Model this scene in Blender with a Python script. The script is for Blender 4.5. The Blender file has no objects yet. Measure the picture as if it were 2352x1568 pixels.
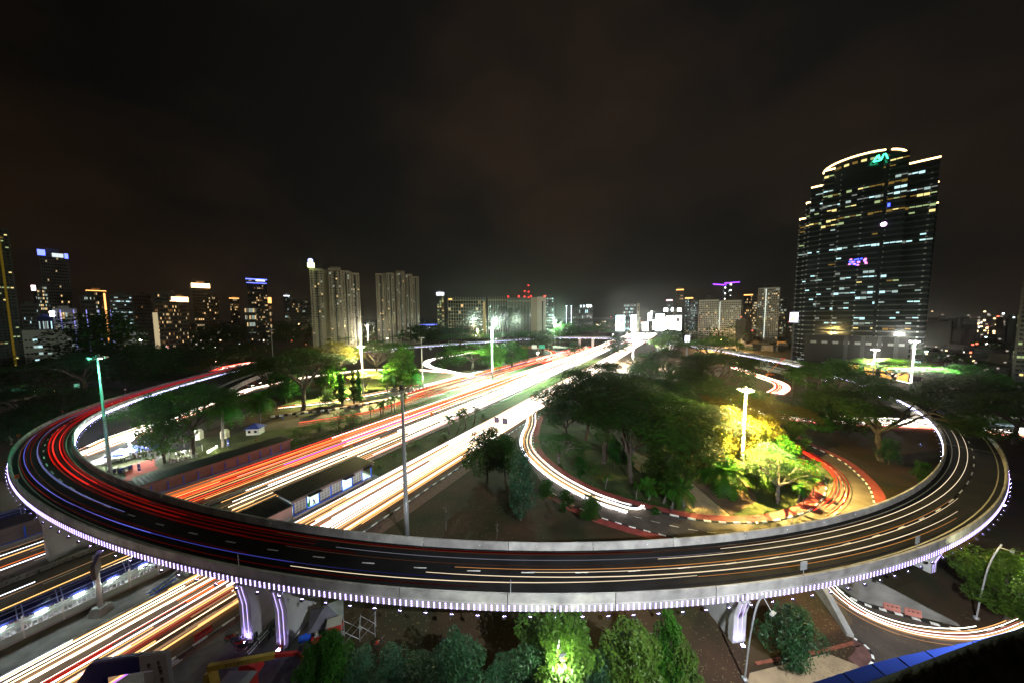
import bpy, math, random
from mathutils import Vector, Matrix
R_ = math.radians
rnd = random.Random(7)
SC = bpy.context.scene
COL = SC.collection

# ------------------------------------------------------------------ camera, sky, light, exposure
CAM_H = 46.0; FPX = 719.0; PITCH = R_(4.5); ROLL = R_(-0.4)
cam_d = bpy.data.cameras.new('camera'); cam = bpy.data.objects.new('camera', cam_d); COL.objects.link(cam)
cam_d.sensor_width = 36.0; cam_d.lens = 36.0 * FPX / 2352.0
cam_d.clip_start = 0.2; cam_d.clip_end = 12000
cam.location = (0, 0, CAM_H)
cam.matrix_world = Matrix.Translation((0, 0, CAM_H)) @ Matrix.Rotation(R_(90) - PITCH, 4, 'X') @ Matrix.Rotation(ROLL, 4, 'Z')
SC.camera = cam
SC.render.engine = 'CYCLES'
SC.cycles.use_denoising = True
SC.cycles.max_bounces = 5; SC.cycles.diffuse_bounces = 2; SC.cycles.glossy_bounces = 2
SC.cycles.transmission_bounces = 3; SC.cycles.transparent_max_bounces = 6
SC.cycles.sample_clamp_indirect = 3.0
SC.cycles.caustics_reflective = False; SC.cycles.caustics_refractive = False
SC.view_settings.view_transform = 'Standard'
try: SC.view_settings.look = 'None'
except Exception: pass
SC.view_settings.exposure = 0.0; SC.view_settings.gamma = 1.0; SC.view_settings.use_curve_mapping = False

W = bpy.data.worlds.new('World'); SC.world = W; W.use_nodes = True
nt = W.node_tree; nt.nodes.clear()
def wn(t, **k):
    n = nt.nodes.new(t)
    for a, b in k.items(): setattr(n, a, b)
    return n
w_out = wn('ShaderNodeOutputWorld'); w_bg = wn('ShaderNodeBackground')
w_sky = wn('ShaderNodeTexSky', sky_type='NISHITA', sun_disc=False, sun_elevation=R_(-8), sun_rotation=R_(250))
w_co = wn('ShaderNodeTexCoord'); w_map = wn('ShaderNodeMapping'); w_map.inputs['Scale'].default_value = (1.0, 1.0, 1.7); w_map.inputs['Location'].default_value = (1.35, .6, .2)
w_no = wn('ShaderNodeTexNoise'); w_no.inputs['Scale'].default_value = 1.5; w_no.inputs['Detail'].default_value = 6; w_no.inputs['Roughness'].default_value = 0.52
w_rp = wn('ShaderNodeValToRGB')
w_rp.color_ramp.elements[0].position = 0.40; w_rp.color_ramp.elements[0].color = (0.0036, 0.0034, 0.0030, 1)
w_rp.color_ramp.elements[1].position = 0.66; w_rp.color_ramp.elements[1].color = (0.0235, 0.0128, 0.0068, 1)
L = nt.links
# glow of the city centre on the cloud: one broad lobe round the bearing of the bright avenue
w_dot = wn('ShaderNodeVectorMath', operation='DOT_PRODUCT'); w_dot.inputs[1].default_value = Vector((0.30, 0.95, 0.10)).normalized()
w_mr = wn('ShaderNodeMapRange'); w_mr.inputs[1].default_value = 0.15; w_mr.inputs[2].default_value = 1.0; w_mr.interpolation_type = 'SMOOTHSTEP'
w_gl = wn('ShaderNodeMix', data_type='RGBA', blend_type='ADD'); w_gl.inputs[7].default_value = (0.0062, 0.0058, 0.0052, 1)
w_mul = wn('ShaderNodeMapRange'); w_mul.inputs[1].default_value = -0.2; w_mul.inputs[2].default_value = 0.9; w_mul.inputs[3].default_value = 0.35; w_mul.inputs[4].default_value = 1.0
w_sc = wn('ShaderNodeVectorMath', operation='SCALE')
w_add = wn('ShaderNodeMix', data_type='RGBA', blend_type='ADD'); w_add.inputs[0].default_value = 0.02
L.new(w_co.outputs['Generated'], w_map.inputs['Vector']); L.new(w_map.outputs[0], w_no.inputs['Vector'])
L.new(w_no.outputs['Fac'], w_rp.inputs['Fac']); L.new(w_co.outputs['Generated'], w_dot.inputs[0]); L.new(w_dot.outputs['Value'], w_mr.inputs[0]); L.new(w_dot.outputs['Value'], w_mul.inputs[0])
L.new(w_rp.outputs['Color'], w_sc.inputs[0]); L.new(w_mul.outputs[0], w_sc.inputs['Scale'])
L.new(w_mr.outputs[0], w_gl.inputs[0]); L.new(w_sc.outputs[0], w_gl.inputs[6])
L.new(w_gl.outputs[2], w_add.inputs[6]); L.new(w_sky.outputs['Color'], w_add.inputs[7])
L.new(w_add.outputs[2], w_bg.inputs['Color']); L.new(w_bg.outputs[0], w_out.inputs['Surface'])
w_bg.inputs['Strength'].default_value = 0.78
# the faint glow of the overcast city night as one very weak, very soft sun
sd = bpy.data.lights.new('night_glow', 'SUN'); sd.energy = 0.05; sd.angle = R_(60); sd.color = (1.0, 0.88, 0.75)
so = bpy.data.objects.new('night_glow', sd); COL.objects.link(so); so.rotation_euler = (R_(35), R_(-20), 0)

# ------------------------------------------------------------------ picture geometry -> place
def ray(x, y):
    X = x - 1176.0; Y = 784.0 - y; c, s = math.cos(ROLL), math.sin(ROLL)
    X, Y = c * X - s * Y, s * X + c * Y
    return Vector((X, FPX * math.cos(PITCH) + Y * math.sin(PITCH), -FPX * math.sin(PITCH) + Y * math.cos(PITCH)))
def G(x, y, z=0.0):
    d = ray(x, y); t = (CAM_H - z) / (-d.z); return Vector((d.x * t, d.y * t, z))
def atY(x, y, Y):
    d = ray(x, y); t = Y / d.y; return Vector((d.x * t, Y, CAM_H + d.z * t))
AD = Vector((0.4845, 0.8748, 0)); AN = Vector((0.8748, -0.4845, 0))
def AV(s, t, z=0.0): return AD * s + AN * t + Vector((0, 0, z))
AROT = math.atan2(AD.y, AD.x)

# ------------------------------------------------------------------ materials
MATS = {}
def mat(name, col, rough=0.8, var=0.25, scale=1.5, bump=0.0, metal=0.0, spec=0.3, col2=None, transl=0.0, detail=4.0, objvar=0.0):
    if name in MATS: return MATS[name]
    m = bpy.data.materials.new(name); m.use_nodes = True; n = m.node_tree.nodes; l = m.node_tree.links
    b = n['Principled BSDF']; b.inputs['Roughness'].default_value = rough; b.inputs['Metallic'].default_value = metal
    b.inputs['Specular IOR Level'].default_value = spec
    tc = n.new('ShaderNodeTexCoord'); no = n.new('ShaderNodeTexNoise'); no.inputs['Scale'].default_value = scale; no.inputs['Detail'].default_value = detail
    l.new(tc.outputs['Object'], no.inputs['Vector'])
    rp = n.new('ShaderNodeValToRGB'); rp.color_ramp.elements[0].position = 0.3; rp.color_ramp.elements[1].position = 0.72
    a = [max(0, c * (1 - var)) for c in col[:3]]; c2 = col2 if col2 else [min(1, c * (1 + var)) for c in col[:3]]
    rp.color_ramp.elements[0].color = (*a, 1); rp.color_ramp.elements[1].color = (*c2, 1)
    l.new(no.outputs['Fac'], rp.inputs['Fac'])
    out = rp.outputs['Color']
    if objvar:
        oi = n.new('ShaderNodeObjectInfo'); hs = n.new('ShaderNodeHueSaturation')
        mr = n.new('ShaderNodeMapRange'); mr.inputs[3].default_value = 1 - objvar; mr.inputs[4].default_value = 1 + objvar
        l.new(oi.outputs['Random'], mr.inputs[0]); l.new(mr.outputs[0], hs.inputs['Value'])
        mh = n.new('ShaderNodeMapRange'); mh.inputs[3].default_value = 0.47; mh.inputs[4].default_value = 0.53
        l.new(oi.outputs['Random'], mh.inputs[0]); l.new(mh.outputs[0], hs.inputs['Hue'])
        l.new(out, hs.inputs['Color']); out = hs.outputs['Color']
    l.new(out, b.inputs['Base Color'])
    if bump:
        bp = n.new('ShaderNodeBump'); bp.inputs['Strength'].default_value = bump; bp.inputs['Distance'].default_value = 0.1
        n2 = n.new('ShaderNodeTexNoise'); n2.inputs['Scale'].default_value = scale * 6; l.new(tc.outputs['Object'], n2.inputs['Vector'])
        l.new(n2.outputs['Fac'], bp.inputs['Height']); l.new(bp.outputs[0], b.inputs['Normal'])
    if transl:
        tr = n.new('ShaderNodeBsdfTranslucent'); mx = n.new('ShaderNodeMixShader'); mx.inputs[0].default_value = transl
        l.new(out, tr.inputs['Color']); o = n['Material Output']
        l.new(b.outputs[0], mx.inputs[1]); l.new(tr.outputs[0], mx.inputs[2]); l.new(mx.outputs[0], o.inputs['Surface'])
    MATS[name] = m; return m
def emit(name, col, st, sample=True):
    if name in MATS: return MATS[name]
    m = bpy.data.materials.new(name); m.use_nodes = True; n = m.node_tree.nodes; l = m.node_tree.links
    n.remove(n['Principled BSDF']); e = n.new('ShaderNodeEmission'); e.inputs['Color'].default_value = (*col, 1); e.inputs['Strength'].default_value = st
    l.new(e.outputs[0], n['Material Output'].inputs['Surface'])
    if not sample: m.cycles.emission_sampling = 'NONE'
    MATS[name] = m; return m

ASPH = mat('asphalt', (0.045, 0.043, 0.042), 0.75, 0.3, 0.35, 0.25, detail=8)
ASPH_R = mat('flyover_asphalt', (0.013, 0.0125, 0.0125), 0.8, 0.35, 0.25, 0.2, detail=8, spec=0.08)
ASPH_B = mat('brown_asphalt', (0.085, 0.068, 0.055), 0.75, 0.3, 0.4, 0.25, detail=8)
CONC = mat('concrete', (0.34, 0.33, 0.31), 0.85, 0.38, 0.45, 0.2, detail=10, objvar=0.16)
CONC_D = mat('stained_concrete', (0.20, 0.195, 0.18), 0.9, 0.45, 0.35, 0.2, detail=8)
CONC_W = mat('pale_cladding', (0.55, 0.55, 0.54), 0.6, 0.12, 0.4, 0.05)
PAINT = mat('white_road_paint', (0.80, 0.80, 0.77), 0.6, 0.15, 3.0)
YPAINT = mat('yellow_edge_paint', (0.40, 0.38, 0.28), 0.6, 0.2, 2.0)
BLACKP = mat('black_paint', (0.02, 0.02, 0.02), 0.5, 0.2, 3.0)
GRASS = mat('lawn_soil', (0.026, 0.036, 0.009), 0.95, 0.5, 0.12, 0.6, col2=(0.055, 0.025, 0.014), detail=12)
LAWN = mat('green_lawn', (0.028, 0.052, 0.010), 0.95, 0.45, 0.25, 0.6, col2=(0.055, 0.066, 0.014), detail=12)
SOIL = mat('bare_soil', (0.10, 0.06, 0.035), 0.95, 0.4, 0.3, 0.5, detail=12)
REDPAVE = mat('red_paving', (0.26, 0.05, 0.045), 0.8, 0.25, 0.8, 0.2, detail=8)
BRICKPAVE = mat('dull_red_paving', (0.12, 0.06, 0.05), 0.85, 0.35, 1.2, 0.3, detail=8)
PAVE = mat('grey_block_paving', (0.10, 0.09, 0.10), 0.8, 0.3, 1.0, 0.3, detail=8)
WARMPATH = mat('warm_lit_path', (0.30, 0.22, 0.13), 0.85, 0.2, 0.6, 0.2, detail=8)  # concrete path, its orange lamp light put into this tan
BARK = mat('bark', (0.075, 0.06, 0.048), 0.9, 0.35, 2.0, 0.4)
BARK_P = mat('pale_bark', (0.15, 0.135, 0.125), 0.9, 0.3, 2.0, 0.4)
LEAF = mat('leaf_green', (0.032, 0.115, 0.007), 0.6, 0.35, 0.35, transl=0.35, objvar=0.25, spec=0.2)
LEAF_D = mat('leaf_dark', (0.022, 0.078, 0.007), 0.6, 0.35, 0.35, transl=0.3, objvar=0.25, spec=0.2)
LEAF_Y = mat('leaf_yellow_lit', (0.12, 0.12, 0.014), 0.6, 0.35, 0.35, transl=0.35, objvar=0.2, spec=0.2)  # lit copy of the green leaf, yellow lamp light mixed into its colour
LEAF_B = mat('leaf_blue_lit', (0.02, 0.075, 0.026), 0.5, 0.35, 0.4, transl=0.3, objvar=0.2, spec=0.35)  # green leaf with the bluish light on the foliage put into its colour
STEEL = mat('galvanised_steel', (0.42, 0.43, 0.44), 0.45, 0.12, 1.0, metal=0.4, spec=0.5)
DARKST = mat('dark_steel', (0.05, 0.05, 0.055), 0.5, 0.2, 1.0, metal=0.3)
WHITEM = mat('white_metal', (0.78, 0.79, 0.80), 0.45, 0.08, 1.0)
BLUEM = mat('blue_metal', (0.02, 0.13, 0.85), 0.4, 0.15, 1.0)
NAVY = mat('navy_panel', (0.012, 0.02, 0.12), 0.45, 0.15, 1.0)
ROOFD = mat('dark_corrugated_roof', (0.03, 0.031, 0.035), 0.55, 0.25, 1.0, 0.15)
PANELG = mat('mauve_grey_panel', (0.16, 0.13, 0.14), 0.6, 0.2, 0.5, 0.1)
GLASS = mat('dark_glass', (0.012, 0.016, 0.02), 0.12, 0.3, 0.3, spec=0.6)
RED = mat('red_plastic', (0.45, 0.03, 0.02), 0.45, 0.15, 1.5)
ORANGE = mat('orange_plastic', (0.65, 0.16, 0.02), 0.45, 0.15, 1.5)
YELLOW = mat('yellow_paint', (0.55, 0.38, 0.06), 0.45, 0.15, 1.0)
RUBBER = mat('rubber', (0.02, 0.02, 0.02), 0.8, 0.2, 2.0)
CARPET = mat('red_carpet', (0.36, 0.045, 0.02), 0.95, 0.2, 1.0, 0.2)
CANVAS_W = mat('white_canvas', (0.66, 0.66, 0.66), 0.8, 0.1, 1.0)
CANVAS_B = mat('blue_canvas', (0.03, 0.05, 0.30), 0.7, 0.15, 1.0)
TILE_R = mat('clay_tile', (0.22, 0.07, 0.04), 0.8, 0.3, 1.5, 0.3)
E_LED = emit('led_lavender', (0.57, 0.42, 1.0), 4.4)
E_LEDF = emit('led_far', (0.62, 0.62, 1.0), 11.0)
E_FLOOD = emit('flood_violet', (0.40, 0.30, 1.0), 190.0)
E_FLOODB = emit('flood_blue', (0.42, 0.55, 1.0), 170.0)
E_WHITE = emit('lamp_white', (1.0, 0.97, 0.9), 60.0)
E_WARM = emit('lamp_warm', (1.0, 0.72, 0.32), 60.0)
E_GREEN = emit('lamp_green_white', (0.75, 1.0, 0.85), 60.0)
E_TEAL = emit('lamp_teal', (0.05, 1.0, 0.45), 40.0)
E_RED = emit('beacon_red', (1.0, 0.02, 0.02), 12.0, False)
E_BLUE = emit('reflection_blue', (0.05, 0.08, 1.0), 5.0, False)  # glow colour of the painted neon reflections on the tower
E_VIO = emit('crane_violet', (0.28, 0.05, 1.0), 5.0, False)
E_COOLROOM = emit('station_light', (0.65, 1.0, 0.95), 8.0)

# ------------------------------------------------------------------ mesh helper
class MB:
    def __init__(s): s.v = []; s.f = []; s.m = []
    def face(s, pts, m=0):
        i = len(s.v); s.v.extend([tuple(p) for p in pts]); s.f.append(tuple(range(i, i + len(pts)))); s.m.append(m)
    def hexa(s, b, t, m=0):                      # bottom loop, top loop (ccw from above)
        i = len(s.v); n = len(b); s.v.extend([tuple(p) for p in b] + [tuple(p) for p in t])
        s.f.append(tuple(range(i + n - 1, i - 1, -1))); s.m.append(m)
        s.f.append(tuple(range(i + n, i + 2 * n))); s.m.append(m)
        for k in range(n):
            a = (k + 1) % n; s.f.append((i + k, i + a, i + n + a, i + n + k)); s.m.append(m)
    def box(s, c, d, rz=0.0, m=0):
        x, y, z = c; hx, hy, hz = d[0] / 2, d[1] / 2, d[2] / 2; co, si = math.cos(rz), math.sin(rz)
        q = [(-hx, -hy), (hx, -hy), (hx, hy), (-hx, hy)]
        P = [(x + co * a - si * b, y + si * a + co * b) for a, b in q]
        s.hexa([(a, b, z - hz) for a, b in P], [(a, b, z + hz) for a, b in P], m)
    def tube(s, path, rs, n=6, m=0, cap=True):
        path = [Vector(p) for p in path]
        if not hasattr(rs, '__len__'): rs = [rs] * len(path)
        i = len(s.v); up = Vector((0, 0, 1))
        for k, p in enumerate(path):
            d = (path[min(k + 1, len(path) - 1)] - path[max(k - 1, 0)])
            if d.length < 1e-9: d = Vector((0, 0, 1))
            d.normalize(); a = d.cross(up)
            if a.length < 0.05: a = d.cross(Vector((1, 0, 0)))
            a.normalize(); b = a.cross(d)
            for j in range(n):
                w = 2 * math.pi * j / n; s.v.append(tuple(p + (a * math.cos(w) + b * math.sin(w)) * rs[k]))
        for k in range(len(path) - 1):
            for j in range(n):
                j2 = (j + 1) % n; s.f.append((i + k * n + j, i + k * n + j2, i + (k + 1) * n + j2, i + (k + 1) * n + j)); s.m.append(m)
        if cap:
            s.f.append(tuple(i + j for j in range(n - 1, -1, -1))); s.m.append(m)
            e = i + (len(path) - 1) * n; s.f.append(tuple(e + j for j in range(n))); s.m.append(m)
    def loft(s, rings, m=0, closed=True, cap=True):
        i = len(s.v); n = len(rings[0])
        for r in rings: s.v.extend([tuple(p) for p in r])
        for k in range(len(rings) - 1):
            for j in range(n if closed else n - 1):
                j2 = (j + 1) % n; s.f.append((i + k * n + j, i + k * n + j2, i + (k + 1) * n + j2, i + (k + 1) * n + j)); s.m.append(m)
        if cap and closed:
            s.f.append(tuple(i + j for j in range(n - 1, -1, -1))); s.m.append(m)
            e = i + (len(rings) - 1) * n; s.f.append(tuple(e + j for j in range(n))); s.m.append(m)
    def strip(s, A, B, m=0):
        i = len(s.v); n = len(A); s.v.extend([tuple(p) for p in A] + [tuple(p) for p in B])
        for k in range(n - 1): s.f.append((i + k, i + k + 1, i + n + k + 1, i + n + k)); s.m.append(m)
    def ball(s, c, r, n=8, m=0, sz=1.0):
        rings = []
        for k in range(1, n // 2 + 1):
            a = math.pi * k / (n // 2 + 1); rings.append([(c[0] + r * math.sin(a) * math.cos(2 * math.pi * j / n), c[1] + r * math.sin(a) * math.sin(2 * math.pi * j / n), c[2] - r * sz * math.cos(a)) for j in range(n)])
        s.loft(rings, m)
    def mesh(s, name, mats):
        me = bpy.data.meshes.new(name); me.from_pydata(s.v, [], s.f)
        for q in (mats if isinstance(mats, (list, tuple)) else [mats]): me.materials.append(q)
        if max(s.m, default=0) > 0: me.polygons.foreach_set('material_index', s.m)
        me.update(); return me
    def done(s, name, mats, parent=None, **kw): return link(name, s.mesh(name, mats), parent, **kw)
def link(name, me, parent=None, loc=None, rz=0.0, sc=None, **kw):
    o = bpy.data.objects.new(name, me); COL.objects.link(o)
    if parent is not None: o.parent = parent
    if loc is not None: o.location = loc
    if rz: o.rotation_euler = (0, 0, rz)
    if sc is not None: o.scale = sc
    for k, v in kw.items():
        if v is not None: o[k] = v
    return o
def thing(name, label, cat, loc=(0, 0, 0), rz=0.0, group=None, sc=None):
    return link(name, None, None, loc, rz, sc, label=label, category=cat, group=group)
def struct(mb, name, mats, label=None): return mb.done(name, mats, None, kind='structure', label=label)
def smooth(o):
    for p in o.data.polygons: p.use_smooth = True
    return o
def lerp_tab(tab, x):
    if x <= tab[0][0]: return tab[0][1]
    for (a, va), (b, vb) in zip(tab, tab[1:]):
        if x <= b:
            u = (x - a) / (b - a); u = u * u * (3 - 2 * u) if False else u; return va + (vb - va) * u
    return tab[-1][1]
def resample(pts, step):
    out = [Vector(pts[0])]
    for a, b in zip(pts, pts[1:]):
        a, b = Vector(a), Vector(b); n = max(1, int((b - a).length / step))
        for k in range(1, n + 1): out.append(a.lerp(b, k / n))
    return out
def chaikin(pts, it=2):
    pts = [Vector(p) for p in pts]
    for _ in range(it):
        q = [pts[0]]
        for a, b in zip(pts, pts[1:]): q += [a.lerp(b, .25), a.lerp(b, .75)]
        pts = q + [pts[-1]]
    return pts
def offset(pts, d, z=0.0):                       # to the right of travel
    out = []
    for k, p in enumerate(pts):
        t = (pts[min(k + 1, len(pts) - 1)] - pts[max(k - 1, 0)]); t.z = 0; t.normalize()
        out.append(Vector((p.x + t.y * d, p.y - t.x * d, p.z + z)))
    return out
def point_light(name, parent, loc, power, col, radius=0.4):
    d = bpy.data.lights.new(name, 'POINT'); d.energy = power; d.color = col; d.shadow_soft_size = radius
    o = bpy.data.objects.new(name, d); COL.objects.link(o); o.location = loc
    if parent is not None: o.parent = parent
    return o
def spot_light(name, parent, loc, aim, power, col, ang=80, radius=0.3):
    d = bpy.data.lights.new(name, 'SPOT'); d.energy = power; d.color = col; d.shadow_soft_size = radius; d.spot_size = R_(ang); d.spot_blend = 0.6
    o = bpy.data.objects.new(name, d); COL.objects.link(o); o.location = loc
    o.rotation_euler = (Vector(aim) - Vector(loc)).to_track_quat('-Z', 'Y').to_euler()
    if parent is not None: o.parent = parent
    return o

# ================================================================== ground, roads
b = MB()
for i in range(-14, 15):
    for j in range(-3, 30):
        x0, y0 = i * 300.0, j * 300.0
        b.face([(x0, y0, 0), (x0 + 300, y0, 0), (x0 + 300, y0 + 300, 0), (x0, y0 + 300, 0)])
struct(b, 'ground', GRASS)
def sheet_poly(name, pts, m, z):
    q = MB(); q.face([(p[0], p[1], z) for p in pts]); return struct(q, name, m)
def sheet_strip(name, A, B, m, z):
    q = MB(); q.strip([(p[0], p[1], z) for p in A], [(p[0], p[1], z) for p in B], m=0); return struct(q, name, m)
def avenue_strip(name, t0, t1, s0, s1, m, z, w=None):
    n = max(2, int((s1 - s0) / 60)); q = MB()
    q.strip([AV(s0 + (s1 - s0) * k / n, t1, z) for k in range(n + 1)], [AV(s0 + (s1 - s0) * k / n, t0, z) for k in range(n + 1)])
    return struct(q, name, m)
# crossing road first (lowest sheet), then the avenue on top of it
crossing = [G(-260, 990), G(180, 990), G(440, 985), G(574, 905), G(760, 885)]
XA = Vector((-330, 232, 0)); XB = Vector((420, 88, 0))
cd = (XB - XA).normalized(); cn = Vector((cd.y, -cd.x, 0))
q = MB(); q.strip([XA - cn * 11, XB - cn * 11], [XA + cn * 11, XB + cn * 11]); q.f = [tuple(reversed(f)) for f in q.f]
struct(q, 'crossing_road', ASPH).location.z = 0.004
avenue_strip('service_pavement', -59.5, -55.5, -60, 150, BRICKPAVE, 0.008)
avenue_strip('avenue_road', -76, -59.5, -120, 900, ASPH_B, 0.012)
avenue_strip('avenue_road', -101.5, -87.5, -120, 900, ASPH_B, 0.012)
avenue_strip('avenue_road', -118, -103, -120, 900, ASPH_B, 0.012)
avenue_strip('slip_road', -150, -126, 150, 420, ASPH_B, 0.016)
curve = chaikin([G(560, 1000), G(622, 968), G(762, 950), G(878, 929), G(977, 893)], 2)
curve2 = chaikin([G(560, 1040), G(640, 1008), G(780, 985), G(900, 962), G(1010, 905)], 2)
sheet_strip('slip_road', curve, curve2, ASPH_B, 0.020)
avenue_strip('slip_road', -135, -124, -120, 70, ASPH_B, 0.014)
def kerb_line(name, pts, seg, w, h, mats, label=None, z=0.0, kind='structure'):
    """alternating painted kerb blocks, one object per colour run joined"""
    q = MB(); pts = [Vector(p) for p in pts]; acc = 0; k = 0
    for a, c in zip(pts, pts[1:]):
        L_ = (c - a).length; n = max(1, round(L_ / seg)); dr = (c - a) / n; rz = math.atan2(dr.y, dr.x)
        for i in range(n):
            mid = a + dr * (i + .5); q.box((mid.x, mid.y, z + h / 2), (dr.length - 0.05, w, h), rz, k % len(mats)); k += 1
    return q.done(name, mats, None, kind=kind, label=label)
def av_kerb(t, s0, s1, mats, seg=2.0, w=.3, h=.18, name='kerb'): return kerb_line(name, [AV(s0, t), AV(s1, t)], seg, w, h, mats)
av_kerb(-59.4, -60, 260, [PAINT, CONC_D], 1.6)
av_kerb(-76.15, -60, 420, [CONC], 3.0)
av_kerb(-87.4, -60, 420, [CONC], 3.0)
av_kerb(-102.2, -60, 420, [CONC], 4.0, .5, .8, 'median_barrier')
av_kerb(-118.2, -60, 420, [CONC], 3.0)
# lane dashes on the avenue
q = MB()
for t in (-71.9, -67.8, -63.6, -97.0, -92.2, -113.0, -108.0):
    for s in range(-40, 260, 9): q.face([AV(s, t + .08, .018), AV(s, t - .08, .018), AV(s + 3.5, t - .08, .018), AV(s + 3.5, t + .08, .018)])
for t in (-142, -134):
    for s in range(160, 330, 9): q.face([AV(s, t + .08, .024), AV(s, t - .08, .024), AV(s + 3.5, t - .08, .024), AV(s + 3.5, t + .08, .024)])
struct(q, 'road_marking', PAINT)
# yellow-black median blocks lower left
q = MB()
for k in range(16): q.box(tuple(AV(-34 + k * 3.6, -88.6, .25)), (1.7, .45, .5), AROT, 0)
struct(q, 'median_kerb', [ORANGE])
# planted medians
avenue_strip('median_lawn', -86.8, -77.2, 58, 330, LAWN, 0.03)
avenue_strip('median_lawn', -125.2, -118.6, 60, 330, LAWN, 0.03)
avenue_strip('median_ground', -86.9, -76.6, -120, 58, CONC_D, 0.02)

# loop road round the central grove
loop_in = chaikin([G(*p) for p in [(1262, 925), (1237, 955), (1226, 985), (1223, 1012), (1230, 1040), (1256, 1065), (1299, 1098), (1336, 1119), (1382, 1139), (1444, 1158), (1508, 1175.5), (1591, 1193), (1659, 1200), (1726, 1200.5), (1750, 1200), (1816, 1189), (1862, 1172), (1889, 1149), (1899, 1122.5), (1894, 1101), (1881, 1082), (1838, 1045), (1803, 1013), (1770, 985), (1740, 960)]], 2)
loop_out = chaikin([G(*p) for p in [(1215, 935), (1196, 965), (1190, 996), (1191, 1022), (1215, 1063), (1237, 1098), (1269, 1132), (1320, 1162), (1382, 1189), (1444, 1208), (1548, 1235), (1640, 1252), (1740, 1255), (1850, 1245), (1950, 1220), (2010, 1185), (2008, 1141), (1993, 1112), (1963.6, 1082), (1934, 1058), (1897, 1039.5), (1848.5, 1018), (1810, 992), (1775, 970), (1750, 952)]], 2)
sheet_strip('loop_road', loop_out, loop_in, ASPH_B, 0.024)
loop_red = offset(loop_in, -2.4)
sheet_strip('red_footpath', loop_in[:], loop_red, REDPAVE, 0.12)
kerb_line('painted_kerb', loop_in, 1.5, .35, .28, [PAINT, BLACKP])
ko = [G(*p) for p in [(1269, 1132), (1320, 1162), (1382, 1189), (1444, 1208), (1548, 1235), (1600, 1243)]]
kerb_line('painted_kerb', ko, 1.5, .25, .15, [PAINT, BLACKP])
sheet_strip('red_footpath', offset(ko, 2.2), ko, REDPAVE, 0.028)
ko2 = [G(*p) for p in [(2010, 1178), (2006, 1141), (1993, 1112), (1963.6, 1082), (1934, 1058), (1897, 1039.5), (1848.5, 1018), (1815, 997)]]
ko2 = chaikin(ko2, 1)
kerb_line('painted_kerb', ko2, 1.4, .3, .25, [PAINT, BLACKP])
sheet_strip('red_footpath', offset(ko2, 2.3), ko2, REDPAVE, 0.10)
# grove lawn inside the loop and paths
inner = [p for p in loop_red[8:-6]]
sheet_poly('grove_lawn', [(p.x, p.y) for p in inner], LAWN, 0.034)
sheet_poly('park_path', [G(*p) for p in [(1605, 1184), (1680, 1186), (1583, 1104), (1545, 1075), (1530, 1085), (1551, 1138)]], WARMPATH, 0.05)
sheet_poly('park_path', [G(*p) for p in [(1470, 1085), (1530, 1085), (1545, 1075), (1500, 1045), (1440, 1030), (1430, 1040)]], WARMPATH, 0.046)
sheet_poly('bare_soil', [G(*p) for p in [(1583, 1104), (1680, 1182), (1740, 1150), (1720, 1105), (1650, 1085)]], SOIL, 0.042)
q = MB()
for f, g_ in zip(range(40), range(40)):
    pass
lanes = []
for k in range(0, min(len(loop_in), len(loop_out)) - 4, 2):
    a = loop_in[k].lerp(loop_out[k], .5); c = loop_in[k + 1].lerp(loop_out[k + 1], .5); d = (c - a)
    if d.length < .2: continue
    d.normalize(); n_ = Vector((d.y, -d.x, 0)) * .07; e = a + d * min(2.4, (c - a).length)
    q.face([(a + n_) + Vector((0, 0, .03)), (e + n_) + Vector((0, 0, .03)), (e - n_) + Vector((0, 0, .03)), (a - n_) + Vector((0, 0, .03))])
struct(q, 'road_marking', PAINT)

# underpass road at the lower right with its retaining walls and raised bank
ur_r = chaikin([G(*p) for p in [(1860, 1290), (1915, 1349), (1977, 1387), (2044, 1405), (2124, 1427), (2218, 1452), (2290, 1445), (2352, 1420), (2480, 1370)]], 2)
ur_l = chaikin([G(*p) for p in [(1800, 1300), (1868, 1352), (1910, 1400), (1956, 1464), (2000, 1520), (2060, 1560), (2200, 1570), (2352, 1500), (2520, 1430)]], 2)
sheet_strip('underpass_road', ur_l, ur_r, ASPH_B, 0.024)
kerb_line('painted_kerb', ur_r[4:28], 1.0, .3, .2, [PAINT, BLACKP])
kl = chaikin([G(*p) for p in [(1961, 1466), (1993, 1486), (2007, 1511), (2002, 1525), (1985, 1540)]], 1)
kerb_line('painted_kerb', kl, .7, .25, .18, [PAINT, BLACKP])
q = MB()
base = [G(*p) for p in [(1880, 1322), (1935, 1352), (1972, 1378), (2050, 1400), (2130, 1420), (2204, 1438)]]
hts = [5.2, 4.9, 4.5, 3.2, 1.6, 0.25]
back = offset(base, -0.45)
for k in range(len(base) - 1):
    B0, B1, C1, C0 = base[k], base[k + 1], back[k + 1], back[k]
    q.hexa([B0, B1, C1, C0], [B0 + Vector((0, 0, hts[k])), B1 + Vector((0, 0, hts[k + 1])), C1 + Vector((0, 0, hts[k + 1])), C0 + Vector((0, 0, hts[k]))])
q.done('retaining_wall', CONC_D, None, label='stained concrete retaining wall tapering down beside the underpass road', category='wall')
q = MB()
top = [c + Vector((0, 0, h - .3)) for c, h in zip(back, hts)]
toe = [G(*p) for p in [(1960, 1215), (2040, 1225), (2130, 1240), (2230, 1275), (2270, 1340), (2250, 1420)]]
q.strip(top, [t_ + Vector((0, 0, .04)) for t_ in toe]); q.f = [tuple(reversed(f)) for f in q.f]
struct(q, 'grass_bank', GRASS)
q = MB()
wl = [G(*p) for p in [(1880, 1352), (1912, 1395), (1961, 1464)]]; wh = [2.4, 1.8, .5]; wb = offset(wl, .8)
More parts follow.
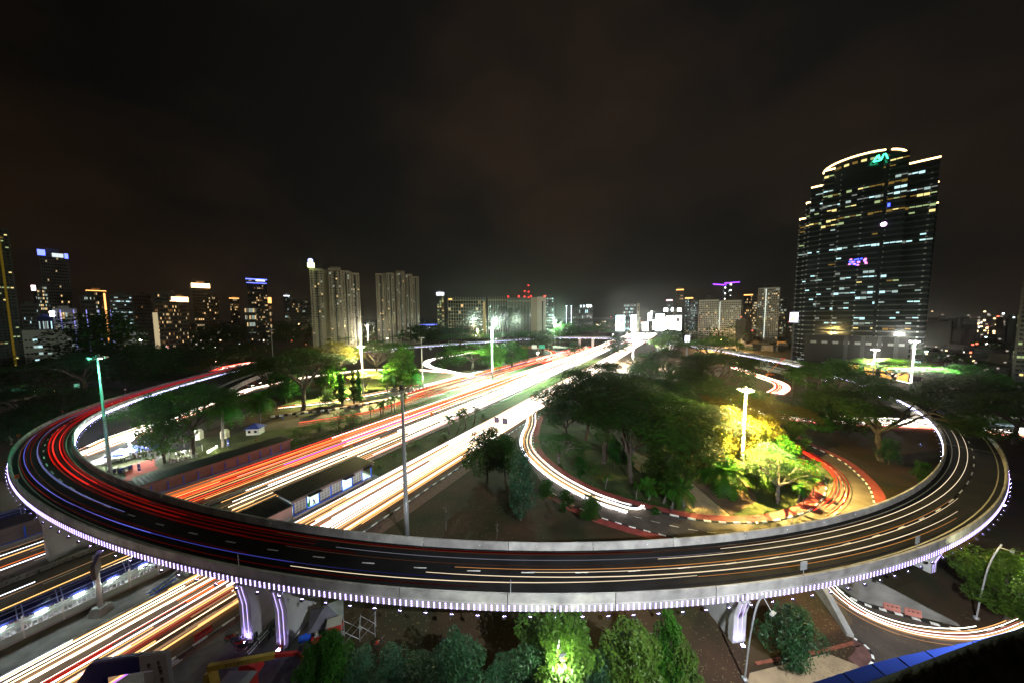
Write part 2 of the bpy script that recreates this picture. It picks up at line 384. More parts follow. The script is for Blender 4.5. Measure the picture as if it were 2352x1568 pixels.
for k in range(2):
    q.hexa([wl[k], wl[k + 1], wb[k + 1], wb[k]][::-1], [p + Vector((0, 0, h)) for p, h in ((wl[k], wh[k]), (wl[k + 1], wh[k + 1]), (wb[k + 1], wh[k + 1]), (wb[k], wh[k]))][::-1])
q.done('parapet_wall', CONC, None, label='short sloping concrete parapet left of the underpass road', category='wall')
sheet_strip('footway', offset(kl, 1.6), kl, BRICKPAVE, 0.10)
sheet_poly('footway', [G(*p) for p in [(1722, 1545), (1900, 1500), (1990, 1535), (1880, 1600), (1700, 1640)]], WARMPATH, 0.05)
kerb_line('brick_edging', [G(1735, 1524), G(1900, 1492), G(1960, 1476)], 1.2, .35, .15, [TILE_R])
# paved yard under the flyover, lower left
sheet_poly('paved_yard', [G(*p) for p in [(385, 1545), (459, 1490), (560, 1420), (640, 1390), (740, 1440), (700, 1568), (640, 1700), (300, 1700), (330, 1600)]], PAVE, 0.03)
# event lawn on the left, inside the ring
sheet_poly('event_lawn', [G(*p) for p in [(205, 1075), (262, 1112), (330, 1098), (640, 1012), (820, 960), (640, 985), (470, 1005), (330, 1040), (250, 1055)]], LAWN, 0.03)
sheet_poly('side_road', [G(*p) for p in [(170, 1065), (205, 1082), (330, 1035), (480, 985), (600, 945), (560, 935), (420, 970), (260, 1025)]], ASPH, 0.026)
sheet_poly('event_paving', [G(*p) for p in [(205, 1078), (262, 1060), (330, 1030), (320, 1020), (240, 1045), (190, 1068)]], CONC, 0.035)
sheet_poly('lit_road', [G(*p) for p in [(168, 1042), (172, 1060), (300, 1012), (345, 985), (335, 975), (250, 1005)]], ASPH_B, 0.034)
# lower-left lawns lit by lamp light around the left grove
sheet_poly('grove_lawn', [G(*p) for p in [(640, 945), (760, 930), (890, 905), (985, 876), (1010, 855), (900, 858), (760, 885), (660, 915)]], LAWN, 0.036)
sheet_strip('red_footpath', [G(*p) for p in [(622, 955), (762, 937), (878, 917), (960, 890)]], [G(*p) for p in [(622, 959), (762, 942), (878, 922), (962, 894)]], REDPAVE, 0.05)
far_loop = chaikin([G(*p) for p in [(1085, 866), (1020, 852), (975, 840), (985, 826), (1040, 818), (1090, 808)]], 3)
sheet_strip('loop_road', offset(far_loop, -5), offset(far_loop, 5), ASPH_B, 0.028)
sheet_strip('loop_road', chaikin([G(*p) for p in [(1200, 845), (1255, 826), (1262, 812), (1235, 804), (1190, 800)]], 2), chaikin([G(*p) for p in [(1235, 845), (1290, 822), (1295, 808), (1260, 798), (1200, 796)]], 2), ASPH_B, 0.028)

# slip-road parapet: black and white painted blocks with a pale rail on top
pp = [G(*p) for p in [(622, 958), (762, 942), (878, 922)]] + [AV(159, -150), AV(230, -148.5), AV(330, -145), AV(400, -140)]
kerb_line('painted_parapet', pp, 1.7, .45, .85, [PAINT, BLACKP])
fl = MB(); rp_ = resample([AV(150, -151), AV(230, -149.3), AV(330, -146), AV(400, -141)], 3.0)
for p in rp_: fl.tube([p, p + Vector((0, 0, 1.6))], .05, 4)
for h in (1.1, 1.55): fl.tube([p + Vector((0, 0, h)) for p in rp_], .05, 4)
fl.done('roadside_railing', WHITEM, None, label='pale pipe railing behind the black and white parapet of the slip road', category='railing')
for t, s0, s1, lab in ((-125.6, 60, 330, 'grey pipe railing between the slip road and the palm strip'), (-118.5, 40, 330, 'grey pipe railing along the red-trail carriageway'), (-87.0, 58, 170, 'low grey railing along the palm median')):
    fl = MB(); pts = resample([AV(s0, t), AV(s1, t)], 3.0)
    for p in pts: fl.tube([p, p + Vector((0, 0, 1.0))], .04, 4)
    for h in (.55, 1.0): fl.tube([p + Vector((0, 0, h)) for p in pts], .04, 4)
    fl.done('roadside_railing', STEEL, None, label=lab, category='railing')

# ================================================================== the ring flyover
RC = Vector((-0.8, 261.2, 0)); RI, RO = 214.2, 223.6
ZT = [(-180, 8), (-163, 7.0), (-149, 8.2), (-141, 9.8), (-134, 11.2), (-126, 12.7), (-118, 13.1), (-110, 13.1), (-104, 12.5), (-98, 11.6), (-92, 10.8), (-86, 10.0), (-80, 9.3), (-75, 8.7), (-70, 8.0), (-62, 7.7), (-54, 8.2), (-46, 8.7), (-38, 8.9), (-30, 9), (-20, 9), (-8, 10), (3, 10.4), (13, 12.1), (29, 15.5), (45, 17), (60, 17), (72, 16), (88, 12.5), (103, 9.3), (120, 7), (140, 6.8), (160, 7.5), (180, 8)]
ZS = []
for k in range(361):
    a = k - 180; ZS.append(sum(lerp_tab(ZT, ((a + d + 180) % 360) - 180) for d in range(-7, 8)) / 15)
def zt(a):
    a = (a + 180) % 360; i = int(a); u = a - i; return ZS[i] * (1 - u) + ZS[min(i + 1, 360)] * u
def rp(Rr, a, dz=0.0): return Vector((Rr * math.cos(R_(a)), Rr * math.sin(R_(a)), zt(a) + dz))
ring = thing('ring_flyover', 'huge circular concrete flyover with lavender LED edges sweeping over the avenue', 'flyover', tuple(RC))
def sweep(q, prof, a0, a1, n, m=0, mats=None):
    q.loft([[rp(r, a0 + (a1 - a0) * k / n, dz) for r, dz in prof] for k in range(n + 1)], m)
# deck spans
for k in range(30):
    a0 = -180 + k * 12; q = MB()
    sweep(q, [(RI + .35, -1.1), (RI + .35, -1.75), (RI + 2.2, -1.95), (RI + 3.1, -3.0), (RO - 3.1, -3.0), (RO - 2.2, -1.95), (RO - .35, -1.75), (RO - .35, -1.1)], a0, a0 + 12, 12)
    q.done('deck_span', CONC, ring)
    q = MB()
    q.strip([rp(RI + .3, a0 + i, -1.096) for i in range(13)], [rp(RO - .3, a0 + i, -1.096) for i in range(13)]); q.f = [tuple(reversed(f)) for f in q.f]
    q.done('road_surface', ASPH_R, ring)
# parapets: separate precast panels with open joints
for k in range(100):
    a0 = -180 + 3.6 * k; g = .012
    q = MB(); sweep(q, [(RO - .45, -1.1), (RO - .22, 0), (RO + .05, 0), (RO + .05, -1.25), (RO + .16, -1.33), (RO + .16, -2.25), (RO - .35, -2.25), (RO - .35, -1.1)], a0 + g, a0 + 3.6 - g, 4)
    q.done('outer_parapet_panel', CONC, ring)
    q = MB(); sweep(q, [(RI + .35, -1.1), (RI + .35, -2.25), (RI - .16, -2.25), (RI - .16, -1.33), (RI - .05, -1.25), (RI - .05, 0), (RI + .22, 0), (RI + .45, -1.1)], a0 + g, a0 + 3.6 - g, 4)
    q.done('inner_parapet_panel', CONC, ring)
q = MB()
for rr, w in ((RI + 1.25, .09), (RO - 1.25, .09)):
    q.strip([rp(rr - w, a * 1.5, -1.088) for a in range(-120, 121)], [rp(rr + w, a * 1.5, -1.088) for a in range(-120, 121)])
q.f = [tuple(reversed(f)) for f in q.f]
q.done('edge_line', YPAINT, ring)
dash = MB(); dash.box((0, 0, 0), (3.0, .21, .008)); dash_me = dash.mesh('lane_dash', PAINT)
nd = 176
for k in range(nd):
    a = -180 + 360 * (k + .3) / nd; p = rp((RI + RO) / 2, a, -1.086)
    o = link('lane_dash', dash_me, ring, p, R_(a + 90))
# expansion joint across the deck, faint pale line
q = MB()
for a in (-52.5,):
    q.face([rp(RI + .5, a, -1.085), rp(RO - .5, a, -1.085), rp(RO - .5, a + .07, -1.085), rp(RI + .5, a + .07, -1.085)])
q.done('expansion_joint', CONC, ring)
# reflector studs on the inside faces
q = MB()
for k in range(150): q.box(tuple(rp(RI + .40, -180 + 2.4 * k, -.45)), (.1, .1, .12), R_(-180 + 2.4 * k))
q.done('reflector', WHITEM, ring, kind='stuff')
# LED strips: three lamps per strip, 300 largest as parts, the others joined
def led_strip(q, side, a, m=0):
    r = RO + .17 if side > 0 else RI - .17
    ca, sa = math.cos(R_(a)), math.sin(R_(a))
    for dz in (-1.50, -1.80, -2.10):
        p = rp(r, a, dz); tx = Vector((-sa, ca, 0)); nrm = Vector((ca, sa, 0)) * (.05 * side)
        ring_ = [p + tx * (.115 * math.cos(w)) + Vector((0, 0, .115 * math.sin(w))) for w in [2 * math.pi * j / 6 for j in range(6)]]
        rf = [x + nrm for x in ring_]
        if side < 0: ring_.reverse(); rf.reverse()
        q.loft([ring_, rf], m, cap=True)
led = MB(); ca = 0
for dz in (0.30, 0.0, -0.30):
    rg = [Vector((0, .115 * math.cos(w), dz + .115 * math.sin(w))) for w in [2 * math.pi * j / 6 for j in range(6)]]
    led.loft([rg, [x + Vector((.05, 0, 0)) for x in rg]], 0)
led_me = led.mesh('led_strip', E_LED)
rest = MB(); step = .19
aa = -150.0; k = 0; first = []
allA = []
while aa < -28: allA.append(aa); aa += step
allA.sort(key=lambda a: abs(a + 93)); near_set = set(allA[:300])
for a in allA:
    if a in near_set:
        link('led_strip', led_me, ring, rp(RO + .165, a, -1.80), R_(a))
    else: led_strip(rest, 1, a)
rest.done('led_strips', E_LED, ring, kind='stuff')
rest = MB(); a = -180.0
while a < 180:
    if not (-122 < a < -57): led_strip(rest, -1, a)
    if a > -28 or a < -150: led_strip(rest, 1, a)
    a += .27
rest.done('led_strips', E_LEDF, ring, kind='stuff')
# floodlights on brackets below both edges, aimed back at the fascia and girder
fh = MB(); fh.box((.0, 0, 0), (.28, .42, .22), 0, 0); fh.tube([(-.6, 0, .5), (-.1, 0, .1)], .04, 4, 0)
fh.face([(-.145, -.2, -.08), (-.145, .2, -.08), (-.06, .2, .125), (-.06, -.2, .125)][::-1], 1)
flood_me = {}
for nm, e in (('v', E_FLOOD), ('b', E_FLOODB)): flood_me[nm] = fh.mesh('floodlight', [DARKST, e])
def flood(side, a, nm):
    r = RO + .55 if side > 0 else RI - .55
    link('floodlight', flood_me[nm], ring, rp(r, a, -2.75), R_(a if side > 0 else a + 180))
a = -140.0
while a < -40: flood(1, a, 'v'); a += .86
a = -160.0
while a < -124: flood(-1, a, 'v'); a += .9
a = -56.0
while a < 150: flood(-1, a, 'b'); a += 1.25
# piers: pale clad wall piers with a lit pilaster and flared head
def pier(a, lit=True, wide=1.0):
    z = zt(a) - 3.0; m = Matrix.Rotation(R_(a), 4, 'Z')
    def L3(r, t, h): return m @ Vector((r, t, h))
    q = MB()
    w = .8 * wide
    q.hexa([L3(RI + 2.4, -w, 0), L3(RO - 1.6, -w, 0), L3(RO - 1.6, w, 0), L3(RI + 2.4, w, 0)], [L3(RI + 2.4, -w, z), L3(RO - 1.6, -w, z), L3(RO - 1.6, w, z), L3(RI + 2.4, w, z)])
    p = q.done('pier', CONC_W, ring)
    q = MB(); w2 = w * 1.25
    lv = [(0, 0), (z * .66, 0), (z, .55)]
    q.loft([[L3(RO - 1.6, -w2, h), L3(RO - .75 + f, -w2, h), L3(RO - .75 + f, w2, h), L3(RO - 1.6, w2, h)] for h, f in lv])
    q.done('pilaster', CONC_W, p)
    q = MB(); fz = (L3(RO - 0.74, 0, 0))
    for s_ in (-.35, .35): q.tube([L3(RO - .72, s_, .3), L3(RO - .72, s_, z * .62), L3(RO - .18, s_, z - .1)], .035, 4)
    if lit:
        q.done('light_line', emit('pier_line', (.55, .42, 1.0), 2.6), p)
        q = MB(); c = L3(RO - .1, 0, .15); q.box((c.x, c.y, .15), (.5, .5, .22), R_(a), 0)
        q.box((c.x, c.y, .275), (.42, .42, .02), R_(a), 1)
        q.done('uplight', [DARKST, E_FLOOD], p)
for a in (-148.5, -130, -113.5, -99.7, -98.2, -81.6, -70.8, -58, -47, -36, -24, -12, 2, 30, 34, 48, 58, 63, 74, 92, 108, 122, 136, 150): pier(a, lit=a not in (-113.5, -130))
for a in (-47.0,):
    m = Matrix.Rotation(R_(a), 4, 'Z'); c = m @ Vector((RI - 3.2, 0, .3)); q = MB()
    q.box((c.x, c.y, .25), (.6, .6, .5), R_(a), 0); q.face([m @ Vector((RI - 2.85, -.3, .1)), m @ Vector((RI - 2.85, .3, .1)), m @ Vector((RI - 3.0, .3, .55)), m @ Vector((RI - 3.0, -.3, .55))], 1)
    q.done('ground_floodlight', [DARKST, emit('flood_deep_blue', (.16, .3, 1.0), 60)], ring)
# small signs standing on the parapet
def parapet_sign(a, face, label, h=1.5):
    p = RC + rp(RO - .1, a); t = thing('road_sign', label, 'road sign', tuple(p), R_(a))
    q = MB(); q.tube([(0, 0, 0), (0, 0, h)], .05, 5); q.done('post', STEEL, t)
    return t
for a, lab in ((-79.2, 'square steel sign seen from behind, left of two on the near parapet'), (-72.9, 'square steel sign seen from behind, right of two on the near parapet')):
    t = parapet_sign(a, 0, lab, 1.2); q = MB(); q.box((.0, 0, 1.5), (.05, 1.15, 1.25)); q.box((.045, 0, 1.5), (.04, .08, 1.25)); q.box((.045, 0, 1.75), (.03, 1.0, .05)); q.box((.045, 0, 1.25), (.03, 1.0, .05)); q.done('sign_plate', STEEL, t)
def chevron_plate(t, h, m=1.0):
    q = MB(); q.box((0, 0, h), (.04, .62 * m, .78 * m)); q.done('sign_plate', ORANGE, t)
    q = MB()
    for s in (1, -1):
        for dx, sg in ((-.024, -1), (.024, 1)):
            w = .14 * m; P = [(dx, -.2 * m, h + s * .33 * m), (dx, -.2 * m + w, h + s * .33 * m), (dx, .12 * m + w, h), (dx, .12 * m, h)]
            q.face(P); q.face(P[::-1])
    q.done('chevron', BLACKP, t)
for a, lab in ((-116.6, 'slim orange chevron board edge-on upon the near parapet'), (-128.6, 'orange chevron board at the leftmost bend of the flyover'), (-139.8, 'orange chevron board with black arrow on the upper left bend')):
    t = parapet_sign(a, 0, lab, 1.0); chevron_plate(t, 1.4); t.rotation_euler = (0, 0, R_(-60 if a > -135 else -70))
for a, lab in ((-99.6, 'thin dark post on the parapet above the paired piers'), (-89.9, 'thin steel post alone on the middle of the near parapet')):
    t = parapet_sign(a, 0, lab, 1.9)
t = parapet_sign(-152.8, 0, 'round red-rimmed prohibition sign on the far left parapet', 2.0); t.rotation_euler = (0, 0, R_(-70))
q = MB(); rg = [(0.02, .55 * math.cos(2 * math.pi * j / 16), 2.3 + .55 * math.sin(2 * math.pi * j / 16)) for j in range(16)]
q.loft([[(x - .05, y, z) for x, y, z in rg], rg]); q.done('sign_plate', RED, t)
q = MB(); rg = [(0.03, .40 * math.cos(2 * math.pi * j / 16), 2.3 + .40 * math.sin(2 * math.pi * j / 16)) for j in range(16)]
q.face(rg); q.done('sign_face', PAINT, t)

# the lower concrete ramp that runs beside the ring on the right and the one on the left
def ramp(name, label, pts, w, z0, z1, wallh=1.1, depth=1.6, lit=None):
    t = thing(name, label, 'ramp'); P = chaikin(pts, 2); n = len(P)
    Z = [z0 + (z1 - z0) * k / (n - 1) for k in range(n)]
    A = offset(P, -w / 2); B = offset(P, w / 2)
    q = MB(); rings = []
    for k in range(n): rings.append([Vector((A[k].x, A[k].y, Z[k] - depth)), Vector((A[k].x, A[k].y, Z[k])), Vector((B[k].x, B[k].y, Z[k])), Vector((B[k].x, B[k].y, Z[k] - depth))])
    q.loft(rings); q.done('deck', CONC, t)
    for nm, E in (('parapet', A), ('parapet', B)):
        q = MB(); I = offset(E, .3 if E is A else -.3)
        rings = [[Vector((E[k].x, E[k].y, Z[k] + .002)), Vector((E[k].x, E[k].y, Z[k] + wallh)), Vector((I[k].x, I[k].y, Z[k] + wallh)), Vector((I[k].x, I[k].y, Z[k] + .002))] for k in range(n)]
        q.loft(rings); q.done(nm, CONC, t)
    q = MB(); I, J = offset(A, .4), offset(B, -.4)
    q.strip([Vector((I[k].x, I[k].y, Z[k] + .006)) for k in range(n)], [Vector((J[k].x, J[k].y, Z[k] + .006)) for k in range(n)]); q.f = [tuple(reversed(f)) for f in q.f]
    q.done('road_surface', ASPH_R, t)
    for k in range(2, n - 2, 6):
        if Z[k] > depth + .5:
            q = MB(); q.box((P[k].x, P[k].y, (Z[k] - depth) / 2), (1.4, 2.5, Z[k] - depth)); q.done('pier', CONC, t)
    return t
ramp('lower_ramp', 'pale concrete ramp running below the ring on the right side', [G(1660, 822, 4), G(1720, 834, 4), (G(1800, 850, 4)), G(1870, 870, 3)], 8, 4.5, 3.0)
ramp('lower_ramp', 'dark narrow ramp parallel to the ring behind the left trees', [G(500, 905, 5), G(560, 873, 5), G(640, 846, 5), G(760, 825, 5)], 7.5, 6.0, 5.0)
# abutment walls and painted white wall by the tower
q = MB()
w0, w1 = G(1945, 872), G(2120, 912)
w0, w1 = Vector((232, 205, 0)), Vector((222, 150, 0))
bw = [G(1948, 876), G(2000, 888), G(2060, 902), G(2112, 915)]
t = thing('boundary_wall', 'stained white boundary wall with ivy below the office tower', 'wall')
for k in range(3):
    a_, b_ = bw[k], bw[k + 1]; n_ = (b_ - a_).normalized(); nn = Vector((-n_.y, n_.x, 0)) * .4
    q = MB(); q.hexa([a_, b_ - n_ * .04, b_ - n_ * .04 + nn, a_ + nn], [x + Vector((0, 0, 7.0)) for x in (a_, b_ - n_ * .04, b_ - n_ * .04 + nn, a_ + nn)]); q.done('wall_panel', CONC_W, t)
    q = MB(); nn2 = nn * 1.6; q.hexa([x + Vector((0, 0, 7.0)) for x in (a_ - nn, b_ - nn, b_ + nn2, a_ + nn2)], [x + Vector((0, 0, 7.5)) for x in (a_ - nn, b_ - nn, b_ + nn2, a_ + nn2)]); q.done('coping', CONC, t)

# ================================================================== thin night haze over the whole interchange and city
q = MB(); q.box((100, 900, 129.5), (4200, 2700, 261)); hz = q.done('haze', [], None, kind='stuff', label='thin humid night haze', category='haze')
hm = bpy.data.materials.new('haze'); hm.use_nodes = True; hm.node_tree.nodes.remove(hm.node_tree.nodes['Principled BSDF']); pv = hm.node_tree.nodes.new('ShaderNodeVolumePrincipled')
pv.inputs['Density'].default_value = .00007; pv.inputs['Anisotropy'].default_value = .93; pv.inputs['Color'].default_value = (.88, .95, .92, 1)
hm.node_tree.links.new(pv.outputs[0], hm.node_tree.nodes['Material Output'].inputs['Volume']); hz.data.materials.append(hm)

# ================================================================== buildings
def wmats(kind):
    base = {'warm': [(1.0, .62, .25), (1.0, .75, .4), (1.0, .5, .18)], 'cool': [(.6, .95, 1.0), (.75, 1.0, .95), (.9, 1.0, .9)], 'mix': [(1.0, .68, .3), (.85, 1.0, .85), (1.0, .85, .55)], 'yel': [(1.0, .80, .3), (.75, .95, .45), (1.0, .62, .14)]}[kind]
    return [emit('window_%s_%d' % (kind, i), c, s, False) for i, (c, s) in enumerate(zip(base, (1.25, .55, .22)))]
class Bld:
    """a block facing the camera: u to the right, v away, from its front line; origin on the ground"""
    def __init__(s, name, label, cat, xl, xr, D, dep, group=None, yaw=0.0, basey=None):
        xm = (xl + xr) / 2; d = ray(xm, 733); hd = Vector((d.x, d.y, 0)).normalized()
        ang = math.atan2(hd.y, hd.x) - math.pi / 2 + R_(yaw)
        s.o = hd * D; s.ux = Vector((math.cos(ang), math.sin(ang), 0)); s.uv = Vector((-s.ux.y, s.ux.x, 0)); s.rz = ang
        s.uL = s.u_at(xl); s.uR = s.u_at(xr); s.dep = dep
        s.t = thing(name, label, cat, tuple(s.o), ang, group)
    def hit(s, x, y):
        d = ray(x, y); t = s.o.dot(s.uv) / (Vector((d.x, d.y, 0)).dot(s.uv)); return Vector((d.x * t, d.y * t, CAM_H + d.z * t))
    def u_at(s, x, y=733): return (s.hit(x, y) - s.o).dot(s.ux)
    def z_at(s, x, y): return max(1.0, s.hit(x, y).z)
    def block(s, nm, u0, u1, v0, v1, z0, z1, m):
        q = MB(); q.hexa([(u0, v0, z0), (u1, v0, z0), (u1, v1, z0), (u0, v1, z0)], [(u0, v0, z1), (u1, v0, z1), (u1, v1, z1), (u0, v1, z1)]); return q.done(nm, m, s.t)
def grid_windows(B, u0, u1, v, z0, z1, nu, nz, fill=(.62, .6), lit=.15, kind='warm', rowlit=0.0, q=None, dark=True, side=None, seed=0, clump=0.0):
    """window boxes proud of a facade; side: also on the u=side wall"""
    r = random.Random(seed + int(abs(u0) * 7)); q = q or MB(); du = (u1 - u0) / nu; dz = (z1 - z0) / nz
    for j in range(nz):
        rl = r.random() < rowlit; run = 0
        for i in range(nu):
            uc = u0 + (i + .5) * du; zc = z0 + (j + .5) * dz; w = du * fill[0] / 2; h = dz * fill[1] / 2
            on = r.random() < (0.75 if rl else lit) or (run and r.random() < clump)
            run = on
            if not on and not dark: continue
            k = 0 if not on else r.choice((1, 2, 2, 3))
            if side is None: q.hexa([(uc - w, v - .12, zc - h), (uc + w, v - .12, zc - h), (uc + w, v + .02, zc - h), (uc - w, v + .02, zc - h)], [(uc - w, v - .12, zc + h), (uc + w, v - .12, zc + h), (uc + w, v + .02, zc + h), (uc - w, v + .02, zc + h)], k)
            else:
                a, b_ = (side - .12, side + .02) if side < 0 or side < u0 else (side - .02, side + .12)
                q.hexa([(a, uc - w, zc - h), (b_, uc - w, zc - h), (b_, uc + w, zc - h), (a, uc + w, zc - h)], [(a, uc - w, zc + h), (b_, uc - w, zc + h), (b_, uc + w, zc + h), (a, uc + w, zc + h)], k)
    return q
def win_done(B, q, kind): return q.done('window', [GLASS] + wmats(kind), B.t, kind='stuff')
WALLC = mat('beige_render', (0.36, 0.32, 0.25), 0.85, 0.15, 0.05)
WALLG = mat('grey_render', (0.16, 0.16, 0.16), 0.85, 0.2, 0.05)
WALLB = mat('brown_render', (0.15, 0.10, 0.07), 0.85, 0.2, 0.05)
WALLK = mat('black_cladding', (0.02, 0.022, 0.026), 0.35, 0.3, 0.05, spec=.5)
WALLW = mat('white_render', (0.5, 0.49, 0.46), 0.85, 0.15, 0.05)
def simple(name, label, xl, xr, yt, D, dep=30, wall=None, nu=8, nz=12, lit=.12, kind='warm', cat='tower', fill=(.6, .55), rowlit=0, glow=None, roof=True, z0=3, seed=1, group=None, yaw=0.0, clump=.2, dark=True):
    B = Bld(name, label, cat, xl, xr, D, dep, group, yaw); wall = wall or WALLG
    zt_ = B.z_at((xl + xr) / 2, yt); B.top = zt_
    B.block('wall', B.uL, B.uR, 0, dep, 0, zt_, wall)
    if roof:
        w = B.uR - B.uL; B.block('roof_plant', B.uL + w * .25, B.uL + w * .7, dep * .3, dep * .7, zt_, zt_ + max(2.5, zt_ * .05), wall)
    q = grid_windows(B, B.uL + .8, B.uR - .8, 0, z0, zt_ - 2, nu, nz, fill, lit, kind, rowlit, seed=seed, clump=clump, dark=dark)
    sd_ = B.uR if (xl + xr) / 2 < 1176 else B.uL
    grid_windows(B, 1.5, dep - 1.5, 0, z0, zt_ - 2, max(2, int(nu * dep / max(8, (B.uR - B.uL)) * .8)), nz, fill, lit * .8, kind, rowlit, q=q, side=sd_, seed=seed + 5, dark=dark)
    win_done(B, q, kind)
    if glow:
        B.block('crown_light', B.uL - .3, B.uR + .3, -.4, dep * .3, zt_ - glow[1], zt_ + .4, glow[0])
    return B
GL_W = emit('crown_warm', (1.0, .62, .30), 5, False); GL_O = emit('crown_orange', (1.0, .45, .12), 3, False); GL_B = emit('crown_blue', (.12, .16, 1.0), 4, False); GL_WB = emit('crown_white', (.8, .85, 1.0), 3, False)
# --- left skyline, from the left edge inwards
B = simple('office_tower', 'tall black tower cut by the left edge, gold-lit crown and ribs', -90, 46, 520, 560, 50, WALLK, 12, 44, .06, 'yel', rowlit=.05, seed=3, fill=(.7, .35))
w = B.uR
for k in (0, 1): B.block('gold_rib', w - 6 - 9 * k, w - 4.6 - 9 * k, -1.0, 0, 0, B.top * (.99 - .04 * k), emit('rib_gold', (.9, .6, .05), .10, False))
B.block('crown_rib', w - 12, w - 8, -1.2, 4, B.top * .86, B.top + 6, emit('rib_yellow', (.85, .9, .12), 1.6, False))
B.block('crown_block', w - 16, w - 7, 0, 12, B.top, B.top + 14, WALLK); B.block('crown_light', w - 13, w - 9, -1.5, 3, B.top + 13, B.top + 19, emit('tip_pink', (1.0, .7, .75), 6, False))
B = simple('apartment_tower', 'tall grey apartment slab with white and blue lights along its roof', 107, 172, 582, 900, 40, WALLG, 12, 30, .05, 'warm', seed=4)
w = B.uR - B.uL
B.block('roof_light', B.uL + w * .45, B.uR - 4, -.6, 2, B.top - 7, B.top - 1, emit('roof_white', (.75, .85, .85), 1.2, False))
B.block('roof_light', B.uL - 1, B.uL + 6, -.7, 2, B.top - 6, B.top + 3, GL_B); B.block('roof_light', B.uR - 3, B.uR + .5, -.7, 2, B.top - 8, B.top, GL_B)
simple('office_tower', 'slim grey tower with bright window rows left of the tall slab', 91, 118, 655, 850, 30, WALLG, 6, 18, .5, 'mix', glow=None, seed=5)
B = simple('office_tower', 'small grey block with a pink-white roof lamp beside slim tower', 84, 104, 668, 900, 30, WALLG, 5, 14, .12, 'mix', seed=6); B.block('roof_light', B.uR - 9, B.uR, -.6, 3, B.top, B.top + 8, emit('roof_pink', (1, .8, .8), 5, False))
simple('office_block', 'low wide grey office block next to the black tower', 50, 92, 698, 800, 40, WALLG, 12, 12, .04, 'cool', seed=7, cat='office block')
B = simple('exhibition_hall', 'low hall with sloping blue-lit mast frame and bright lobby', 122, 178, 708, 640, 30, WALLW, 8, 4, .5, 'mix', seed=8, cat='hall', z0=2)
for k in range(5): B.block('light_mast', B.uL + 5 + k * 9, B.uL + 5.6 + k * 9, -3, -2.4, 2, B.top - 2, emit('mast_blue', (.35, .35, 1), 1.5, False))
B.block('entrance_light', B.uL + 2, B.uL + 14, -1, 0, 1, 5, emit('hall_white', (1, .8, .9), 5, False))
B = simple('shop_pavilion', 'small pavilion with a glowing white and blue front beneath the tall slab', 84, 122, 727, 640, 15, NAVY, 7, 3, .7, 'cool', seed=9, cat='pavilion', z0=1); B.block('sign_light', B.uL + 12, B.uR - 2, -.8, 0, B.top, B.top + 6, emit('pav_white', (.8, .85, 1), 6, False))
simple('office_block', 'wide grey stepped block with scattered warm windows', 188, 238, 678, 820, 35, WALLG, 11, 12, .16, 'mix', seed=10, cat='office block')
B = simple('office_block', 'grey block with orange-lit roof edge and glowing vertical strip', 205, 250, 668, 860, 35, WALLB, 9, 13, .1, 'warm', glow=(GL_O, .8), seed=11, cat='office block'); B.block('light_strip', B.uR - 3, B.uR - 1, -.8, 0, 4, B.top - 4, emit('strip_orange', (1, .42, .12), 3, False))
simple('office_block', 'teal-lit office block with long bright floors', 256, 308, 677, 780, 40, WALLG, 11, 14, .28, 'cool', fill=(.9, .3), rowlit=.3, seed=12, cat='office block')
simple('apartment_tower', 'brown apartment pair with a few red roof lights', 310, 352, 676, 900, 35, WALLB, 8, 14, .05, 'warm', seed=13)
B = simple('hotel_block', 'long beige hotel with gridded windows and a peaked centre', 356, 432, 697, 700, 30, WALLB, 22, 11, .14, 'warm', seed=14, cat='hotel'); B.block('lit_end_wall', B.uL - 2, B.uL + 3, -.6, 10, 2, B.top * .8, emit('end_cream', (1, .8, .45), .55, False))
B = simple('office_tower', 'dark tower with a bright stacked stair light and red beacons', 360, 392, 673, 850, 30, WALLK, 6, 14, .12, 'warm', seed=15)
for k in range(8): B.block('stair_light', B.uL + 18, B.uL + 25, -.6, 0, B.top * .45 + k * 5, B.top * .45 + k * 5 + 2.5, GL_W)
simple('office_block', 'low tower with a glowing trapezoid white crown', 398, 436, 683, 900, 30, WALLB, 7, 12, .08, 'warm', glow=(GL_W, 9), seed=16, cat='office block')
B = simple('office_tower', 'tall brown tower with a broad white-hot crown of light', 446, 488, 652, 950, 40, WALLB, 9, 18, .12, 'warm', glow=(GL_W, 9), seed=17)
simple('apartment_tower', 'narrow brown tower right of the white-crowned tower', 486, 506, 680, 980, 35, WALLB, 5, 14, .07, 'warm', seed=18)
simple('apartment_tower', 'distant slim brown tower with orange cap', 530, 552, 685, 1300, 35, WALLB, 6, 14, .2, 'warm', glow=(GL_O, 2), seed=19)
B = simple('office_tower', 'dark tower with blue neon roof line and warm upper windows', 572, 618, 641, 900, 45, WALLK, 12, 24, .10, 'warm', seed=20, clump=.3)
B.block('neon_line', B.uL - 1, B.uR + 1, -.8, 1, B.top - 2, B.top, GL_B); B.block('neon_line', B.uL, B.uR, -.6, 0, B.top - 10, B.top - 8.6, GL_B); B.block('sign_light', B.uL + 16, B.uL + 32, -1.2, 0, B.top - 5, B.top - 2.4, GL_WB)
simple('office_block', 'low block with bright white window rows under blue-topped tower', 562, 590, 703, 850, 20, WALLG, 8, 4, .8, 'mix', seed=21, cat='office block', z0=12)
simple('monument_tower', 'tiny orange-lit spire beside the blue-topped tower', 618, 626, 684, 1000, 8, WALLB, 1, 6, .9, 'warm', glow=(GL_O, 14), seed=22)
simple('office_tower', 'distant slim tower with white top light between the blue-topped tower and apartments', 655, 668, 679, 1400, 30, WALLG, 4, 14, .1, 'cool', glow=(GL_WB, 3), seed=23)
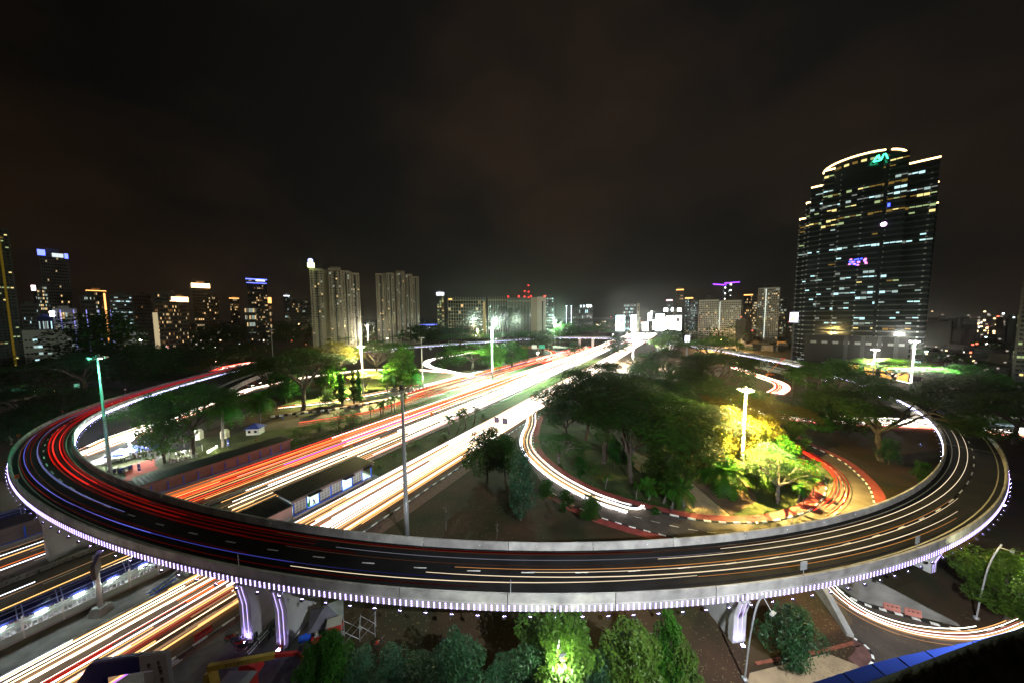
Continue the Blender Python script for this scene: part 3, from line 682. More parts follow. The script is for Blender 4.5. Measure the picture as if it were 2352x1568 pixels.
simple('apartment_tower', 'faint grey tower beside the slim white-topped tower', 672, 690, 690, 1500, 30, WALLG, 6, 12, .08, 'warm', seed=24)
simple('apartment_tower', 'faint low tower just left of the concrete twin apartments', 692, 716, 690, 1500, 30, WALLG, 7, 12, .1, 'mix', seed=25)
# --- the twin concrete apartment towers
def twin(label, xl, xr, yt, D, groups, seed, crown):
    B = Bld('apartment_tower', label, 'apartment tower', xl, xr, D, 40); H_ = B.z_at((xl + xr) / 2, yt); w = B.uR - B.uL; q = MB(); r = random.Random(seed)
    for (f0, f1, v, hf, nu) in groups:
        u0, u1 = B.uL + w * f0, B.uL + w * f1; h = H_ * hf
        B.block('wall', u0, u1, v, v + 22, 0, h, WALLC)
        if nu: 
            grid_windows(B, u0 + .5, u1 - .5, v, h * .40, h - 2, nu, 19, (.45, .45), .10, 'mix', q=q, seed=seed + int(f0 * 50))
            for i in range(nu):
                if i % 2 == 0: grid_windows(B, u0 + (u1 - u0) * i / nu, u0 + (u1 - u0) * (i + 1) / nu, v, 6, h * .40, 1, 14, (.55, .4), .12, 'mix', q=q, seed=seed + i)
            uu = (u0 + u1) / 2; B.block('wall_slot', uu - .9, uu + .9, v - .25, v, 4, h * .97, WALLK)
    B.block('stair_core', B.uL + w * .15, B.uR - w * .15, 12, 34, 0, H_ * .985, WALLC)
    win_done(B, q, 'mix'); B.H = H_; B.w = w
    c = B.uL + w * crown; B.block('roof_plant', c, c + w * .22, 10, 22, H_ * .985, H_ * 1.03, WALLC)
    return B
B = twin('left one of two tall beige apartment towers, yellow-blue lamp on its left corner', 716, 830, 617, 520, [(0, .26, 4, .99, 4), (.36, .62, 0, 1.0, 4), (.62, .80, 3, .985, 3), (.80, 1.0, 5, .965, 4)], 31, .4)
B.block('corner_sign', B.uL - 1.5, B.uL + 6.5, 0, 6, B.H, B.H + 6, emit('corner_yellow', (.75, 1.0, .35), 5, False)); q = MB(); q.ball((B.uL + 2.2, 3, B.H + 9), 3.2, 8); q.done('corner_lamp', emit('corner_blue', (.35, .4, 1.0), 4, False), B.t)
B = twin('right one of two tall beige apartment towers, darker right half', 866, 965, 625, 560, [(0, .22, 4, .975, 4), (.24, .42, 1, .985, 3), (.46, .66, 0, 1.0, 4), (.68, .84, 3, .98, 3), (.84, 1.0, 6, .955, 3)], 37, .45)
for (x, y, D) in ((772, 612, 520), (965, 632, 560)):
    pass
# --- centre of the skyline
simple('office_tower', 'slender gold-lit tower with a sail-shaped white tip', 1004, 1021, 672, 1100, 20, WALLG, 3, 20, .55, 'yel', glow=(GL_WB, 10), seed=41)
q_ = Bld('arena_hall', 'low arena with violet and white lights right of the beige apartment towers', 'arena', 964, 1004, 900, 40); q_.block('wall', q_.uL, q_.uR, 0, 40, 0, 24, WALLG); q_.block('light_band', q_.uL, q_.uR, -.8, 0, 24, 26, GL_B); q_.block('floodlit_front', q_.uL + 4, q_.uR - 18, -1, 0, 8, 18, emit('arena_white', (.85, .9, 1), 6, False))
def hotel(label, xl, xr, yt, D, nu, nz, wall, lit, seed, name='hotel_block', cat='hotel'):
    B = Bld(name, label, cat, xl, xr, D, 24); H_ = B.z_at((xl + xr) / 2, yt); B.H = H_
    B.block('wall', B.uL, B.uR, 0, 24, 0, H_, WALLK if lit else wall); w = B.uR - B.uL
    q = grid_windows(B, B.uL, B.uR, 0, 4, H_ - 6, nu, nz, (.8, .75), .035, 'warm', seed=seed); win_done(B, q, 'warm')
    q = MB()
    for i in range(nu + 1): u = B.uL + w * i / nu; q.box((u, -.45, H_ / 2), (.7, .9, H_), 0)
    q.done('facade_fin', wall, B.t)
    q = MB()
    for j in range(nz + 1): z = 4 + (H_ - 10) * j / nz; q.box(((B.uL + B.uR) / 2, -.35, z), (w, .7, .7), 0)
    q.done('floor_band', wall, B.t)
    B.block('roof_slab', B.uL - 1, B.uR + 1, -1.2, 25, H_ - 6, H_ - 4.8, wall)
    return B
WALLO = mat('olive_render', (0.30, 0.28, 0.17), 0.85, 0.12, 0.05)
B = hotel('gridded olive hotel block with orange lamps at its top corner', 1030, 1116, 683, 560, 15, 12, WALLO, True, 43)
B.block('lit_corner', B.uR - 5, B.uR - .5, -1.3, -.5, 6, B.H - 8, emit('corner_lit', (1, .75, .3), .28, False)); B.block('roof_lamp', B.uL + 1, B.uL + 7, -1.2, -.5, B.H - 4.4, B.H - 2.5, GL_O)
B = hotel('pale slab block with dark window columns between hotel and finned block', 1122, 1166, 682, 540, 8, 1, WALLO, True, 44, 'office_block', 'office block')
B = hotel('large grey-green finned block with a white right end wall and red beacons', 1166, 1253, 684, 520, 26, 1, mat('fin_grey', (.24, .27, .22), .85, .12, .05), True, 45, 'office_block', 'office block')
w = B.uR - B.uL; B.block('end_wall', B.uR - w * .22, B.uR + .5, -2.2, 24, 0, B.H + 1, WALLW); B.block('end_wall_slot', B.uR - w * .10, B.uR - w * .06, -2.5, -2.1, 8, B.H - 6, WALLK); B.block('buff_wall', B.uR - w * .38, B.uR - w * .22, -1.6, 20, 0, B.H, WALLC)
for f in (.02, .3, .62, .98): q = MB(); q.ball((B.uL + w * f, 1, B.H + 2.2), 1.1, 6); q.done('red_beacon', E_RED, B.t)
simple('office_block', 'dim tower with a few lit floors right behind finned block', 1251, 1272, 681, 700, 24, WALLK, 5, 14, .22, 'cool', seed=46, cat='office block')
for x, yb, yt, lab in ((1214, 700, 655, 'thin lattice radio mast with red lamps, right of two'), (1205, 700, 668, 'thin lattice radio mast with red lamps, left of two')):
    d = ray(x, 733); hd = Vector((d.x, d.y, 0)).normalized() * 900; t = thing('radio_mast', lab, 'radio mast', tuple(hd)); zt_ = atY(x, yt, hd.y).z
    q = MB(); q.tube([(0, 0, 0), (0, 0, zt_)], [2.2, .3], 4); q.done('mast', mat('mast_red', (.4, .05, .04)), t)
    q = MB()
    for f in (.99, .86, .74): q.ball((0, -2.0, zt_ * f), 1.5, 6)
    q.done('red_beacon', E_RED, t)
simple('stadium', 'far grey grandstand with very bright floodlights on its roof', 1318, 1362, 707, 900, 30, WALLG, 12, 4, .2, 'cool', seed=47, cat='grandstand', roof=False)
B = Bld('floodlight_bank', 'bank of white floodlights above the far grandstand', 'floodlights', 1300, 1362, 905, 4); zf = B.z_at(1340, 703)
for x, r_ in ((1301, 1.2), (1312, .9), (1334, 1.6), (1341, 1.6), (1350, 3.4), (1356, 2.2)):
    q = MB(); q.ball((B.u_at(x), -1, zf), r_, 8); q.tube([(B.u_at(x), -1, 0), (B.u_at(x), -1, zf)], .15, 4); q.done('floodlight', emit('far_flood', (.8, .95, 1), 14, False), B.t)
simple('office_block', 'low teal-windowed block on the horizon left of the billboards', 1432, 1460, 697, 1000, 24, WALLK, 9, 8, .35, 'cool', seed=48, cat='office block', rowlit=.3)
simple('chimney_tower', 'thin pale column with a red lamp left of the billboards', 1463, 1468, 697, 900, 5, WALLC, 1, 3, 0, 'warm', seed=49, roof=False)
simple('office_tower', 'slim tower with pink-white roof line above the billboards', 1529, 1543, 689, 1100, 20, WALLK, 5, 14, .15, 'cool', glow=(emit('crown_pink', (1, .55, .6), 4, False), 3), seed=50)
simple('office_tower', 'tall thin grey tower with a row of amber lamps on top', 1551, 1568, 665, 1150, 20, WALLG, 5, 24, .06, 'warm', glow=(GL_O, 3), seed=51)
simple('office_tower', 'blue-windowed tower with gold roof light, right of the thin grey tower', 1572, 1590, 684, 1000, 24, WALLK, 6, 16, .3, 'cool', glow=(GL_O, 3), seed=52)
simple('office_block', 'low brightly lit block left of the pale apartment pair', 1586, 1602, 692, 950, 24, WALLG, 5, 12, .45, 'cool', seed=53, cat='office block')
for (xl, xr, yt, D, lab, sd_) in ((1604, 1650, 689, 640, 'pale apartment block with many balconies, left of a pair', 61), (1654, 1701, 690, 640, 'pale apartment block with yellow bays, right of a pair', 62), (1738, 1788, 661, 700, 'tall pale apartment tower with one bright vertical line of lights', 63)):
    B = Bld('apartment_block', lab, 'apartment block', xl, xr, D, 25); H_ = B.z_at((xl + xr) / 2, yt); w = B.uR - B.uL
    B.block('wall', B.uL, B.uR, 0, 25, 0, H_, WALLW); nz = 18 if yt > 680 else 24
    q = grid_windows(B, B.uL + .5, B.uR - .5, 0, 5, H_ - 2, 11, nz, (.6, .5), .16, 'mix', seed=sd_); win_done(B, q, 'mix')
    q = MB()
    for j in range(nz):
        for i in (0, 3, 6, 9): u = B.uL + w * (i + .9) / 11; q.box((u, -.8, 5 + (H_ - 7) * j / nz), (w / 7, 1.6, .5), 0)
    q.done('balconies', WALLW, B.t, kind='stuff')
    B.block('roof', B.uL - .6, B.uR + .6, -.6, 25, H_, H_ + 2, ROOFD); B.block('roof_plant', B.uL + w * .35, B.uL + w * .65, 4, 16, H_ + 2, H_ + 8, ROOFD)
    if sd_ == 63: B.block('light_line', B.uL + w * .36, B.uL + w * .395, -1.9, -.2, 6, H_ - 2, emit('line_white', (.9, 1, .85), 1.2, False))
    if sd_ == 62: B.block('light_line', B.uL - 1.5, B.uL - .5, -1.2, -.2, 20, H_ - 2, emit('line_white', (.9, 1, .85), 1.2, False))
B = simple('office_tower', 'half-built tower shell with bright work lamps beneath two cranes', 1657, 1674, 655, 820, 20, WALLK, 4, 14, .10, 'cool', seed=64)
for k in range(8): q = MB(); q.ball((B.uL + 4 + (k % 2) * 10, -1, B.top * (.62 + .055 * k)), 1.6, 6); q.done('work_lamp', emit('work_white', (1, 1, .9), 8, False), B.t)
for (x0, x1, y0, y1, xm, lab) in ((1638, 1668, 653, 655, 1664, 'tower crane with violet-lit jib, left of two'), (1664, 1699, 651, 648, 1672, 'tower crane with violet-lit jib, right of two')):
    D = 820; d = ray(xm, 733); k_ = D / d.y if False else 1; Yc = B.o.y
    p0, p1, pm = atY(x0, y0, Yc), atY(x1, y1, Yc), atY(xm, 652, Yc); t = thing('tower_crane', lab, 'crane', (pm.x, pm.y, 0))
    q = MB(); q.box((0, 0, pm.z / 2), (1.4, 1.4, pm.z)); q.done('mast', DARKST, t)
    q = MB(); q.tube([p0 - Vector((pm.x, pm.y, 0)), p1 - Vector((pm.x, pm.y, 0))], .9, 4); q.done('jib', E_VIO, t)
simple('office_tower', 'dim tower with amber roof and white sign, left of the lone tall apartment tower', 1706, 1726, 677, 900, 20, WALLK, 6, 14, .2, 'warm', glow=(GL_O, 2), seed=65)
simple('office_tower', 'dim slim tower with red and white lamps just left of the lone tall apartment tower', 1726, 1738, 680, 1000, 20, WALLG, 4, 14, .3, 'mix', seed=66)
simple('office_block', 'low tower with bright bays just right of the lone tall apartment tower', 1788, 1806, 684, 900, 20, WALLG, 6, 14, .2, 'mix', seed=67, cat='office block')
# --- low houses between the billboards and the dark tower
def house(label, xl, xr, yb, h, dep, wall, roofm=None, name='house', lit=0, yaw=0):
    g = G((xl + xr) / 2, yb); B = Bld(name, label, 'house', xl, xr, math.hypot(g.x, g.y), dep, None, yaw); w = B.uR - B.uL
    B.block('wall', B.uL, B.uR, 0, dep, 0, h, wall)
    q = grid_windows(B, B.uL + .5, B.uR - .5, 0, .8, h - .6, max(2, int(w / 3.5)), max(1, int(h / 3.3)), (.5, .45), lit, 'mix', seed=int(xl)); win_done(B, q, 'mix')
    if roofm:
        q = MB(); u0, u1 = B.uL - .6, B.uR + .6; v0, v1 = -.6, dep + .6; r_ = (v1 - v0) * .32; um = (u0 + u1) / 2
        q.face([(u0, v0, h + .01), (u1, v0, h + .01), (u1, v1, h + .01), (u0, v1, h + .01)][::-1]); q.face([(u0, v0, h + .01), (um, v0, h + .01 + r_), (um, v1, h + .01 + r_), (u0, v1, h + .01)][::-1]); q.face([(um, v0, h + .01 + r_), (u1, v0, h + .01), (u1, v1, h + .01), (um, v1, h + .01 + r_)][::-1])
        q.done('roof', roofm, B.t); q = MB(); q.face([(B.uL, -.01, h + .01), (B.uR, -.01, h + .01), (um, -.01, h + r_ - .4)]); q.done('gable', wall, B.t)
    else: B.block('roof_parapet', B.uL - .2, B.uR + .2, -.2, dep + .2, h, h + .7, wall)
    return B
HN = [('two-storey cream house brightly lit, leftmost of the low houses', 1584, 1608, 774, 11, 14, WALLW, None, .3), ('low cream house joined to the brightly lit house', 1607, 1628, 776, 8, 14, WALLW, None, .1), ('white terrace house with a raised block on its roof', 1629, 1652, 774, 12, 14, WALLW, None, .1),
      ('long grey warehouse in front of the pale apartment pair', 1652, 1690, 772, 10, 16, CONC_D, TILE_R, .05), ('grey windowless cube house with tank on its roof', 1710, 1732, 786, 14, 14, CONC_D, None, 0), ('white gabled house with red roof facing the flyover', 1695, 1716, 796, 6, 14, WALLW, TILE_R, .1),
      ('small low white house with lit front under the warehouse', 1690, 1703, 776, 5, 10, WALLW, None, .5), ('dark red-roofed house below the cube house', 1722, 1755, 796, 5, 14, WALLB, TILE_R, .05), ('dim red-roofed house at the foot of the dark tower', 1756, 1790, 790, 6, 14, WALLG, TILE_R, .05),
      ('orange-lit small house beside the dark tower', 1788, 1808, 800, 8, 12, emit('house_glow', (1, .42, .08), .35, False), None, .1), ('white villa with a small dome behind the low houses', 1588, 1622, 750, 10, 20, WALLW, None, .1)]  # orange-lit house: lamp light put into its walls as a glow
for h in HN: house(h[0], h[1], h[2], h[3], h[4], h[5], h[6], h[7], lit=h[8])
r = random.Random(91)
for k in range(10):
    x = 1640 + k * 17 + r.random() * 8; y = 752 + r.random() * 12
    wi, ri = k % 3, (k // 3) % 2; house('unlit %s house with %s roof in the dark row behind the bright houses' % (('grey', 'brown', 'pale')[wi], ('red tile', 'dark')[ri]), x, x + 14 + r.random() * 6, y, 5 + r.random() * 3, 12, (WALLG, WALLB, CONC_D)[wi], (TILE_R, ROOFD)[ri], lit=.12).t['group'] = 'unlit houses in the dark row'
# --- white slab block behind the trees at the left edge
g = G(60, 838); B = Bld('slab_block', 'pale five-storey slab block in the shade at left with teal stairwells', 'apartment block', -120, 168, math.hypot(g.x, g.y), 14)
H_ = B.z_at(60, 760); w = B.uR - B.uL; B.block('wall', B.uL, B.uR, 0, 14, 0, H_, WALLW); B.block('roof_slab', B.uL - 1, B.uR + 1, -1, 15, H_, H_ + .8, CONC)
q = MB()
for j in range(4):
    z = 3 + j * (H_ - 4) / 4.4
    for i in range(26):
        u = B.uL + w * (i + .5) / 26; big = (i // 4) % 2 == 0
        k = rnd.choice((0, 0, 0, 1, 2, 3)) if big else rnd.choice((0, 0, 0, 0, 0, 3)); ww = w / 26 * (.96 if big else .5)
        q.box((u, -.05, z + 1.2), (ww, .2, 2.3 if big else 1.6), 0, k)
win_done(B, q, 'cool')
for (x0, x1, y, lab) in ((0, 42, 905, 'low teal-lit hut among the trees at far left'), (150, 166, 893, 'small teal-lit kiosk beneath the trees left of the lamp pole')):
    g = G((x0 + x1) / 2, y); B = Bld('hut', lab, 'hut', x0, x1, math.hypot(g.x, g.y), 8); B.block('wall', B.uL, B.uR, .5, 8, 0, 3.4, WALLW); B.block('roof', B.uL - .5, B.uR + .5, -1.4, 8.5, 3.4, 3.8, ROOFD); B.block('lit_front', B.uL + .4, B.uR - .4, .3, .48, .5, 3.0, emit('hut_teal', (.3, 1, .65), .5)); B.block('counter', B.uL + 1, B.uR - 1, -.4, .2, 0, 1.0, WALLG)

# --- the dark glass office tower on the right
def tower():
    xl, xr, D = 1815, 2120, 345
    B = Bld('office_tower', 'tall dark glass office tower with stepped shoulders, gold roof lines and green emblem', 'office tower', xl, xr, D, 40)
    u = B.u_at
    T = {}
    EDG = emit('roof_line_gold', (1.0, .66, .28), 7, False)
    GT = mat('tower_glass', (0.010, 0.014, 0.017), 0.10, 0.35, 0.05, spec=.6)
    SP = mat('tower_spandrel', (0.02, 0.025, 0.028), 0.3, 0.3, 0.05)
    vols = [('wing', 1826, 1846, 9, 500), ('wing', 1840, 1862, 6, 464), ('wing', 1852, 1884, 3, 430), ('wing', 1880, 1925, 0, 393), ('wing', 2062, 2138, 0, 376), ('wing', 2136, 2142, 6, 418), ('wing', 2140, 2147, 9, 463), ('body', 1920, 2068, -3, 372)]
    fl_h = 3.7; wins = []
    for nm, x0, x1, v, yt in vols:
        u0, u1 = u(x0, 600), u(x1, 600)
        if x0 < 1850: u0 = u(x0 - 4, 700)
        z1 = B.z_at((x0 + x1) / 2, yt)
        o = B.block(nm, u0 + .03, u1 - .03, v, 44 - abs(v) * .3, 0, z1, GT)
        # floor spandrels and roof light line
        q = MB(); nf = int(z1 / fl_h)
        for j in range(nf): q.box(((u0 + u1) / 2, v - .06, j * fl_h + .5), (u1 - u0 - .1, .12, 1.0), 0)
        q.done('floor_band', SP, o)
        if nm == 'wing': B.block('roof_light_line', u0 - .1, u1 + .1, v - .5, v + .1, z1 + .05, z1 + .95, EDG)
        wins.append((u0, u1, v, z1))
        if u0 < u(1850, 600):                      # left flank of the stepped wings
            q = MB()
            for j in range(nf): q.box((u0 - .06, v + 10, j * fl_h + .5), (.12, 16, 1.0), 0)
            q.done('floor_band', SP, o); B.block('roof_light_line', u0 - .45, u0 - .1, v, v + 14, z1 + .05, z1 + .95, EDG)
    # curved crown
    u0, u1 = u(1890, 380), u(2087, 345); zc = B.z_at(1990, 361); zb = B.z_at(1990, 405); um = (u0 + u1) / 2; hw = (u1 - u0) / 2
    arc = [(um + hw * math.sin(R_(a)), 16 - 22 * math.cos(R_(a))) for a in range(-90, 91, 10)]
    q = MB(); q.hexa([(x, y, zb - 6) for x, y in arc] + [(um + hw, 36, zb - 6), (um - hw, 36, zb - 6)], [(x, y, zc) for x, y in arc] + [(um + hw, 36, zc), (um - hw, 36, zc)]); q.done('crown', GT, B.t)
    for sl in (slice(0, 13), slice(13, 19)):
        q = MB(); q.tube([(um + (x - um) * 1.01, y - .5, zc + .4) for x, y in arc[sl]], .55, 5); q.done('roof_light_line', EDG, B.t)
    r = random.Random(5); lit = []
    WY = wmats('yel') + wmats('cool'); q_rest = MB()
    for f, frac, kind, x0, x1 in []: pass
    # crown windows
    for a in range(-70, 71, 6):
        if r.random() < .55:
            x, y = um + hw * 1.005 * math.sin(R_(a)), 16 - 22.3 * math.cos(R_(a)); o = MB(); o.box((x, y, zc - 4 - (0 if abs(a) < 50 else 1)), (2.6, .25, 1.5), R_(a), 0); o.done('lit_window', WY[r.choice((0, 1, 1, 2))], B.t)
    n_l = 0; fr = {}
    tot = wins
    zmax = max(w_[3] for w_ in wins)
    mark = {}
    for j in range(2, int(zmax / fl_h)):
        zf = j * fl_h + 2.2; rowk = r.random(); cool = r.random() < .45
        p = .80 if rowk < .16 else (.30 if rowk < .42 else .05)
        for (u0, u1, v, z1) in wins:
            if zf > z1 - 3 or u1 - u0 < 2: continue
            n = max(1, int((u1 - u0) / 2.6)); du = (u1 - u0) / n; on = False
            for i in range(n):
                on = r.random() < (p if not on else min(.88, p + .35))
                uc = u0 + (i + .5) * du
                if i % 4 == 0:                                 # pale square plates at the column lines
                    q_rest.box((uc - du / 2, v - .2, j * fl_h + .5), (1.0, .3, .9), 0, 6)
                if not on: continue
                k = (r.choice((3, 4, 5)) if cool else r.choice((0, 1, 1, 2, 2)))
                h = r.choice((.7, .9, 1.6)); zc_ = zf + .4 * (1.6 - h)
                if n_l < 300 and v <= 6:
                    o = MB(); o.box((uc, v - .08, zc_), (du * .9, .16, h), 0, 0); o.done('lit_window', WY[k], B.t); n_l += 1
                else: q_rest.box((uc, v - .08, zc_), (du * .9, .16, h), 0, k)
    q_rest.done('facade_details', WY + [mat('plate_grey', (.22, .23, .23), .5, .1, .3)], B.t, kind='stuff')
    # green wave emblems
    def emblem(xc, yc, sc_, m, v):
        uc = B.u_at(xc, yc); z = B.z_at(xc, yc); q = MB()
        S = [[(-1.5, -.75), (-.75, .75), (-.35, .75)], [(-.75, .75), (-.35, -.2), (-.1, -.75)], [(-1.5, -.75), (-.1, -.75)], [(-.1, -.75), (.45, .75), (.8, .75)], [(.8, .75), (1.05, -.2), (1.3, -.75)], [(-.1, -.75), (.25, -.1)]]
        for st in S: q.tube([(uc + a * sc_, v, z + b_ * sc_) for a, b_ in st], .17 * sc_, 5)
        q.done('emblem', m, B.t)
    emblem(2023, 371, 2.3, emit('emblem_green', (.05, 1.0, .45), 6, False), -8)
    emblem(1990, 799, 2.6, emit('emblem_mint', (.35, 1.0, .85), 4, False), -4.5)
    # centre slot; coloured neon reflections on the glass, added as glowing pieces
    B.block('glass_spine', u(2016, 600), u(2024, 600), -3.6, -3, 10, B.z_at(2020, 375), GLASS)
    q = MB(); q.ball((u(2029, 518), -4, B.z_at(2029, 518)), 1.5, 8); q.done('neon_reflection', emit('neon_pink', (1, .6, 1), 8, False), B.t)
    B.block('neon_reflection', u(2038, 470), u(2044, 470), -3.7, -3.2, B.z_at(2040, 478), B.z_at(2040, 470), E_BLUE)
    q = MB()
    for i in range(26): q.box((u(1950 + r.random() * 40, 602), -3.5, B.z_at(1970, 596 + r.random() * 14 + (0))), (1.2, .3, .8), 0, i % 2)
    q.done('neon_reflection', [emit('neon_magenta', (1, .25, .6), 3, False), E_BLUE], B.t)
    # podium, lobby and entrance canopy
    WD = mat('podium_stone', (.009, .009, .010), .6, .2, .2)
    zp = B.z_at(1990, 772); B.block('podium', u(1850, 800), u(2085, 800), -5.5, -3.05, 9.5, zp, WD)
    for i in range(5): x = 1938 + i * 38; B.block('podium_column', u(x, 800), u(x + 9, 800), -7.2, -5.6, 0, zp, mat('column_grey', (.03, .03, .034), .5, .15, .3))
    for i in range(9): x = 1862 + i * 25; B.block('podium_window', u(x, 800), u(x + 13, 800), -5.75, -5.5, zp - 6, zp - 4.2, mat('plate_grey', (.30, .31, .31)))
    LB = emit('lobby_amber', (1.0, .55, .12), 1.6); z0, z1 = B.z_at(1990, 851), B.z_at(1990, 820)
    for i in range(4): x = 1948 + i * 38; B.block('lobby_pane', u(x, 830), u(x + 27, 830), -5.3, -5.15, 0.5, 9.3, LB)
    B.block('entrance_canopy', u(1930, 830), u(2050, 830), -14, -7.4, 5.6, 6.2, WD); 
    point_light('lobby_glow', B.t, (u(1990, 830), -9, 4.5), 9000, (1, .6, .2), .5)
    B.block('roof_plant', um - 12, um - 2, 14, 24, zc, zc + 2.4, WALLK); B.block('roof_plant', um + 12, um + 20, 12, 24, zc, zc + 3.2, WALLK)
    return B
tower()
simple('office_tower', 'sliver of a dark tower cut by the right edge with yellow rooms', 2338, 2420, 640, 300, 40, WALLK, 6, 26, .14, 'yel', seed=71, fill=(.85, .5))
# billboard cluster on the far avenue
def screen(xl, xr, yt, yb, D, lab, col, st, name='billboard', legs=True):
    B = Bld(name, lab, 'billboard', xl, xr, D, 2); z1 = B.z_at((xl + xr) / 2, yt); z0 = B.z_at((xl + xr) / 2, yb)
    B.block('frame', B.uL - .4, B.uR + .4, 0, 1.2, z0 - .4, z1 + .4, DARKST); B.block('screen', B.uL, B.uR, -.25, -.02, z0, z1, emit('screen_%d' % int(xl), col, st))
    rr_ = random.Random(int(xl)); w_ = B.uR - B.uL; h_ = z1 - z0
    for k in range(3):
        a_, c_ = rr_.uniform(.05, .5), rr_.uniform(.05, .6); B.block('picture', B.uL + w_ * a_, B.uL + w_ * (a_ + rr_.uniform(.2, .45)), -.32 - .03 * k, -.27 - .03 * k, z0 + h_ * c_, z0 + h_ * (c_ + rr_.uniform(.12, .35)), emit('picture_%d' % rr_.randint(0, 4), [(.5, .8, 1), (1, .5, .4), (.7, 1, .8), (1, .9, .5), (.5, .5, .9)][rr_.randint(0, 4)], 1.3))
    if legs: B.block('post', (B.uL + B.uR) / 2 - .6, (B.uL + B.uR) / 2 + .6, .2, 1.0, 0, z0 - .4, DARKST)
    return B
screen(1415, 1435, 725, 760, 470, 'tall glowing cyan-white billboard, leftmost of the bright cluster', (.75, 1, 1), 9)
screen(1449, 1462, 724, 757, 480, 'narrow glowing billboard with red edges, second from left', (1, .93, .93), 8)
screen(1488, 1497, 719, 737, 640, 'small white billboard standing high, third from left', (.85, .95, 1), 6); screen(1493, 1499, 714, 722, 650, 'tiny pale billboard just behind the third billboard', (.9, 1, .95), 2)
screen(1506, 1526, 722, 760, 600, 'huge white glowing screen, left half of the brightest cluster', (.9, 1, .95), 14)
screen(1530, 1549, 727, 756, 560, 'huge white glowing screen, middle of the brightest cluster', (1, 1, .96), 16)
B = screen(1551, 1565, 725, 759, 540, 'large white billboard with a dark grey picture, right end of the cluster', (1, 1, 1), 7); B.block('picture', B.uL + 1, B.uR - 2, -.4, -.26, B.z_at(1558, 739), B.z_at(1558, 730), WALLG)
screen(1524, 1533, 708, 716, 620, 'small round-topped white sign above the cluster', (1, 1, 1), 9); screen(1541, 1546, 707, 715, 640, 'tiny white sign on top right of the cluster', (1, 1, 1), 7); screen(1555, 1564, 708, 716, 650, 'white sign above the right end of the cluster', (1, 1, .9), 7)
screen(1500, 1530, 735, 757, 575, 'wide low white screen added for glow at the base of the brightest cluster', (1, 1, 1), 16)  # added screen that widens the white glow of the cluster
screen(1476, 1489, 741, 760, 500, 'white screen added for glow left of the brightest cluster', (1, 1, 1), 10)  # second added screen, carries the glow further left
screen(1575, 1586, 771, 789, 330, 'blue-white lit advertisement box beyond the right arm of the flyover', (.75, .82, 1), 5)
screen(1814, 1833, 718, 740, 335, 'white and violet advertising screen on the left flank of dark tower', (.85, .78, 1), 4)

# ================================================================== light trails of the traffic (thin glowing strands above the lanes)
TW = [emit('trail_white', (1.0, .93, .80), 5.5), emit('trail_warm', (1.0, .74, .42), 4.2), emit('trail_amber', (1.0, .50, .16), 1.9), emit('trail_cool', (.85, .9, 1.0), 3.6), emit('trail_dim', (.75, .42, .22), .55)]
TR = [emit('trail_red', (1.0, .035, .015), 3.2), emit('trail_deep_red', (.7, .01, .005), .8), emit('trail_pink', (1.0, .35, .25), 3.6), emit('trail_orange', (1.0, .20, .04), 1.5)]
TB = [emit('trail_blue', (.10, .12, 1.0), 1.5), emit('trail_violet', (.45, .15, 1.0), 2.0)]
TALL = TW + TR + TB
def av_trails(name, label, t0, t1, n, s0, s1, wts, wide=(.10, .42), lmin=.25, seed=1, zr=(.55, .8), full=.3):
    r = random.Random(seed); q = MB()
    for k in range(n):
        t = t0 + (t1 - t0) * ((k + r.random()) / n); m = r.choices(range(len(TALL)), wts)[0]
        if r.random() < full: a, c = s0, s1
        else:
            ln = (s1 - s0) * (lmin + (1 - lmin) * r.random() * .8); a = s0 + (s1 - s0 - ln) * r.random(); c = a + ln
        w = r.uniform(*wide); z = r.uniform(*zr); dt = r.uniform(-.25, .25); h = r.uniform(.03, .10)
        A0, A1 = AV(a, t - w / 2, z), AV(a, t + w / 2, z); C0, C1 = AV(c, t - w / 2 + dt, z), AV(c, t + w / 2 + dt, z); H_ = Vector((0, 0, h))
        q.hexa([A1, C1, C0, A0], [A1 + H_, C1 + H_, C0 + H_, A0 + H_], m)
    return q.done(name, TALL, None, kind='stuff', label=label, category='light trails')
#                                                                 W  Wm  A  C  D   R  DR  P  O   B  V
av_trails('headlight_trails', 'white headlight trails on the right carriageway', -75.2, -62.2, 38, 20, 150, [7, 6, 4, 2, 8, 0, 0, 1, 0, 0, .4], (.06, .30), seed=2)
av_trails('headlight_trails', 'white headlight trails on the right carriageway', -75.4, -61, 46, 84, 620, [12, 4, 1, 2, 0, 0, 0, .6, 0, 0, 0], (.25, .55), lmin=.5, seed=3)
av_trails('headlight_trails', 'dim amber strands added to warm the gaps between the white trails of the right carriageway', -75.2, -61.5, 30, 15, 140, [0, .3, 4, 0, 6, 0, .6, 0, 1.5, 0, .2], (.10, .34), lmin=.5, seed=41, zr=(.42, .5))  # added strands, a warm glow for the dark road between trails
av_trails('headlight_trails', 'white headlight trails on the middle carriageway', -100.3, -88.6, 20, 30, 150, [4, 5, 4, 2, 6, 0, 0, .6, .5, 0, .3], (.08, .34), seed=4)
av_trails('headlight_trails', 'white headlight trails on the middle carriageway', -100.5, -88.6, 32, 85, 600, [12, 5, 2, 2, 0, 0, 0, .6, 0, 0, 0], (.25, .6), lmin=.5, seed=5)
av_trails('taillight_trails', 'red and white trails on the left carriageway', -117, -104, 40, 20, 130, [.2, .4, 1.2, .2, 6, 4, 9, .2, 8, .2, .1], (.08, .42), seed=6)
av_trails('taillight_trails', 'red and white trails on the left carriageway', -116.5, -104, 40, 68, 300, [2.5, 3.5, 3, .3, 3, 4, 3, 1.2, 6, 0, 0], (.15, .5), lmin=.35, seed=7)
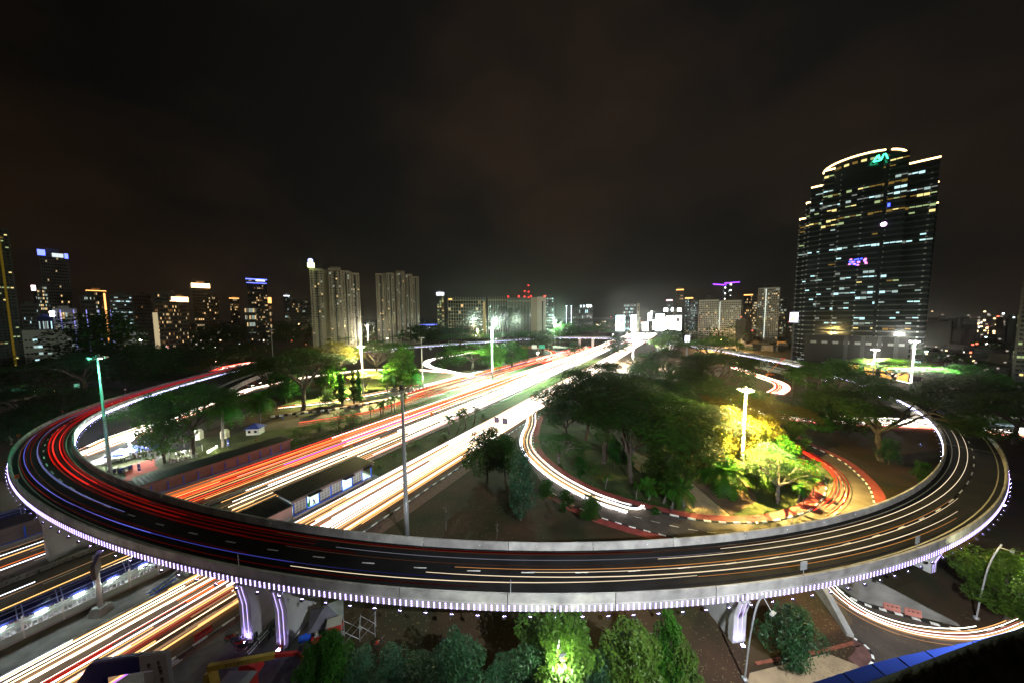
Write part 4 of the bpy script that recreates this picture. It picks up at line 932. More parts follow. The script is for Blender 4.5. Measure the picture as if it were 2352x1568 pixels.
av_trails('taillight_trails', 'red and white trails on the left carriageway', -117, -104, 26, 190, 560, [10, 3, 1, 0, 0, 5, 0, 4, 1, 0, 0], (.3, .7), lmin=.5, seed=8)
av_trails('taillight_trails', 'orange trails on the slip road', -148, -127, 46, 128, 340, [0, .4, 3, 0, 7, .6, 3, 0, 5, 0, .4], (.10, .4), seed=9)
av_trails('taillight_trails', 'red trails at the far end of the slip road', -140, -119, 34, 280, 470, [2, 1, 0, 0, 0, 7, 1, 4, 2, 0, 0], (.3, .8), lmin=.4, seed=10)
av_trails('headlight_trails', 'white headlight trails at lower left', -75.2, -61, 24, -75, 22, [4, 5, 4, 4, 8, .8, 1.2, .3, 1, .2, .3], (.05, .26), lmin=.45, seed=11, full=.45)
av_trails('headlight_trails', 'dim amber strands added to warm the road gaps at lower left', -75.2, -61, 22, -75, 22, [0, .2, 2, .6, 8, 0, 1.5, 0, 1.0, 0, .2], (.10, .4), lmin=.5, seed=42, zr=(.4, .5))  # more added strands so the gaps here look warm
av_trails('headlight_trails', 'white headlight trails at lower left', -100.5, -90, 5, -75, 34, [3, 5, 3, 3, 6, .2, .5, 0, .3, .2, 0], (.05, .24), lmin=.45, seed=12, full=.45)
av_trails('headlight_trails', 'white headlight trails at lower left', -117, -104, 6, -75, 34, [3, 2, 2, 4, 5, .4, 1.2, 0, .5, .6, 0], (.05, .24), lmin=.4, seed=13, full=.3)
av_trails('taillight_trails', 'red trail stub beyond the left bend of the flyover', -135, -122, 16, -20, 40, [3, 1, 1, 0, 1, 4, 2, 2, 1, 0, .6], (.08, .25), seed=14)
av_trails('headlight_trails', 'white-hot merged trails under the billboards', -122, -60, 70, 520, 900, [14, 2, 0, 2, 0, 3, 0, 2, 0, 0, 0], (.5, 1.3), lmin=.5, seed=15)
def path_trails(name, label, pts, offs, wts, wide, seed, z=.6, part=0.6, n=20, step=3.0, reps=1):
    r = random.Random(seed); q = MB(); base = resample(pts, step)
    for k in range(n):
        o = r.uniform(*offs); m = r.choices(range(len(TALL)), wts)[0]; w = r.uniform(*wide); P = offset(base, o)
        if r.random() > part: a, c = 0, len(P)
        else: ln = max(4, int(len(P) * r.uniform(.3, .8))); a = r.randint(0, max(0, len(P) - ln)); c = min(len(P), a + ln)
        P = P[a:c]
        if len(P) < 2: continue
        A = offset(P, -w / 2); B_ = offset(P, w / 2); zz = z + r.uniform(-.1, .2)
        q.loft([[Vector((A[i].x, A[i].y, A[i].z + zz)), Vector((A[i].x, A[i].y, A[i].z + zz + .06)), Vector((B_[i].x, B_[i].y, B_[i].z + zz + .06)), Vector((B_[i].x, B_[i].y, B_[i].z + zz))] for i in range(len(P))], m)
    return q.done(name, TALL, None, kind='stuff', label=label, category='light trails')
split = chaikin([AV(165, -66), AV(135, -64.5), G(1222, 975), G(1207, 1005), G(1209, 1035), G(1235, 1065), G(1275, 1098), G(1330, 1130), G(1382, 1154), G(1444, 1172)], 3)
path_trails('headlight_trails', 'white trails curling down the loop road round the grove', split, (-2.2, 2.2), [7, 5, 2, 2, 3, 0, 0, 0, 0, .6, .6], (.08, .28), 21, n=15)
path_trails('headlight_trails', 'white trails curling down the loop road round the grove', chaikin([G(1382, 1150), G(1430, 1167), G(1455, 1173), G(1470, 1172), G(1476, 1165)], 2), (-.3, .3), [8, 4, 0, 0, 0, 0, 0, 0, 0, 0, 0], (.15, .3), 22, n=3, part=0)
redl = chaikin([G(1790, 1000), G(1830, 1028), G(1880, 1058), G(1920, 1085), G(1938, 1112), G(1936, 1140), G(1915, 1165), G(1885, 1185)], 3)
path_trails('taillight_trails', 'red trails on the right part of the loop road', redl, (-1.6, 1.9), [0, 0, .5, 0, 0, 5, 5, 1, 1, 0, 0], (.06, .20), 23, n=8)
xr_ = [XA + (XB - XA) * k / 20 for k in range(21)]
path_trails('headlight_trails', 'white and red trails on the crossing road behind the trees', [G(1500, 935), G(1640, 940), G(1850, 962), G(2100, 975), G(2400, 1000)], (-7, 7), [8, 3, 1, 2, 1, 3, 1, 3, 1, 0, 0], (.15, .5), 24, n=30)
path_trails('headlight_trails', 'white and red trails on the crossing road behind the left grove', [G(180, 1050), G(300, 1005), G(440, 950), G(574, 895), G(700, 868), G(840, 850), G(960, 850), G(1065, 860)], (-5, 5), [7, 3, 1, 1, 2, 2, 1, 3, 1, 0, .5], (.15, .5), 25, n=26)
path_trails('taillight_trails', 'dim red and violet trails on the curved mouth of the slip road', [curve[k].lerp(curve2[k], .5) for k in range(7, len(curve))], (-4, 4), [0, 0, 1, 0, 4, 1, 5, 0, 3, .3, 1], (.10, .35), 33, n=16)
path_trails('taillight_trails', 'pink and white trails along the road in front of the left grove', [G(640, 938), G(760, 925), G(880, 902), G(960, 884)], (-2.5, 2.5), [4, 2, 0, 0, 1, 4, 1, 5, 2, 0, .3], (.15, .4), 26, n=12)
path_trails('headlight_trails', 'white trails on the small loop beyond the slip road', far_loop, (-3, 4), [10, 3, 0, 2, 1, 0, 0, 1, 0, .3, .5], (.3, .9), 27, n=16, part=.3)
path_trails('taillight_trails', 'red trails on the far loop beside the slip road', chaikin([G(1160, 852), G(1225, 836), G(1268, 820), G(1275, 810), G(1255, 802), G(1200, 798)], 3), (-4, 4), [2, 1, 0, 0, 0, 6, 1, 3, 4, 0, 0], (.3, .8), 28, n=14, part=.3)
path_trails('headlight_trails', 'white trails sweeping out of the underpass', chaikin([G(*p) for p in [(1888, 1330), (1899, 1352), (1937, 1389), (1990, 1423), (2057, 1450), (2124, 1466), (2218, 1474), (2290, 1462), (2360, 1432), (2480, 1380)]], 3), (-1.1, 1.5), [1.2, 1.2, 1, 3, 9, .4, 1.5, .6, 0, .4, 0], (.02, .07), 29, n=22, part=.7)
path_trails('taillight_trails', 'red and white trails on the road behind the right palms', chaikin([G(1690, 845), G(1752, 868), G(1790, 880), G(1800, 893), G(1780, 905)], 2), (-4, 4), [8, 2, 0, 0, 0, 3, 0, 4, 1, 0, 0], (.4, 1.0), 30, n=18, part=.3)
path_trails('taillight_trails', 'red glow of queueing traffic at upper left beyond the flyover', [G(505, 852), G(535, 842), G(575, 834), G(640, 832)], (-8, 8), [3, 1, 0, 0, 0, 8, 2, 4, 1, 0, 0], (.3, .9), 31, n=34, part=.95, step=1.5)
path_trails('headlight_trails', 'orange-lit lane on the far left road inside the ring', [G(168, 1052), G(250, 1012), G(345, 978)], (-3, 3), [4, 3, 3, 0, 2, 1, 0, 1, 2, 0, 0], (.1, .4), 32, n=12)
# trails on the ring itself: countable, each one a thing
def ring_trail(R_0, a0, a1, m, w_, label, z=-.55, kind='red tail-light trail', R_1=None, grp='traffic trails on the ring flyover'):
    n = max(3, int(abs(a1 - a0) / 1.0)); q = MB(); w = w_ * .42; R_1 = R_1 if R_1 else R_0
    q.loft([[rp(R_0 + (R_1 - R_0) * k / n + s * w / 2 * min(1.0, .12 + k / 7.0, .12 + (n - k) / 7.0), a0 + (a1 - a0) * k / n, z + h) for s, h in ((-1, 0), (-1, .07), (1, .07), (1, 0))] for k in range(n + 1)])
    ms = m if isinstance(m, list) else [m]
    for i in range(n):
        for j in range(4): q.m[i * 4 + j] = min(len(ms) - 1, int(i / n * len(ms)))
    o = q.done('light_trail', ms, None, label=label, category='light trail', group=grp); o.location = RC; return o
DK = emit('ring_red_faint', (.6, .003, .002), .07); DR = emit('ring_red_dim', (.75, .004, .002), .20); MR = emit('ring_red', (.95, .008, .005), .75); HR = emit('ring_red_hot', (1.0, .03, .02), .95)
RB = emit('ring_blue', (.14, .15, .85), .75); RV = emit('ring_violet', (.22, .26, .65), .5); FW = emit('ring_white', (1.0, .80, .55), 1.15); FO = emit('ring_orange', (1.0, .42, .12), .55); FD = emit('ring_dim', (.4, .16, .08), .12); FC = emit('ring_cool', (.4, .4, .5), .35)
ring_trail(216.5, -180, -133, MR, .45, 'broad red trail nearest the inner parapet on the upper left'); ring_trail(216.4, -133, -98, [HR, HR, HR, MR, MR, DR, DR, DK, DK], .40, 'hot red trail closest to the inner edge line on the left bend', R_1=216.6)
ring_trail(217.6, -133.5, -98, [HR, HR, HR, MR, MR, DR, DR, DK, DK], .62, 'thickest bright red trail on the left bend', R_1=217.2); ring_trail(218.3, -133, -101, [MR, MR, MR, DR, DR, DK, DK], .34, 'bright red trail just inside the lane dashes on the left bend', R_1=217.8)
for k, (r0, a1, m, w, lab) in enumerate([(216.9, -112, DR, .2, 'faint dark red trail between the two inner bright ones'), (218.0, -96, DR, .5, 'wide dull red trail fading towards the middle of the flyover'), (216.0, -84, DR, .7, 'very faint wide red trail along the inner parapet'), (219.5, -108, DR, .18, 'thin dark red trail just outside the lane dashes'), (220.7, -100, DR, .16, 'thin dark red trail in the outer lane'), (221.3, -107, MR, .22, 'red trail between the two blue ones on the left bend'), (222.1, -91, DR, .15, 'long thin dark red trail nearest the outer edge line')]):
    ring_trail(r0, -180, a1, [m] * 5 + [DR, DK, DK], w, lab)
ring_trail(219.9, -128, -108, RV, .62, 'broad blue-grey trail beside the lane dashes on the left bend', R_1=219.2); ring_trail(219.9, -180, -128, RV, .3, 'thin bluish trail on the upper left arm')
ring_trail(221.8, -131, -92, [RB, RB, RB, RB, emit('ring_blue_dim', (.1, .1, .7), .3), emit('ring_blue_faint', (.1, .1, .6), .12)], .22, 'thin blue trail sweeping along the outer lane', R_1=220.8); ring_trail(222.5, -180, -131, FC, .25, 'pale violet trail hugging the outer parapet of the left arm')
ring_trail(217.8, -180, -136, HR, .5, 'bright red trail along the middle of the left arm'); ring_trail(219.0, -178, -138, MR, .5, 'second red trail along the middle of the left arm')
ring_trail(216.6, -46.5, -81, FW, .20, 'white trail nearest the inner parapet on the right bend', kind='w'); ring_trail(218.0, -46.5, -84, FW, .20, 'white trail second from the inner parapet on the right bend', R_1=217.6)
ring_trail(219.0, -65, -92, FO, .16, 'thin orange trail starting at the expansion joint'); ring_trail(219.5, -64.5, -89, FW, .14, 'white-orange trail starting at the expansion joint, beside the lane dashes')
ring_trail(220.9, -66.5, -93, FW, .22, 'brightest outer trail of the near right stretch', R_1=220.2); ring_trail(221.6, -67.5, -83, FO, .12, 'thin outermost orange trail of the near right stretch', R_1=221.2)
ring_trail(221.0, -83, -98, FW, .15, 'outer white trail ending near the middle of the flyover', R_1=221.6)
ring_trail(217.3, -81, -97, FC, .16, 'dim grey trail in the inner lane of the near stretch'); ring_trail(218.4, -84, -99, FD, .16, 'dim brown trail in the inner lane of the near stretch'); ring_trail(216.2, -70, -100, FD, .3, 'wide faint brown trail along the near inner parapet')
ring_trail(218.8, -30, -43, FC, .2, 'short grey trail left of the dashes on the right arm'); ring_trail(219.9, -30, -42, FC, .16, 'short grey trail right of the dashes on the right arm')

# ================================================================== lamp masts
POLE = mat('mast_steel', (0.40, 0.41, 0.42), 0.4, 0.12, 0.6, metal=.35, spec=.5)
def mast(label, x, yb, yt, col, emat, power, grp='high lamp masts', nl=8, base=None, thick=1.0, only=None, xt=None, side=.5, cone=138):
    g = base or G(x, yb); h = atY(xt if xt else x, yt, g.y).z; t = thing('lamp_mast', label, 'lamp mast', tuple(g), 0, grp)
    q = MB(); k_ = thick; n = 6
    q.tube([(0, 0, 0), (0, 0, h * .25), (0, 0, h * .25 + .01), (0, 0, h * .5), (0, 0, h * .5 + .01), (0, 0, h * .75), (0, 0, h * .75 + .01), (0, 0, h)], [.46 * k_, .42 * k_, .39 * k_, .35 * k_, .32 * k_, .28 * k_, .25 * k_, .22 * k_], 10); smooth(q.done('pole', POLE, t))
    q = MB(); rr = 1.25 * k_
    q.tube([(rr * math.cos(2 * math.pi * j / 12), rr * math.sin(2 * math.pi * j / 12), h - .1) for j in range(13)], .09, 5, 0, False)
    for j in range(4): q.tube([(0, 0, h), (rr * math.cos(math.pi * j / 2), rr * math.sin(math.pi * j / 2), h - .1)], .06, 4)
    q.tube([(0, 0, h - .3), (0, 0, h + .9)], [.5 * k_, .4 * k_], 8); q.done('head_frame', DARKST, t)
    for j in range(nl):
        a = 2 * math.pi * (j + .5) / nl; q = MB(); c = Vector((math.cos(a), math.sin(a), 0)); s = Vector((-c.y, c.x, 0)); ce = c * (rr + .45 * k_) + Vector((0, 0, h - .15)); w, hh = .42 * k_, .30 * k_
        dn = (c * .55 + Vector((0, 0, -.83))); up = dn.cross(s); 
        if up.z < 0: up = -up
        F = [ce + dn * .16 - s * w - up * hh, ce + dn * .16 + s * w - up * hh, ce + dn * .16 + s * w + up * hh, ce + dn * .16 - s * w + up * hh]; Bk = [p - dn * .34 for p in F]
        q.loft([Bk, F], 0); on = emat is not None and (only is None or j in only)
        e = [p + dn * .012 for p in [ce + dn * .16 - s * w * .9 - up * hh * .9, ce + dn * .16 + s * w * .9 - up * hh * .9, ce + dn * .16 + s * w * .9 + up * hh * .9, ce + dn * .16 - s * w * .9 + up * hh * .9]]
        if (e[1] - e[0]).cross(e[2] - e[1]).dot(dn) < 0: e.reverse()
        q.face(e, 1); q.done('floodlight', [STEEL, emat if on else GLASS], t)
    if emat is not None:
        for zz in (0,):
            lp = (0, -(1.2 * k_ if only is None else 2.2), h - .8 * k_); spot_light('lamp_glow', t, lp, (lp[0], lp[1], 0), power * 2.2, col, cone, .6); point_light('lamp_glow', t, (0, -(1.0 * k_ if only is None else 2.2), h - .9), power * side, col, .6)
    return t
YEL = (1.0, .72, .20); WHT = (1.0, .95, .82); GRN = (.72, 1.0, .72)
EY = emit('mast_yellow', (1.0, .85, .4), 90); EW = emit('mast_white', (1.0, .97, .88), 90); EG = emit('mast_greenwhite', (.8, 1.0, .85), 120)
mast('brilliant yellow lamp mast rising from the central grove', 1703, 1100, 893, YEL, EY, 340000, base=G(1703, 1093), xt=1718, side=.42, cone=112)
mast('unlit grey lamp mast standing before the avenue, tallest of all', 935, 1230, 893, WHT, None, 0, thick=1.15, xt=916)
mast('lamp mast at left whose single lamp glows green', 254, 1090, 820, (.1, 1, .5), E_TEAL, 3500, only=(4,), xt=223)
mast('warm white lamp mast lighting the left grove', 834, 905, 795, (1.0, .86, .35), EY, 620000, side=.4, cone=120)
mast('green-white lamp mast, brightest behind the slip road', 1131, 870, 753, GRN, EG, 1100000)
mast('white lamp mast beyond the far arc of the ring', 1274, 790, 735, GRN, EG, 900000)
mast('white lamp mast before the tower, left and shorter of two', 2003, 885, 802, WHT, EW, 200000, xt=2031, side=.1, cone=120)
mast('white lamp mast before the tower, right and taller of two', 2090, 905, 783, WHT, EW, 620000, xt=2106, side=.12, cone=128)
mast('orange lamp mast behind the right arm of the ring', 1656, 805, 780, (1, .6, .2), emit('mast_orange', (1, .7, .25), 90), 600000, cone=150)
mast('white lamp mast at the meeting point of ring and avenue', 1453, 838, 757, WHT, EW, 1100000, thick=1.6, cone=150)
mast('unlit slim lamp mast before the small far loop', 971, 890, 776, WHT, None, 0)
mast('unlit thin lamp mast left of the great dark rain tree', 630, 865, 757, WHT, None, 0)
mast('small bluish lamp mast before the left beige tower', 813, 800, 757, (.6, .85, 1), emit('mast_blue', (.7, .9, 1), 70), 110000, thick=.9)
mast('small white lamp mast before the gap between beige towers', 846, 800, 747, WHT, EW, 110000, thick=.9)
mast('amber lamp mast just left of the green-white one', 1097, 800, 756, (1, .7, .3), emit('mast_amber', (1, .75, .3), 70), 60000, thick=.9)
def street_lamp(label, x, yb, yt, emat, power, col, arm=None, base=None, grp='street lamps', thick=1.0):
    g = base or G(x, yb); h = max(3.5, atY(x, yt, g.y).z); t = thing('street_lamp', label, 'street lamp', tuple(g), 0, grp)
    q = MB(); q.tube([(0, 0, 0), (0, 0, h)], [.11 * thick, .07 * thick], 6); q.done('pole', STEEL, t)
    q = MB(); q.ball((0, 0, h + .25 * thick), .36 * thick, 8); q.done('globe', emat or GLASS, t)
    if power: point_light('lamp_glow', t, (0, -.8 * thick, h + .2), power, col, .3)
    return t
EP = emit('park_lamp', (1, .95, .85), 45); EPY = emit('park_lamp_yellow', (1, .85, .45), 45); EPV = emit('park_lamp_violet', (.9, .85, 1), 60)
for (x, yb, yt, e, lab, th, pw) in [(325, 800, 782, EP, 'starry white lamp at the corner of the dark meadow', 3.5, 9000), (327, 774, 765, EP, 'white lamp on the far meadow edge, left of three', 3.5, 4000), (362, 770, 757, EPV, 'violet-white lamp on the far meadow edge, middle of three', 3.5, 4000), (378, 770, 757, EPY, 'yellow-white lamp on the far meadow edge, right of three', 3.5, 4000), (415, 762, 751, EP, 'lone white lamp below the long beige hotel', 3.0, 1000),
    (890, 800, 778, EP, 'white lamp behind the umbrella tree beneath right beige tower', 2.0, 9000), (1093, 795, 772, EP, 'small white lamp below the amber mast', 1.8, 3000), (1286, 800, 745, EP, 'small lamp right of the mast beyond the far arc', 2.0, 2000), (498, 838, 829, emit('lamp_redwhite', (1, .5, .4), 50), 'reddish lamp above the queueing traffic', 2.2, 3000),
    (255, 935, 920, EP, 'white lamp behind the left arm of the ring beside a thin post', 1.2, 700), (184, 965, 952, EPY, 'greenish lamp low behind the upper left parapet', 1.4, 900), (130, 915, 898, emit('lamp_orange', (1, .45, .15), 60), 'orange lamp beside the teal-lit kiosk', 1.6, 1200), (82, 912, 903, EP, 'white lamp between the teal-lit hut and orange lamp', 1.6, 1200),
    (1440, 800, 768, EP, 'lamp on the far arc left of the meeting point', 1.6, 1500), (1407, 800, 769, EP, 'dim lamp on the far arc left of the bright billboards', 1.4, 500), (1580, 800, 787, EP, 'lamp right of the blue-white advertisement box', 1.6, 1200), (1235, 840, 812, emit('lamp_cream', (1, .9, .6), 60), 'cream lamp beside the far green direction sign', 2.2, 5000), (300, 1046, 1010, emit('flood_hot', (.9, 1, .95), 500), 'blinding white floodlight above the blue canopies', 3.4, 26000),
    (425, 1045, 1003, None, 'thin unlit park lamp near the palms', 1.0, 0), (1380, 905, 876, emit('lamp_hot', (1, 1, .95), 90), 'white lamp glaring through the big dark rain trees', 2.0, 3000), (1284, 1400, 1506, emit('lamp_lime', (.95, 1, .75), 60), 'x', 1, 0)]:
    if lab == 'x': continue
    street_lamp(lab, x, yb, yt, e, pw, (1, .95, .85) if e is not EPY else (1, .8, .4), thick=th)
# lit slot lights on the left arm and the curved street lamps in the foreground
def curved_lamp(label, xb, yb, pts, lit=0, col=(1, .95, .7), head=None):
    g = G(xb, yb); P = [Vector((0, 0, 0))] + [atY(x, y, g.y) - g for x, y in pts]; t = thing('street_lamp', label, 'street lamp', tuple(g), 0, 'street lamps')
    q = MB(); q.box((0, 0, .2), (.5, .5, .4)); q.tube(chaikin(P, 2), .10, 6); smooth(q.done('pole', STEEL, t))
    hd = P[-1] if head is None else atY(head[0], head[1], g.y - 1.5) - g; q = MB(); q.tube([P[-2] if head is None else P[-1] * .8 + P[-2] * .2, hd], .05, 4); q.done('arm', STEEL, t)
    q = MB(); q.box((hd.x, hd.y, hd.z), (.9, .34, .14), .5); q.box((hd.x, hd.y, hd.z - .075), (.8, .28, .02), .5, 1); q.done('lamp_head', [STEEL, emit('street_head', (1, .95, .8), 30) if lit else GLASS], t)
    if lit: point_light('lamp_glow', t, (hd.x, hd.y, hd.z - .6), lit, col, .25)
curved_lamp('curved unlit street lamp rising in front of the third pier', 1710, 1562, [(1722, 1460), (1738, 1385), (1755, 1362)], 0, head=(1775, 1408))
curved_lamp('curved street lamp among the feathery trees at lower right', 2242, 1421, [(2257, 1345), (2275, 1285), (2301, 1249)], 0, head=(2325, 1265))
curved_lamp('lit street lamp glowing inside the near lime-green tree', 1282, 1640, [(1276, 1560), (1278, 1500), (1285, 1468)], 2600, (1, 1, .72), head=(1291, 1503))
t = thing('street_lamp', 'street lamp just outside the frame, its light falling on the feathery tree', 'street lamp', tuple(G(2400, 1440)), 0, 'street lamps')
q = MB(); q.tube([(0, 0, 0), (0, 0, 9.0)], .1, 6); q.done('pole', STEEL, t); q = MB(); q.box((0, 0, 9.05), (.9, .4, .14)); q.done('lamp_head', STEEL, t); point_light('lamp_glow', t, (-.2, -.6, 8.4), 9000, (1, 1, .6), .25)

# ================================================================== trees
def leaf(q, c, sz, r, flat=.5, droop=0.0):
    a = r.random() * 6.2832; t = Vector((math.cos(a), math.sin(a), r.uniform(-1, 1) * (1 - flat) - droop)); t.normalize()
    n = Vector((r.uniform(-1, 1) * (1 - flat), r.uniform(-1, 1) * (1 - flat), 1)); s = t.cross(n)
    if s.length < 1e-4: return
    s.normalize(); l = sz * r.uniform(.6, 1.25); w = l * r.uniform(.32, .55)
    c = Vector(c); i = len(q.v)
    q.v += [tuple(c - t * l * .5), tuple(c + s * w * .5), tuple(c + t * l * .5), tuple(c - s * w * .5)]; q.f.append((i, i + 1, i + 2, i + 3)); q.m.append(0)
def limb(q, a, b_, r0, r1, r, wob=.12, n=4):
    a, b_ = Vector(a), Vector(b_); L_ = (b_ - a).length; P = [a]
    for k in range(1, n): P.append(a.lerp(b_, k / n) + Vector((r.uniform(-1, 1), r.uniform(-1, 1), r.uniform(-.3, .9))) * L_ * wob * .6)
    P.append(b_); q.tube(P, [r0 + (r1 - r0) * k / n for k in range(n + 1)], 6, cap=False); return P
def gen_rain(seed, nleaf=13000, open_=0.0):
    r = random.Random(seed); H_, Rr = 14.0, 9.0; tr, cr = MB(), MB(); fork = Vector((r.uniform(-.6, .6), r.uniform(-.6, .6), H_ * .36))
    limb(tr, (0, 0, -.3), fork, .46, .34, r, .05); pads = []
    for k in range(7):
        a = 2 * math.pi * (k + r.random() * .7) / 7; rr = Rr * r.uniform(.35, .62); e = Vector((rr * math.cos(a), rr * math.sin(a), H_ * (.70 + .12 * r.random())))
        P = limb(tr, fork, e, .26, .12, r)
        for m in range(4):
            b_ = a + r.uniform(-.9, .9); r2 = min(Rr * .95, rr + Rr * r.uniform(.05, .42)); zz = H_ * (.97 - .26 * (r2 / Rr) ** 2 + r.uniform(-.06, .03)); e2 = Vector((r2 * math.cos(b_), r2 * math.sin(b_), zz - .3))
            limb(tr, P[-1 if m % 2 else -2], e2, .10, .03, r, .1, 3); pads.append((e2 + Vector((0, 0, .3)), Rr * r.uniform(.17, .33)))
    for k in range(6): a = r.random() * 6.28; rr = Rr * r.uniform(0, .4); pads.append((Vector((rr * math.cos(a), rr * math.sin(a), H_ * r.uniform(.9, 1.0))), Rr * r.uniform(.2, .3)))
    tot = sum(p[1] ** 2 for p in pads)
    for c, R0 in pads:
        for _ in range(int(nleaf * R0 ** 2 / tot)):
            a = r.random() * 6.28; u = math.sqrt(r.random()); d = u * R0; z = (1 - u * u) * R0 * .36 * r.uniform(-.35, 1.0) + r.uniform(-.6, .4)
            leaf(cr, c + Vector((d * math.cos(a), d * math.sin(a), z)), .50, r, .55)
    return tr, cr
def gen_bushy(seed, nleaf=9000, slim=1.0, plume=False, base=.22, lsz=.50):
    r = random.Random(seed); H_, Rr = 10.0, 4.5 * slim; tr, cr = MB(), MB()
    limb(tr, (0, 0, -.3), (r.uniform(-.3, .3), r.uniform(-.3, .3), H_ * .6), .26, .12, r, .05); blobs = []
    nb = 34
    for k in range(nb):
        f = (k + .5) / nb; z = H_ * (base + (0.94 - base) * f); env = Rr * (math.sin(math.pi * min(1, (f * .72 + .22))) ** .6) * r.uniform(.6, 1.22); z += r.uniform(-.7, .7); a = k * 2.4 + r.random() * 1.6; d = env * r.uniform(.3, .9)
        c = Vector((d * math.cos(a), d * math.sin(a), z)); blobs.append((c, Rr * r.uniform(.17, .40)))
        if k % 3 == 0: limb(tr, (0, 0, H_ * (base + .25 * f)), c, .09, .03, r, .1, 3)
    tot = sum(b_[1] ** 2 for b_ in blobs)
    for c, R0 in blobs:
        for _ in range(int(nleaf * R0 ** 2 / tot)):
            v = Vector((r.gauss(0, 1), r.gauss(0, 1), r.gauss(0, 1))); v.normalize(); v *= R0 * r.uniform(.72, 1.06); 
            if plume: v.z *= 1.7
            leaf(cr, c + v, lsz * (1.0 if not plume else 1.05), r, .35 if not plume else .1, .9 if plume else .25)
    return tr, cr
def gen_column(seed):
    r = random.Random(seed); H_ = 12.0; tr, cr = MB(), MB(); limb(tr, (0, 0, -.3), (0, 0, H_ * .95), .2, .05, r, .01, 5)
    for k in range(3000):
        f = r.random() ** .9; z = H_ * (.10 + .88 * f); R0 = 1.35 * (1 - f * .75) * (.75 + .35 * math.sin(z * 2.2 + seed)); a = r.random() * 6.28; d = R0 * math.sqrt(r.random())
        leaf(cr, (d * math.cos(a), d * math.sin(a), z), .55, r, .05, 1.3)
    return tr, cr
def frond_mesh(L_, r, n=13, droop=.9, w=.55):
    q = MB(); P = []
    for k in range(n + 1):
        f = k / n; P.append(Vector((L_ * f * (1 - .12 * f * f), 0, L_ * (.42 * f - droop * f * f))))
    q.tube(P, [.05 * (1 - .8 * k / n) for k in range(n + 1)], 4, cap=False)
    for k in range(1, n + 1):
        f = k / n; ll = L_ * w * math.sin(math.pi * min(.98, f * .85 + .12)) * .62
        for s in (-1, 1):
            d = (P[k] - P[k - 1]).normalized(); e = P[k] + Vector((d.x * ll * .45, s * ll, d.z * ll * .45 - ll * .35)); wv = d * .16 * L_ / 4
            q.face([P[k] - wv, P[k] + wv, e + wv * .2, e - wv * .2])
    return q
def gen_palm_parts(seed, H_, nf, L_, tr_r, droop=.9, bark=BARK_P, leafm=LEAF):
    r = random.Random(seed); tr = MB(); b_ = Vector((r.uniform(-.5, .5), r.uniform(-.5, .5), H_)); P = [Vector((0, 0, -.3)), b_ * .35 + Vector((.2, 0, 0)), b_ * .7, b_]
    tr.tube(chaikin(P, 1), [tr_r * (1.25 - .5 * k / 6) for k in range(len(chaikin(P, 1)))], 7)
    fm = [frond_mesh(L_ * s, r, droop=d).mesh('frond', leafm) for s, d in ((1, droop), (.9, droop * .55), (1.05, droop * 1.25))]
    place = []
    for k in range(nf):
        tier = k % 3; place.append((fm[(1, 0, 2)[tier]], 2.39996 * k + r.uniform(-.2, .2), (-.55, -.1, .3)[tier] + r.uniform(-.15, .15)))
    return tr.mesh('trunk', bark), place, b_
PROTO = {}
def proto(kind):
    if kind in PROTO: return PROTO[kind]
    k, s = kind[:-1], int(kind[-1])
    if k == 'rain': tr, cr = gen_rain(100 + s); v = (tr.mesh('trunk', BARK), cr.mesh('crown', LEAF), 14.6, 9.0)
    elif k == 'raindark': tr, cr = gen_rain(200 + s, 15000); v = (tr.mesh('trunk', BARK), cr.mesh('crown', LEAF_D), 14.6, 9.0)
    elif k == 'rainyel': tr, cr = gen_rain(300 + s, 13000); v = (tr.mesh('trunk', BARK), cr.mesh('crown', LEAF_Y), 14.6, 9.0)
    elif k == 'sparse': tr, cr = gen_rain(400 + s, 3600); v = (tr.mesh('trunk', BARK_P), cr.mesh('crown', LEAF), 14.6, 9.0)
    elif k == 'bushy': tr, cr = gen_bushy(500 + s); v = (tr.mesh('trunk', BARK), cr.mesh('crown', LEAF), 10.0, 5.0)
    elif k == 'bushdark': tr, cr = gen_bushy(600 + s); v = (tr.mesh('trunk', BARK), cr.mesh('crown', LEAF_D), 10.0, 5.0)
    elif k == 'bushblue': tr, cr = gen_bushy(700 + s, 7500, lsz=.42); v = (tr.mesh('trunk', BARK), cr.mesh('crown', LEAF_B), 10.0, 5.0)
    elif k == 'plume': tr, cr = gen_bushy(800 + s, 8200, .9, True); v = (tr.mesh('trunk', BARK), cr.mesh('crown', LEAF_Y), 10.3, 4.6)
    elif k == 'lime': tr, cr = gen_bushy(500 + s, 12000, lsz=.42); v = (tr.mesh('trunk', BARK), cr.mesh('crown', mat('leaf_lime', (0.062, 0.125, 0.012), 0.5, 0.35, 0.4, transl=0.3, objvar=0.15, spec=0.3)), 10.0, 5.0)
    elif k == 'slim': tr, cr = gen_bushy(900 + s, 3800, .55); v = (tr.mesh('trunk', BARK), cr.mesh('crown', LEAF_D), 10.0, 2.7)
    elif k == 'shrub': tr, cr = gen_bushy(950 + s, 2600, 1.2, base=.05, lsz=.5); v = (tr.mesh('trunk', BARK), cr.mesh('crown', LEAF), 10.0, 6.0)
    elif k == 'column': tr, cr = gen_column(s); v = (tr.mesh('trunk', BARK), cr.mesh('crown', LEAF_D), 12.0, 1.5)
    elif k == 'palm': v = gen_palm_parts(s, 8.0, 18, 4.3, .22)
    elif k == 'date': v = gen_palm_parts(20 + s, 3.2, 26, 4.0, .34, .75)
    elif k == 'royal': v = gen_palm_parts(40 + s, 4.2, 11, 2.0, .16, .8)
    elif k == 'areca': v = gen_palm_parts(60 + s, 2.2, 12, 1.9, .14, .6)
    PROTO[kind] = v; return v
